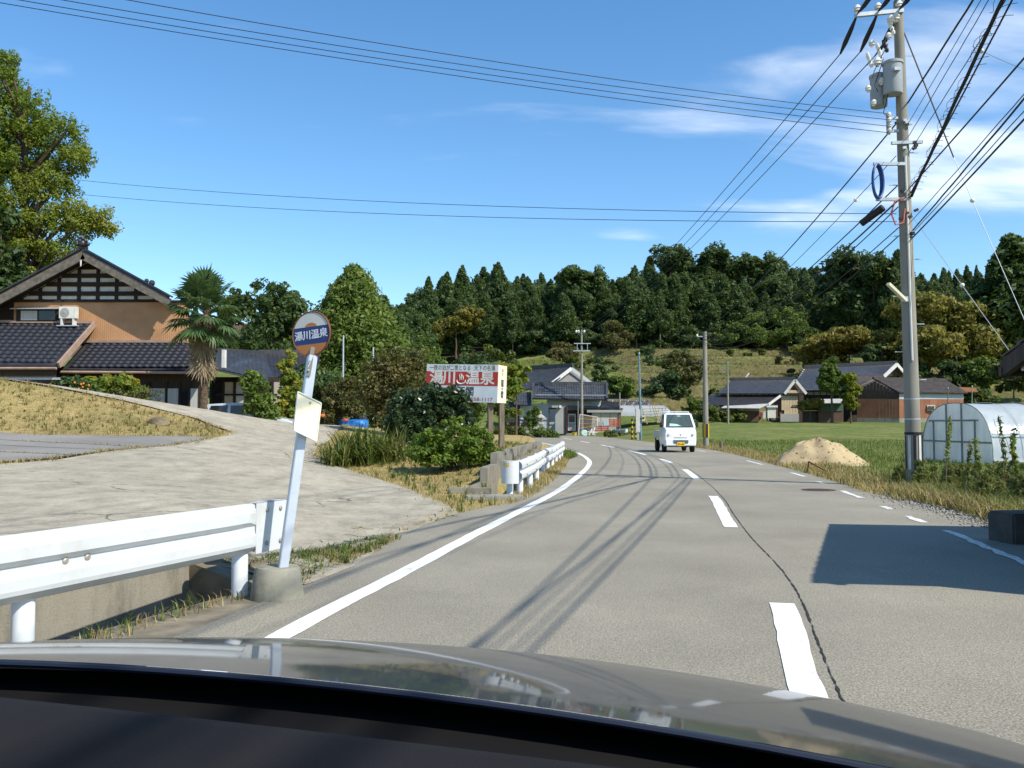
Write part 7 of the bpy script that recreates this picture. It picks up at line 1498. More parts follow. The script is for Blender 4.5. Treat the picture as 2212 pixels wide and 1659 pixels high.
for k, (y0_, px, py) in enumerate(((465, 190, 392), (482, 205, 424))): wire('twisted telephone line to the farmhouse, %s of the two' % ('upper', 'lower')[k], on(y0_ - 2, (-.2, -.05, 0)), P(px - 30, py - 4, 30), .25, .007, 'telephone lines to the farmhouse', n=40)
# cables down the road to the next pole
for k, (y0_, dz, r, lbl, wob) in enumerate(((268, -.1, .016, 'thick power cable from the utility pole to the striped pole, topmost', 0), (335, -.35, .008, 'thin wire with a ball from the utility pole to the striped pole', 0), (400, -.55, .014, 'black cable from the utility pole to the striped pole below the coil', .004), (432, -.75, .018, 'bundled cable with splice box from the utility pole', .008), (446, -.8, .012, 'cable just under the splice box from the utility pole', 0), (490, -1.0, .011, 'lower twin cable from the utility pole to the striped pole', .004), (508, -1.15, .012, 'lowest cable from the utility pole to the striped pole', 0))):
    wire(lbl, on(y0_, (-.12, .05, 0)), Vector((vB.x - .1, vB.y, zB + dz * .6)), .35 + .1 * k, r, 'cables along the road', wob=wob, balls=(.09,) if k == 1 else ())
for k, (dz, lbl) in enumerate(((-.1, 'upper wire between the striped pole and the bend pole'), (-.5, 'lower wire between the striped pole and the bend pole'))): wire(lbl, Vector((vB.x, vB.y, zB + dz)), Vector((vA.x, vA.y, zA - 3 + dz)), .9, .012)
wire('wire from the bend pole to the slim aerial pole', Vector((vA.x, vA.y, zA - .5)), Vector((vC.x, vC.y, zC - .3)), 1.0, .014); wire('service wire from the blue pole to the low farmhouse', P(1384, 818, 78), P(1516, 826, vB.y), .3, .01)
wire('wire running left from the bend pole crossarm', P(1238, 758, vA.y), P(1060, 812, 120), .4, .014)
# cables overhead to the right, back over the camera
def through(y0_, pxe, pye, Yend=-7.0):
    a = on(y0_, (.1, -.05, 0)); kx = (pxe - CX) / F_PX; Ye = (a.x - .27 * a.y) / (kx - .27); e = P(pxe, pye, Ye); d = e - a; return a, a + d * ((Yend - a.y) / d.y)
OVER = ((225, 2088, 0, .017, .006, 'wavy thick cable rising right from the transformers'), (268, 2112, 0, .006, 0, 'thin wire rising right beside the wavy cable'), (296, 2128, 0, .007, .003, 'second thin wire rising right from the pole'), (425, 2152, 0, .028, .012, 'thick bundled cable with loops rising right'), (330, 2163, 0, .007, .002, 'third thin wire rising right beside the looped bundle'), (418, 2178, 0, .013, 0, 'cable running just below the looped bundle'), (405, 2212, 108, .013, 0, 'single cable crossing the right edge, upper'), (500, 2212, 196, .014, .005, 'twin twisted cable crossing the right edge'), (478, 2212, 186, .007, .003, 'thin cable beside the twin twisted cable'), (505, 2212, 222, .007, .002, 'thin sagging cable under the twin twisted cable'), (515, 2212, 240, .014, 0, 'lowest cable crossing the right edge'))
for k, (y0_, pxe, pye, r, wob, lbl) in enumerate(OVER):
    a, e = through(y0_, pxe, pye); wire(lbl, a, e, .25 if k in (0, 3) else .12, r, 'cables overhead on the right', n=46, wob=wob)
t_ = thing('cable_loops', 'loose wire loops wound round the thick bundled cable', 'cable', on(425)); rs = random.Random(9); pp, qq = through(425, 2152, 0)
for k in range(34):
    f = .008 + .0095 * k; c = pp.lerp(qq, f) - Vector((0, 0, .25 * 4 * f * (1 - f))); rr2 = rs.uniform(.03, .075); b_ = MB(); off = Vector((rs.uniform(-.05, .05), 0, rs.uniform(-.04, .05))); b_.tube([c + off + Vector((rr2 * math.cos(t), rr2 * .8 * math.sin(t * 1.0) + .1 * (t - 3), rr2 * math.sin(t))) for t in [6.3 * i / 9 for i in range(10)]], .004, 4); O('loop', b_, M_WIRE, t_)
# stays
wire('steel stay rod running down right from the pole top', on(68, (.08, -.02, 0)), P(2060, 340, 17.0), 0, .014, n=4, name='stay_rod', m=M_DKI)
wire('stay wire with a ball insulator descending to the right edge', P(2060, 340, 17.0), P(2330, 960, 16.0), 0, .007, n=4, name='stay_wire', m=M_GALV, balls=(.16,)); wire('stay wire with a ball insulator towards the roadside shelter', on(458, (.08, 0, 0)), P(2290, 910, 15.5), 0, .007, n=4, name='stay_wire', m=M_GALV, balls=(.38,))
wire('thin wire with small insulators across the upper right corner', P(2100, 100, 16), P(2330, 190, 14), .05, .006, m=M_GALV, balls=(.1,))

# ================================================================ ROADSIDE SHELTER AT THE RIGHT EDGE
sh = thing('roadside_shelter', 'dark timber shelter with sloping roof at the right edge', 'shelter', (6.8, 7.4, 0))
a = Vector((5.42, 9.75, 1.95)); b = Vector((4.70, 5.2, 3.02)); c = Vector((8.2, 4.65, 3.02)); d = Vector((8.9, 9.2, 1.95))
n_ = (b - a).cross(d - a).normalized(); n_ = n_ if n_.z > 0 else -n_; b_ = MB(); b_.slab([a, b, c, d], .07, n_); O('roof_deck', b_, M_OLDW, sh)
for k in range(12):
    f0, f1 = k / 12, (k + 1) / 12; b_ = MB(); b_.slab([a.lerp(b, f0) + n_ * (.05 if 1 else 0), a.lerp(b, f1 + .02) + n_ * .03, d.lerp(c, f1 + .02) + n_ * .03, d.lerp(c, f0) + n_ * .05], .02, n_); O('roof_sheet', b_, M_TILEB, sh)
b_ = MB(); b_.bar(a - n_ * .12, b - n_ * .12, .07, .17); O('barge_board', b_, M_OLDW, sh); b_ = MB(); b_.bar(a - n_ * .15 + Vector((-.05, 0, 0)), d - n_ * .15, .08, .1); O('eave_beam', b_, M_OLDW, sh)
for (x, y, h) in ((5.62, 9.3, 1.9), (5.05, 5.45, 2.9), (8.5, 9.0, 1.9), (8.0, 5.0, 2.9)): b_ = MB(); b_.box((x, y, h / 2), (.12, .12, h)); O('post', b_, M_OLDW, sh)
for k in range(16): f = (k + .5) / 16; x0 = 5.15 + (8.0 - 5.15) * f; y0_ = 5.4 - .45 * f; b_ = MB(); b_.box((x0, y0_, 1.42), (.175, .03, 2.84)); O('wall_board', b_, M_OLDW, sh)
for k in range(20): f = (k + .5) / 20; b_ = MB(); h_ = 2.85 - .95 * f; b_.box((8.05 + .45 * f, 5.1 + 3.9 * f, h_ / 2), (.03, .19, h_)); O('wall_board', b_, M_OLDW, sh)
b_ = MB(); b_.box((7.0, 7.1, .42), (2.0, .4, .06)); O('bench', b_, M_WOODG, sh)
b_ = MB(); b_.lathe([(.05, 0), (.055, .05), (.02, .09)], (5.5, 9.45, 1.80), 8); O('white_insulator', b_, M_PORC, sh)
b_ = MB(); b_.box((5.42, 9.25, .15), (.75, .42, .34), Matrix.Rotation(R(6), 3, 'Z')); O('concrete_block', b_, concrete_mat('concrete with shade tint', (.09, .085, .075), (.05, .048, .042), 2), None, 'dark concrete block at the foot of the shelter', 'block', bevel=.02)  # the block's dark tone is the shelter's shade put into the colour
# ================================================================ FOREST ON THE HILL
protos = [cedar_proto('cedar_tree', 16, wd_, bare, 300 + i, 60, 130, 'cedar', .36) for i, (wd_, bare) in enumerate(((6.6, 5.5), (7.4, 4.5), (5.8, 3.0), (6.6, 2.0), (7.6, 6.0), (6.0, 4.0)))]
protos += [cedar_proto('cedar_tree', 16, wd_, bare, 320 + i, 60, 110, 'cedar', .36) for i, (wd_, bare) in enumerate(((6.6, 6.0), (7.4, 5.0), (6.0, 7.0)))]
bproto = [broad_proto('forest_tree', 14, 9.0, 330 + i, 130, 75, 'dark', .36, .12) for i in range(2)]
sky_px = [560, 640, 700, 860, 920, 960, 1000, 1040, 1075, 1110, 1150, 1200, 1250, 1270, 1300, 1330, 1370, 1400, 1440, 1480, 1520, 1600, 1660, 1700, 1760, 1830, 1870, 1910, 1940, 2000, 2060, 2120, 2160, 2212, 2300, 2450]
sky_py = [700, 700, 690, 655, 605, 590, 585, 572, 572, 586, 592, 585, 575, 590, 605, 600, 585, 555, 542, 540, 538, 540, 552, 572, 570, 548, 552, 585, 600, 590, 580, 575, 560, 545, 560, 560]
rs = random.Random(77); used = set(); cnt = 0
ZONE = ((900, 'left of the billboard'), (1110, 'above the billboard'), (1340, 'above the house on the bend'), (1450, 'above the blue pole'), (1570, 'behind the striped pole'), (1730, 'above the low farmhouse'), (1920, 'above the main farmhouse'), (2080, 'right of the utility pole'), (9999, 'at the right edge'))
def place(px, Yt):
    z = next(n for x, n in ZONE if px < x); return ('at the forest front, ' if Yt < 217 else 'deep in the forest, ' if Yt < 250 else 'on the hill skyline, ' if Yt < 320 else 'on the far ridge, ') + z
LBL = {0: 'tall dark cedar in the plantation covering the hill', 1: 'dark broadleaved tree among the hill cedars'}
def plant(px, Yt, h, wide=1.0, k=None, label=None, group=None):
    global cnt
    v = P(px, 800, Yt); z = tz(v.x, Yt)
    br = (rs.random() < .16) if k is None else k >= 10
    pr = rs.choice(bproto) if br else ((protos[6 + rs.randrange(3)] if 200 < Yt < 210 else protos[rs.choice((2, 3, 5, 1))] if Yt < 228 else protos[rs.randrange(6)]) if k is None else protos[k])
    base = 14 if br else 16; s = h / base; sw = s * wide * rs.uniform(.85, 1.15)
    lab = label or (('rounded dark broadleaved tree ' if br else 'tall dark cedar ') + place(px, Yt)); grp = group or ('broadleaved trees in the hill forest' if br else 'cedars in the hill forest')
    if pr.name not in used:
        used.add(pr.name); pr.location = (v.x, Yt, z - .3); pr.scale = (sw, sw, s); pr.rotation_euler = (0, 0, rs.uniform(0, 6.28)); tag(pr, lab, 'tree', grp); t = pr
    else: t = dup(pr, (v.x, Yt, z - .3), rs.uniform(0, 6.28), (sw, sw, s), lab, grp)
    cnt += 1; return t
rows = [(206, 14, .0), (213, 14.5, .5), (221, 15, .2), (231, 15, .7), (243, 15.5, .3), (258, 16, .8), (276, 16, .1), (298, 16, .6)]
for Yt, h0, off in rows:
    last = Yt > 290; stp = (5.6 if Yt < 240 else 7.0) * F_PX / Yt; px = 790 + off * stp
    while px < 2330:
        Y2 = Yt + rs.uniform(-3, 3); v = P(px, 800, Y2); z = tz(v.x, Y2); ys = np.interp(px, sky_px, sky_py); ztop = P(px, ys, Y2).z
        h = h0 * rs.uniform(.85, 1.15)
        if last: h = min(max((ztop - z) * rs.uniform(.93, 1.03), 9), 21)
        else: h = min(h, (ztop - z) * rs.uniform(.90, 1.0))
        if px > 1745 and Yt < 230 and rs.random() < .5: pass
        elif h > 5: plant(px + rs.uniform(-.2, .2) * stp, Y2, h)
        px += stp * rs.uniform(.85, 1.15)
# far ridge at right and left
for i in range(46):
    px = 1930 + 470 * (i % 23) / 22 + rs.uniform(-8, 8); Yt = 370 if i < 23 else 345; v = P(px, 800, Yt); z = tz(v.x, Yt); zt_ = P(px, np.interp(px, sky_px, sky_py) + (0 if i < 23 else 14) + rs.uniform(-5, 5), Yt).z
    plant(px, Yt, max(zt_ - z, 12), .8 if zt_ - z < 24 else .55, None)
for i, (px, pt, Yt, wd_, k) in enumerate(((2192, 508, 152, 1.15, 0), (2240, 520, 150, 1.1, 1), (2165, 585, 158, 1.0, 2), (2120, 592, 185, .9, 3), (1945, 543, 196, .7, 4), (1890, 545, 200, 1.0, 10), (1845, 540, 205, 1.0, 10), (1240, 575, 214, 1.1, 10), (1270, 578, 216, 1.1, 10), (1640, 548, 230, 1.2, 10), (1450, 530, 235, 1.2, 10), (1560, 533, 235, 1.2, 10), (925, 600, 225, .9, 2), (965, 590, 230, .9, 2), (998, 575, 233, .9, 5), (1075, 568, 240, .8, 5), (1372, 575, 232, .7, 5))):
    v = P(px, 800, Yt); z = tz(v.x, Yt); plant(px, Yt, P(px, pt, Yt).z - z + .3, wd_, k)
for i, (px, Yt, h) in enumerate(((700, 190, 14), (740, 200, 15), (790, 205, 16), (830, 210, 17), (660, 180, 12), (610, 190, 12), (870, 150, 11), (905, 165, 13), (850, 180, 14), (560, 200, 13), (480, 200, 13), (420, 190, 13))): plant(px, Yt, h, 1.1)
und = [broad_proto('understory_bush', 4.0, 7.0, 760 + i, 70, 55, 'dark', .36, .03) for i in range(2)]
for i in range(30):
    px = 1120 + 660 * i / 29 + rs.uniform(-8, 8); Yt = rs.uniform(203.5, 214); v = P(px, 800, Yt); u_b = und[i % 2]; loc = (v.x, Yt, tz(v.x, Yt) - .2); sc_b = rs.uniform(.8, 1.9); lb = 'dark undergrowth bush along the forest front, ' + next(n for x, n in ZONE if px < x)
    if i < 2: u_b.location = loc; u_b.scale = (sc_b,) * 3; tag(u_b, lb, 'bush', 'undergrowth along the forest front')
    else: dup(u_b, loc, rs.uniform(0, 6.28), sc_b, lb, 'undergrowth along the forest front')
make_tree('reddish_tree', 'reddish autumn tree in the middle of the cedar slope', 'tree', None, lob((0, 0, 8, 4, 3, 2), (3, 0, 10, 3.5, 3, 2), (-3.5, 0, 6.5, 3, 3, 2)), 130, .9, 50, .5, ML['autumn'], 3, .25, 351, 8, loc=gp(985, 770, 203) + Vector((0, 0, 2.0)))
# shrubs on the terraces
for i, (px, py, Yt, h, wd_, m, lbl) in enumerate(((1335, 748, 198, 6, 8.5, 'brown', 'round bare brownish tree at the forest edge'), (1215, 775, 185, 4.5, 8, 'brown', 'low brown brush at the forest edge left of the bend pole'), (1297, 840, 140, 3.0, 2.4, 'dark', 'dark round bush on the terraces, leftmost'), (1345, 876, 128, 3.2, 5, 'lush', 'green bush above the stone terrace wall'), (1462, 800, 150, 6.5, 6.5, 'weed', 'leafy tree at the top of the big brown shrub'), (1478, 865, 134, 7.5, 7.0, 'brown', 'big brown grey shrub on the terraces behind the striped pole'), (1500, 890, 128, 2.2, 3.5, 'lush', 'low green bush at the foot of the big brown shrub'), (1440, 880, 130, 3.5, 6, 'dark', 'dark overgrown hollow bush on the terraces'), (1580, 748, 200, 6, 9, 'lush', 'green thicket at the forest edge, left part'), (1640, 748, 200, 8.5, 10, 'lush', 'green thicket at the forest edge, tallest part'), (1700, 750, 200, 9, 10, 'lush', 'green thicket at the forest edge, right part'), (1745, 760, 196, 7, 9, 'dark', 'dark thicket at the end of the forest edge'), (1540, 755, 200, 4, 6, 'weed', 'pale weeds at the forest edge above the striped pole'), (1400, 770, 190, 3, 5, 'dark', 'small dark bush below the forest edge'), (1790, 770, 185, 5, 8, 'dark', 'dark thicket left of the orange tinted tree'), (2090, 800, 160, 8, 10, 'dark', 'dark thicket below the largest golden tree'), (2160, 790, 165, 9, 10, 'dark', 'dark thicket at the right edge of the hill'), (1575, 905, 116, 1.6, 5, 'weed', 'weedy bush left of the low farmhouse'), (1530, 905, 112, 2.2, 3, 'weed', 'weedy bush with yellow flowers behind the kei truck'))):
    t_ = broad_proto('hill_shrub', h, wd_, 360 + i, 90, 55, m, .34 if h > 3 else .24, .06); tag(t_, lbl, 'bush'); t_.location = gp(px, py, Yt)
HILLP = [(P(1120, 0, 118).x, 118), (P(1120, 0, 200).x, 200), (P(1800, 0, 204).x, 204), (P(1760, 0, 150).x, 150), (P(1520, 0, 118).x, 118)]
hp = scatter(HILLP, 9000, 433); V_, T_, r_ = blades(np.repeat(hp, 3, 0) + np.random.RandomState(3).normal(0, .25, (27000, 3)) * np.array([1, 1, 0]), .42, .11, 434, .6)
npmesh('hill_grass', V_, T_, ML['hill'], attr={'rnd': r_}, label='rough grass on the terraced hillside', cat='grass', kind='stuff')
for i in range(26):
    px = rs.uniform(1150, 1760); Yt = rs.uniform(124, 200); m = rs.choice(('weed', 'lush', 'brown', 'dark', 'weed')); h = rs.uniform(.9, 2.4); t_ = broad_proto('hill_bush', h, h * rs.uniform(1.3, 2.0), 700 + i, 34, 40, m, .24, .05)
    near = min(((abs(px - x), n) for x, n in ((1257, 'the bend pole'), (1383, 'the blue pole'), (1478, 'the big brown shrub'), (1525, 'the striped pole'), (1640, 'the tallest thicket'), (1716, 'the cream gable'))))[1]
    tag(t_, '%s %s bush %s %s' % ('small' if h < 1.5 else 'waist-high', {'weed': 'pale green', 'lush': 'fresh green', 'brown': 'brown', 'dark': 'dark green'}[m], ('low on the terraces near', 'halfway up the terraces above', 'high on the terraces above')[0 if Yt < 150 else 1 if Yt < 175 else 2], near), 'bush', 'small bushes on the terraces'); t_.location = gp(px, 800, Yt)
# stone wall of the terrace
wl = thing('terrace_wall', 'dry stone terrace wall in the grass right of the bend house', 'wall', gp(1355, 880, 126)); rs2 = random.Random(15); M_TW = mat('terrace stone', (.24, .22, .20), (.14, .13, .12), scale=2, rough=.9); M_TW2 = mat('pale terrace stone', (.42, .41, .39), (.3, .29, .28), scale=2, rough=.9)
for r in range(4):
    for k in range(22):
        p_ = P(1308 + 4.3 * k + (r % 2) * 2.0, 879 - 4.2 * r, 125.5); b_ = MB(); b_.box(p_ + Vector((0, rs2.uniform(-.05, .05), 0)), (.25 * rs2.uniform(.9, 1.1), .3, .25 * rs2.uniform(.85, 1.1)), Matrix.Rotation(rs2.uniform(-.1, .1), 3, 'Y')); O('stone', b_, M_TW2 if (k * 3 + r) % 4 == 0 else M_TW, wl, bevel=.03)
b_ = MB(); b_.slab([P(1304, 884, 125.7), P(1405, 884, 125.7), P(1405, 862, 125.7), P(1304, 862, 125.7)], .3, (0, -1, 0)); O('backing', b_, M_TW, wl)

# ================================================================ GRASS
def flat_pts(poly, n, seed): p = scatter(poly, n, seed); p[:, 2] = .004; return p
def px_poly(*pts): return [(P(x, y, Y).x, Y) for x, y, Y in pts]
BANK = [(-7.6, 23.1), (-9.0, 21.9), (-11, 20.7), (-16, 20.1), (-24, 19.3), (-30, 23.4), (-22, 25.0), (-15.6, 26.1), (-12.0, 26.9), (-9.6, 26.7), (-8.1, 25.0)]
grass('dry_bank_grass', BANK, 15000, .075, .013, 'straw', 401, 'short dry straw grass on the bank', .8)
grass('bank_tufts', BANK, 9000, .16, .014, 'straw', 431, 'tufts of longer straw on the bank', .9, clump=14)
grass('bank_green_tufts', BANK, 2600, .10, .014, 'grass', 432, 'green tufts in the dry bank', .7, clump=12)
ISLE = [(-.72, 12.4), (-.9, 13.4), (-2.0, 16.7), (-3.6, 20.3), (-4.8, 22.1), (-5.6, 26), (-6.2, 32), (-1, 34), (1.1, 33.5), (.5, 26), (-.2, 20), (-.5, 16), (-.35, 14.6), (.05, 13.7)]
grass('verge_straw', ISLE, 13000, .085, .012, 'straw', 402, 'dry grass on the verge round the bushes', .8)
grass('verge_green', ISLE, 4500, .16, .014, 'grass', 403, 'green grass patches on the verge round the bushes', .5, clump=12)
grass('rail_foot_grass', [(-.1, 14.2), (.05, 13.6), (.45, 15.6), (1.0, 20), (1.6, 26), (2.15, 33), (1.75, 33), (1.25, 26), (.6, 20), (.1, 15.8)], 2600, .11, .012, 'straw', 404, 'straw and weeds at the foot of the bend guard rail', .6)
grass('rail_end_grass', [(2.0, 31), (2.5, 34), (2.45, 38), (2.0, 38), (1.7, 33)], 1500, .25, .02, 'grass', 405, 'green weeds past the end of the bend guard rail', .5)
BLK = [(-2.25, 6.95), (-1.60, 6.72), (-1.32, 8.6), (-1.2, 9.6), (-1.5, 9.3), (-2.0, 8.3)]
grass('block_straw', BLK, 3600, .06, .009, 'straw', 406, 'trampled dry weeds behind the bus stop block', 1.3)
grass('block_green', BLK, 1500, .10, .012, 'grass', 407, 'green weeds among the straw behind the bus stop block', .8, clump=8)
grass('road_edge_weeds', [(-1.80, 6.45), (-2.0, 6.4), (-2.6, 4.6), (-3.2, 3.0), (-3.0, 3.0), (-2.35, 4.7)], 300, .07, .008, 'straw', 408, 'thin weeds along the road edge under the nearest guard rail', .7, pts=flat_pts([(-1.80, 6.45), (-2.0, 6.4), (-2.6, 4.6), (-3.2, 3.0), (-3.0, 3.0), (-2.35, 4.7)], 300, 408))
grass('road_edge_green', [(-1.80, 6.45), (-2.0, 6.4), (-2.6, 4.6), (-2.4, 4.7)], 120, .11, .009, 'grass', 409, 'green sprigs along the road edge under the nearest guard rail', .6, clump=5, pts=flat_pts([(-1.80, 6.45), (-2.0, 6.4), (-2.6, 4.6), (-2.4, 4.7)], 16, 409))
grass('crack_weeds', [(-1.15, 10.6), (-1.3, 9.0), (-1.55, 9.0), (-1.9, 10.2), (-1.3, 11.5), (-.8, 12.1), (-.7, 11.9)], 900, .06, .008, 'straw', 410, 'weeds in the cracked concrete at the road edge', 1.0, clump=14)
# weeds in the joints of the old asphalt
pj = []; rsn = np.random.RandomState(5)
for yv in cuts[1:-1]:
    xs0 = rsn.uniform(-21, -7.8, 900); ys0 = yv + .10 * (xs0 + 8) + rsn.normal(0, .025, 900); ok = inpoly(xs0, ys0, LOT_POLY) & (np.sin(xs0 * 1.3 + yv * 2) > -.45); pj.append(np.c_[xs0, ys0][ok])
for i in range(len(LOT_POLY)):
    a, b = LOT_POLY[i], LOT_POLY[(i + 1) % len(LOT_POLY)]
    if max(a[0], b[0]) < -12: continue
    f = rsn.uniform(0, 1, 260)[:, None]; pj.append(np.array(a) * (1 - f) + np.array(b) * f + rsn.normal(0, .05, (260, 2)))
pj = np.concatenate(pj); grass('joint_weeds', None, 0, .07, .012, 'straw', 411, 'dry weeds in the joints of the old asphalt', .9, pts=np.c_[pj, tz_np(pj[:, 0], pj[:, 1])])
ep = []
for i in range(len(DRIVE_POLY)):
    a, b = np.array(DRIVE_POLY[i]), np.array(DRIVE_POLY[(i + 1) % len(DRIVE_POLY)]); L_ = np.hypot(*(b - a))
    if a[1] < 7 or (abs(a[0] - float(xl(a[1]))) < .2 and a[1] < 12): continue
    n = int(L_ * 55); f = rsn.uniform(0, 1, n)[:, None]; q_ = a * (1 - f) + b * f + rsn.normal(0, .09, (n, 2)); ep.append(q_[np.sin(q_[:, 0] * 2.1 + q_[:, 1] * 1.7) > -.5])
ep = np.concatenate(ep); grass('edge_weeds', None, 0, .10, .012, 'straw', 412, 'dry weeds along the edges of the concrete drive', .9, pts=np.c_[ep, tz_np(ep[:, 0], ep[:, 1])])
def along(fx, y0, y1, d0, d1): return [(float(fx(y)) + d0, y) for y in np.arange(y0, y1, 1.5)] + [(float(fx(y)) + d1, y) for y in np.arange(y1, y0, -1.5)]
grass('field_grass', along(xr, 17, 58, .6, 24), 36000, .17, .022, 'grass', 420, 'green grass of the field beside the road', .6)
grass('field_edge_straw', along(xr, 14, 58, -.05, 1.5), 15000, .17, .016, 'straw', 421, 'straw coloured grass along the right road edge', .7)
WEED = along(xr, 10.8, 20, .9, 9.0)
grass('tall_weed_grass', WEED, 12000, .34, .014, 'weed', 422, 'tall weedy grass on the right verge', .55)
grass('verge_yellow_grass', along(xr, 9.8, 16, .25, 2.2), 8000, .26, .014, 'straw', 423, 'yellowed long grass at the right road edge', .8)
grass('verge_green_grass', along(xr, 9.6, 16, .5, 3.0), 6000, .28, .014, 'grass', 424, 'green long grass at the right road edge', .7, clump=10)
# leafy weeds: separate plants
rs = random.Random(31); kinds = []
for k in range(3):
    t_ = make_tree('tall_weed', 'x', 'weed', 'leafy weeds on the right verge', lob((0, 0, .35, .26, .26, .24), (.08, .05, .62, .2, .2, .22), (-.06, 0, .85, .12, .12, .14)), 34, .09, 30, .05, ML['verge'], .2, .008, 500 + k, 6); kinds.append(t_)
first = set()
for i in range(130):
    px = rs.uniform(1885, 2300); Yt = rs.uniform(12.6, 19.0); v = P(px, 1000, Yt)
    if v.x < float(xr(Yt)) + 1.1: continue
    t_ = kinds[i % 3]; loc = (v.x, Yt, tz(v.x, Yt)); s = rs.uniform(.3, .68)
    if t_.name not in first: first.add(t_.name); t_.location = loc; t_.scale = (s,) * 3; t_['label'] = 'bushy green weed on the right verge below the greenhouse'
    else: dup(t_, loc, rs.uniform(0, 6), s, 'bushy green weed on the right verge below the greenhouse')
for i, (px, pt_, Yt) in enumerate(((2040, 905, 15.5), (2165, 905, 14.2), (2178, 930, 14.6), (2110, 950, 14.0), (2080, 960, 13.5), (2190, 945, 13.8))):
    v = P(px, 1000, Yt); z0 = tz(v.x, Yt); zt_ = P(px, pt_, Yt).z; t_ = thing('goldenrod_stalk', 'tall thin seed stalk on the right verge, number %s counting from the left' % ('one', 'five', 'six', 'three', 'two', 'four')[i], 'weed', (v.x, Yt, z0), 'seed stalks'); b_ = MB(); b_.tube([(v.x, Yt, z0), (v.x + .05, Yt, (z0 + zt_) / 2), (v.x + .12 * (-1) ** i, Yt, zt_)], [.008, .006, .003], 5); O('stem', b_, M_RUST if i % 2 else M_BARK_G, t_)
    C = np.array([(v.x + .05 + .07 * (-1) ** i * f, Yt, z0 + (zt_ - z0) * (.5 + .5 * f)) for f in np.linspace(0, 1, 12)]); V, Q_, r_ = clump_leaves(C, np.full(12, .035), 7, .04, 600 + i, 2.6); npmesh('leaves', V, Q_, ML['ginkgo' if i in (0, 3, 5) else 'weed'], t_, attr={'rnd': r_})
# gravel at the right edge
rsn = np.random.RandomState(9); n = 900; y = rsn.uniform(10.5, 15.5, n); x = xr(y) + rsn.normal(.12, .16, n); V = []; T = []
oct_ = np.array([(1, 0, 0), (-1, 0, 0), (0, 1, 0), (0, -1, 0), (0, 0, .7), (0, 0, -.7)]); of = np.array([(0, 2, 4), (2, 1, 4), (1, 3, 4), (3, 0, 4), (2, 0, 5), (1, 2, 5), (3, 1, 5), (0, 3, 5)])
s = rsn.uniform(.008, .03, n); V = (oct_[None] * s[:, None, None] * rsn.uniform(.6, 1.3, (n, 6, 1))) + np.c_[x, y, np.full(n, .016)][:, None]; T = (of[None] + (np.arange(n) * 6)[:, None, None]).reshape(-1, 3)
npmesh('gravel', V.reshape(-1, 3), T, mat('pale gravel', (.36, .34, .30), (.2, .19, .17), scale=20), label='loose pale gravel along the right road edge', cat='gravel', kind='stuff')

# ================================================================ THE CAR WE SIT IN
TH = R(11); av = Vector((math.cos(TH), -math.sin(TH), 0)); bv = Vector((math.sin(TH), math.cos(TH), 0)); AC = -.36
def C3(r, b, z): v = av * (r + AC) + bv * b; return Vector((v.x, v.y, z))
M_HOOD, _t, _b = newmat('dark grey metallic paint'); _b.inputs['Base Color'].default_value = (.035, .037, .042, 1); _b.inputs['Metallic'].default_value = .2; _b.inputs['Roughness'].default_value = .38; _b.inputs['Coat Weight'].default_value = .6; _b.inputs['Specular IOR Level'].default_value = .2; _b.inputs['Coat Roughness'].default_value = .045
_t.links.new(ramp(_t, noise(_t, coords(_t), 700, 2), [(.4, (.026, .026, .026)), (.7, (.042, .041, .040))]), _b.inputs['Base Color'])
M_DASH = mat('dark grey dashboard', (.020, .020, .022), (.016, .016, .018), scale=4, rough=.9, spec=.06, bmp=.35, bscale=420, bdist=.002); M_COWL = mat('matt black cowl', (.008, .008, .009), rough=.8, spec=.15)
ego = thing('car', 'dark grey car seen from inside, bonnet and dashboard filling the foreground', 'car', C3(0, .8, 0))
def hz_(r, t): return .938 - .085 * (r + .25) ** 2 - .17 * t - .06 * t * t
b_ = MB(); NRr, NB = 44, 26; vs = []
for j in range(NB + 1):
    f = j / NB; t = -.11 + 1.23 * f
    for i in range(NRr + 1):
        r = -1.12 + 2.12 * i / NRr; b0 = 1.0 - .10 * (r + .06) ** 2 * 0; z = hz_(r, t); e = max(0, abs(r + .06) - .93) / .13; z -= .10 * e ** 2 + .30 * max(0, t - .98) ** 1.3
        vs.append(C3(r, b0 + t, z))
b_.add(vs, [(j * (NRr + 1) + i, j * (NRr + 1) + i + 1, (j + 1) * (NRr + 1) + i + 1, (j + 1) * (NRr + 1) + i) for j in range(NB) for i in range(NRr)])
O('bonnet', b_, M_HOOD, ego, smooth=True)
b_ = MB(); b_.tube([C3(-1.12 + 2.12 * i / 30, .888, hz_(-1.12 + 2.12 * i / 30, -.11) - .004) for i in range(31)], .004, 8); O('bonnet_edge', b_, mat('blue grey paint edge', (.02, .028, .05), rough=.45), ego, smooth=True)
for s_ in (-1.12, 1.0): b_ = MB(); b_.slab([C3(s_, 1.0, hz_(s_, 0) - .22), C3(s_, 2.1, hz_(s_, 1.1) - .25), C3(s_, 2.1, .35), C3(s_, 1.0, .35)], .02, av * (1 if s_ > 0 else -1)); O('wing', b_, M_HOOD, ego)
b_ = MB(); b_.slab([C3(-1.1, 2.1, .58), C3(1.0, 2.1, .5), C3(1.0, 2.14, .3), C3(-1.1, 2.14, .3)], .04, bv); O('front_bumper', b_, M_HOOD, ego)
def dz_(r): return .978 - .034 * (r + AC)
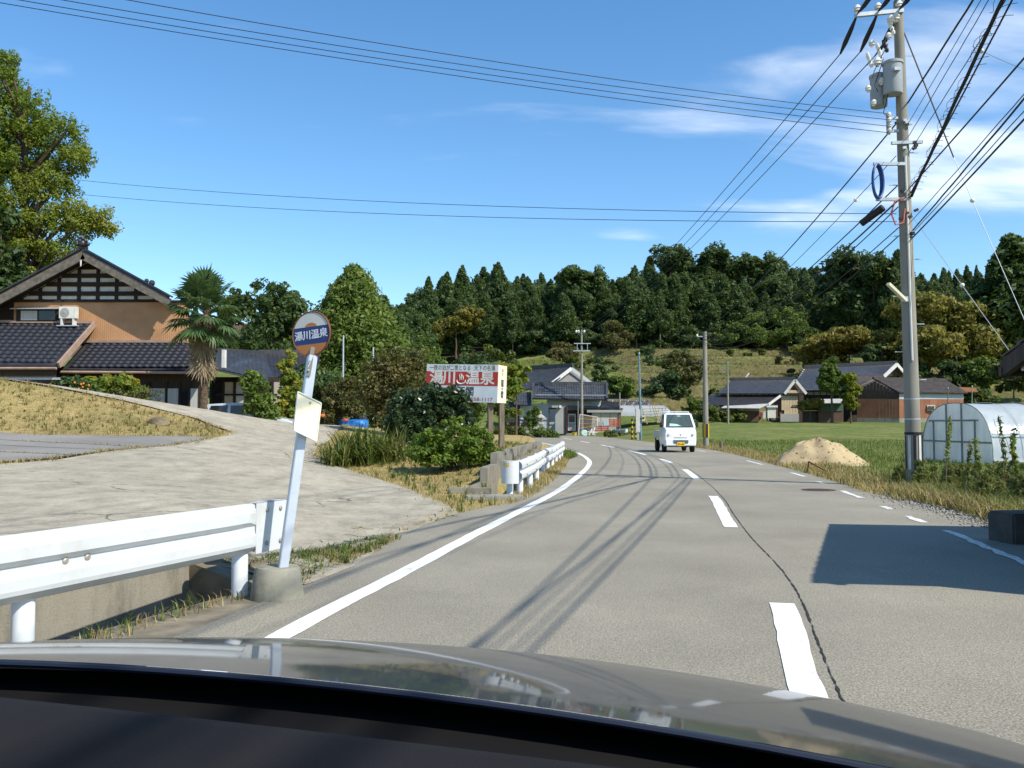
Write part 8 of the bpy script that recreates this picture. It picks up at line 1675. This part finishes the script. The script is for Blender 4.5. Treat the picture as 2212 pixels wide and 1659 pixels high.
b_ = MB(); vs = []; prof = [(.655, -.06), (.662, -.02), (.655, -.004), (.63, .002), (.57, .004), (.50, .0), (.42, -.02), (.36, -.08), (.34, -.3)]
NJ = 24
for (bb2, dz2) in prof:
    for i in range(NJ + 1): r = -.82 + 1.64 * i / NJ; vs.append(C3(r, bb2 - .05 * (r + .1) ** 2, dz_(r) + dz2))
b_.add(vs, [(j * (NJ + 1) + i, j * (NJ + 1) + i + 1, (j + 1) * (NJ + 1) + i + 1, (j + 1) * (NJ + 1) + i) for j in range(len(prof) - 1) for i in range(NJ)]); O('dashboard', b_, M_DASH, ego, smooth=True)
b_ = MB(); vs = []
for f, bb2 in ((0, .60), (.3, .70), (.7, .82), (1, .96)):
    for i in range(31): r = -1.14 + 2.16 * i / 30; vs.append(C3(r, bb2, (dz_(r) - .05) * (1 - f) + (hz_(r, -.11) - .03) * f - .03 * math.sin(math.pi * f)))
b_.add(vs, [(j * 31 + i, j * 31 + i + 1, (j + 1) * 31 + i + 1, (j + 1) * 31 + i) for j in range(3) for i in range(30)]); O('cowl', b_, M_COWL, ego, smooth=True)
b_ = MB(); b_.tube([C3(.45, .82, .895), C3(.1, .80, .915), C3(-.35, .79, .925)], .008, 6); O('wiper', b_, M_COWL, ego)
b_ = MB(); vs = []
for bb2, z in ((.26, 1.445), (0, 1.47), (-.6, 1.49), (-1.4, 1.46)):
    for i in range(9): r = -.62 + 1.24 * i / 8; vs.append(C3(r, bb2, z - .06 * (r / .62) ** 2))
b_.add(vs, [(j * 9 + i, j * 9 + i + 1, (j + 1) * 9 + i + 1, (j + 1) * 9 + i) for j in range(3) for i in range(8)]); O('roof', b_, M_HOOD, ego, smooth=True)
for s_ in (-1, 1):
    b_ = MB(); b_.tube([C3(s_ * .80, .72, .94), C3(s_ * .72, .5, 1.18), C3(s_ * .62, .26, 1.40)], .035, 8); O('windscreen_pillar', b_, M_COWL, ego, smooth=True)
    b_ = MB(); b_.slab([C3(s_ * .84, .75, .93), C3(s_ * .84, -1.3, .93), C3(s_ * .86, -1.3, .3), C3(s_ * .86, .75, .3)], .05, av * s_); O('door', b_, M_HOOD, ego)
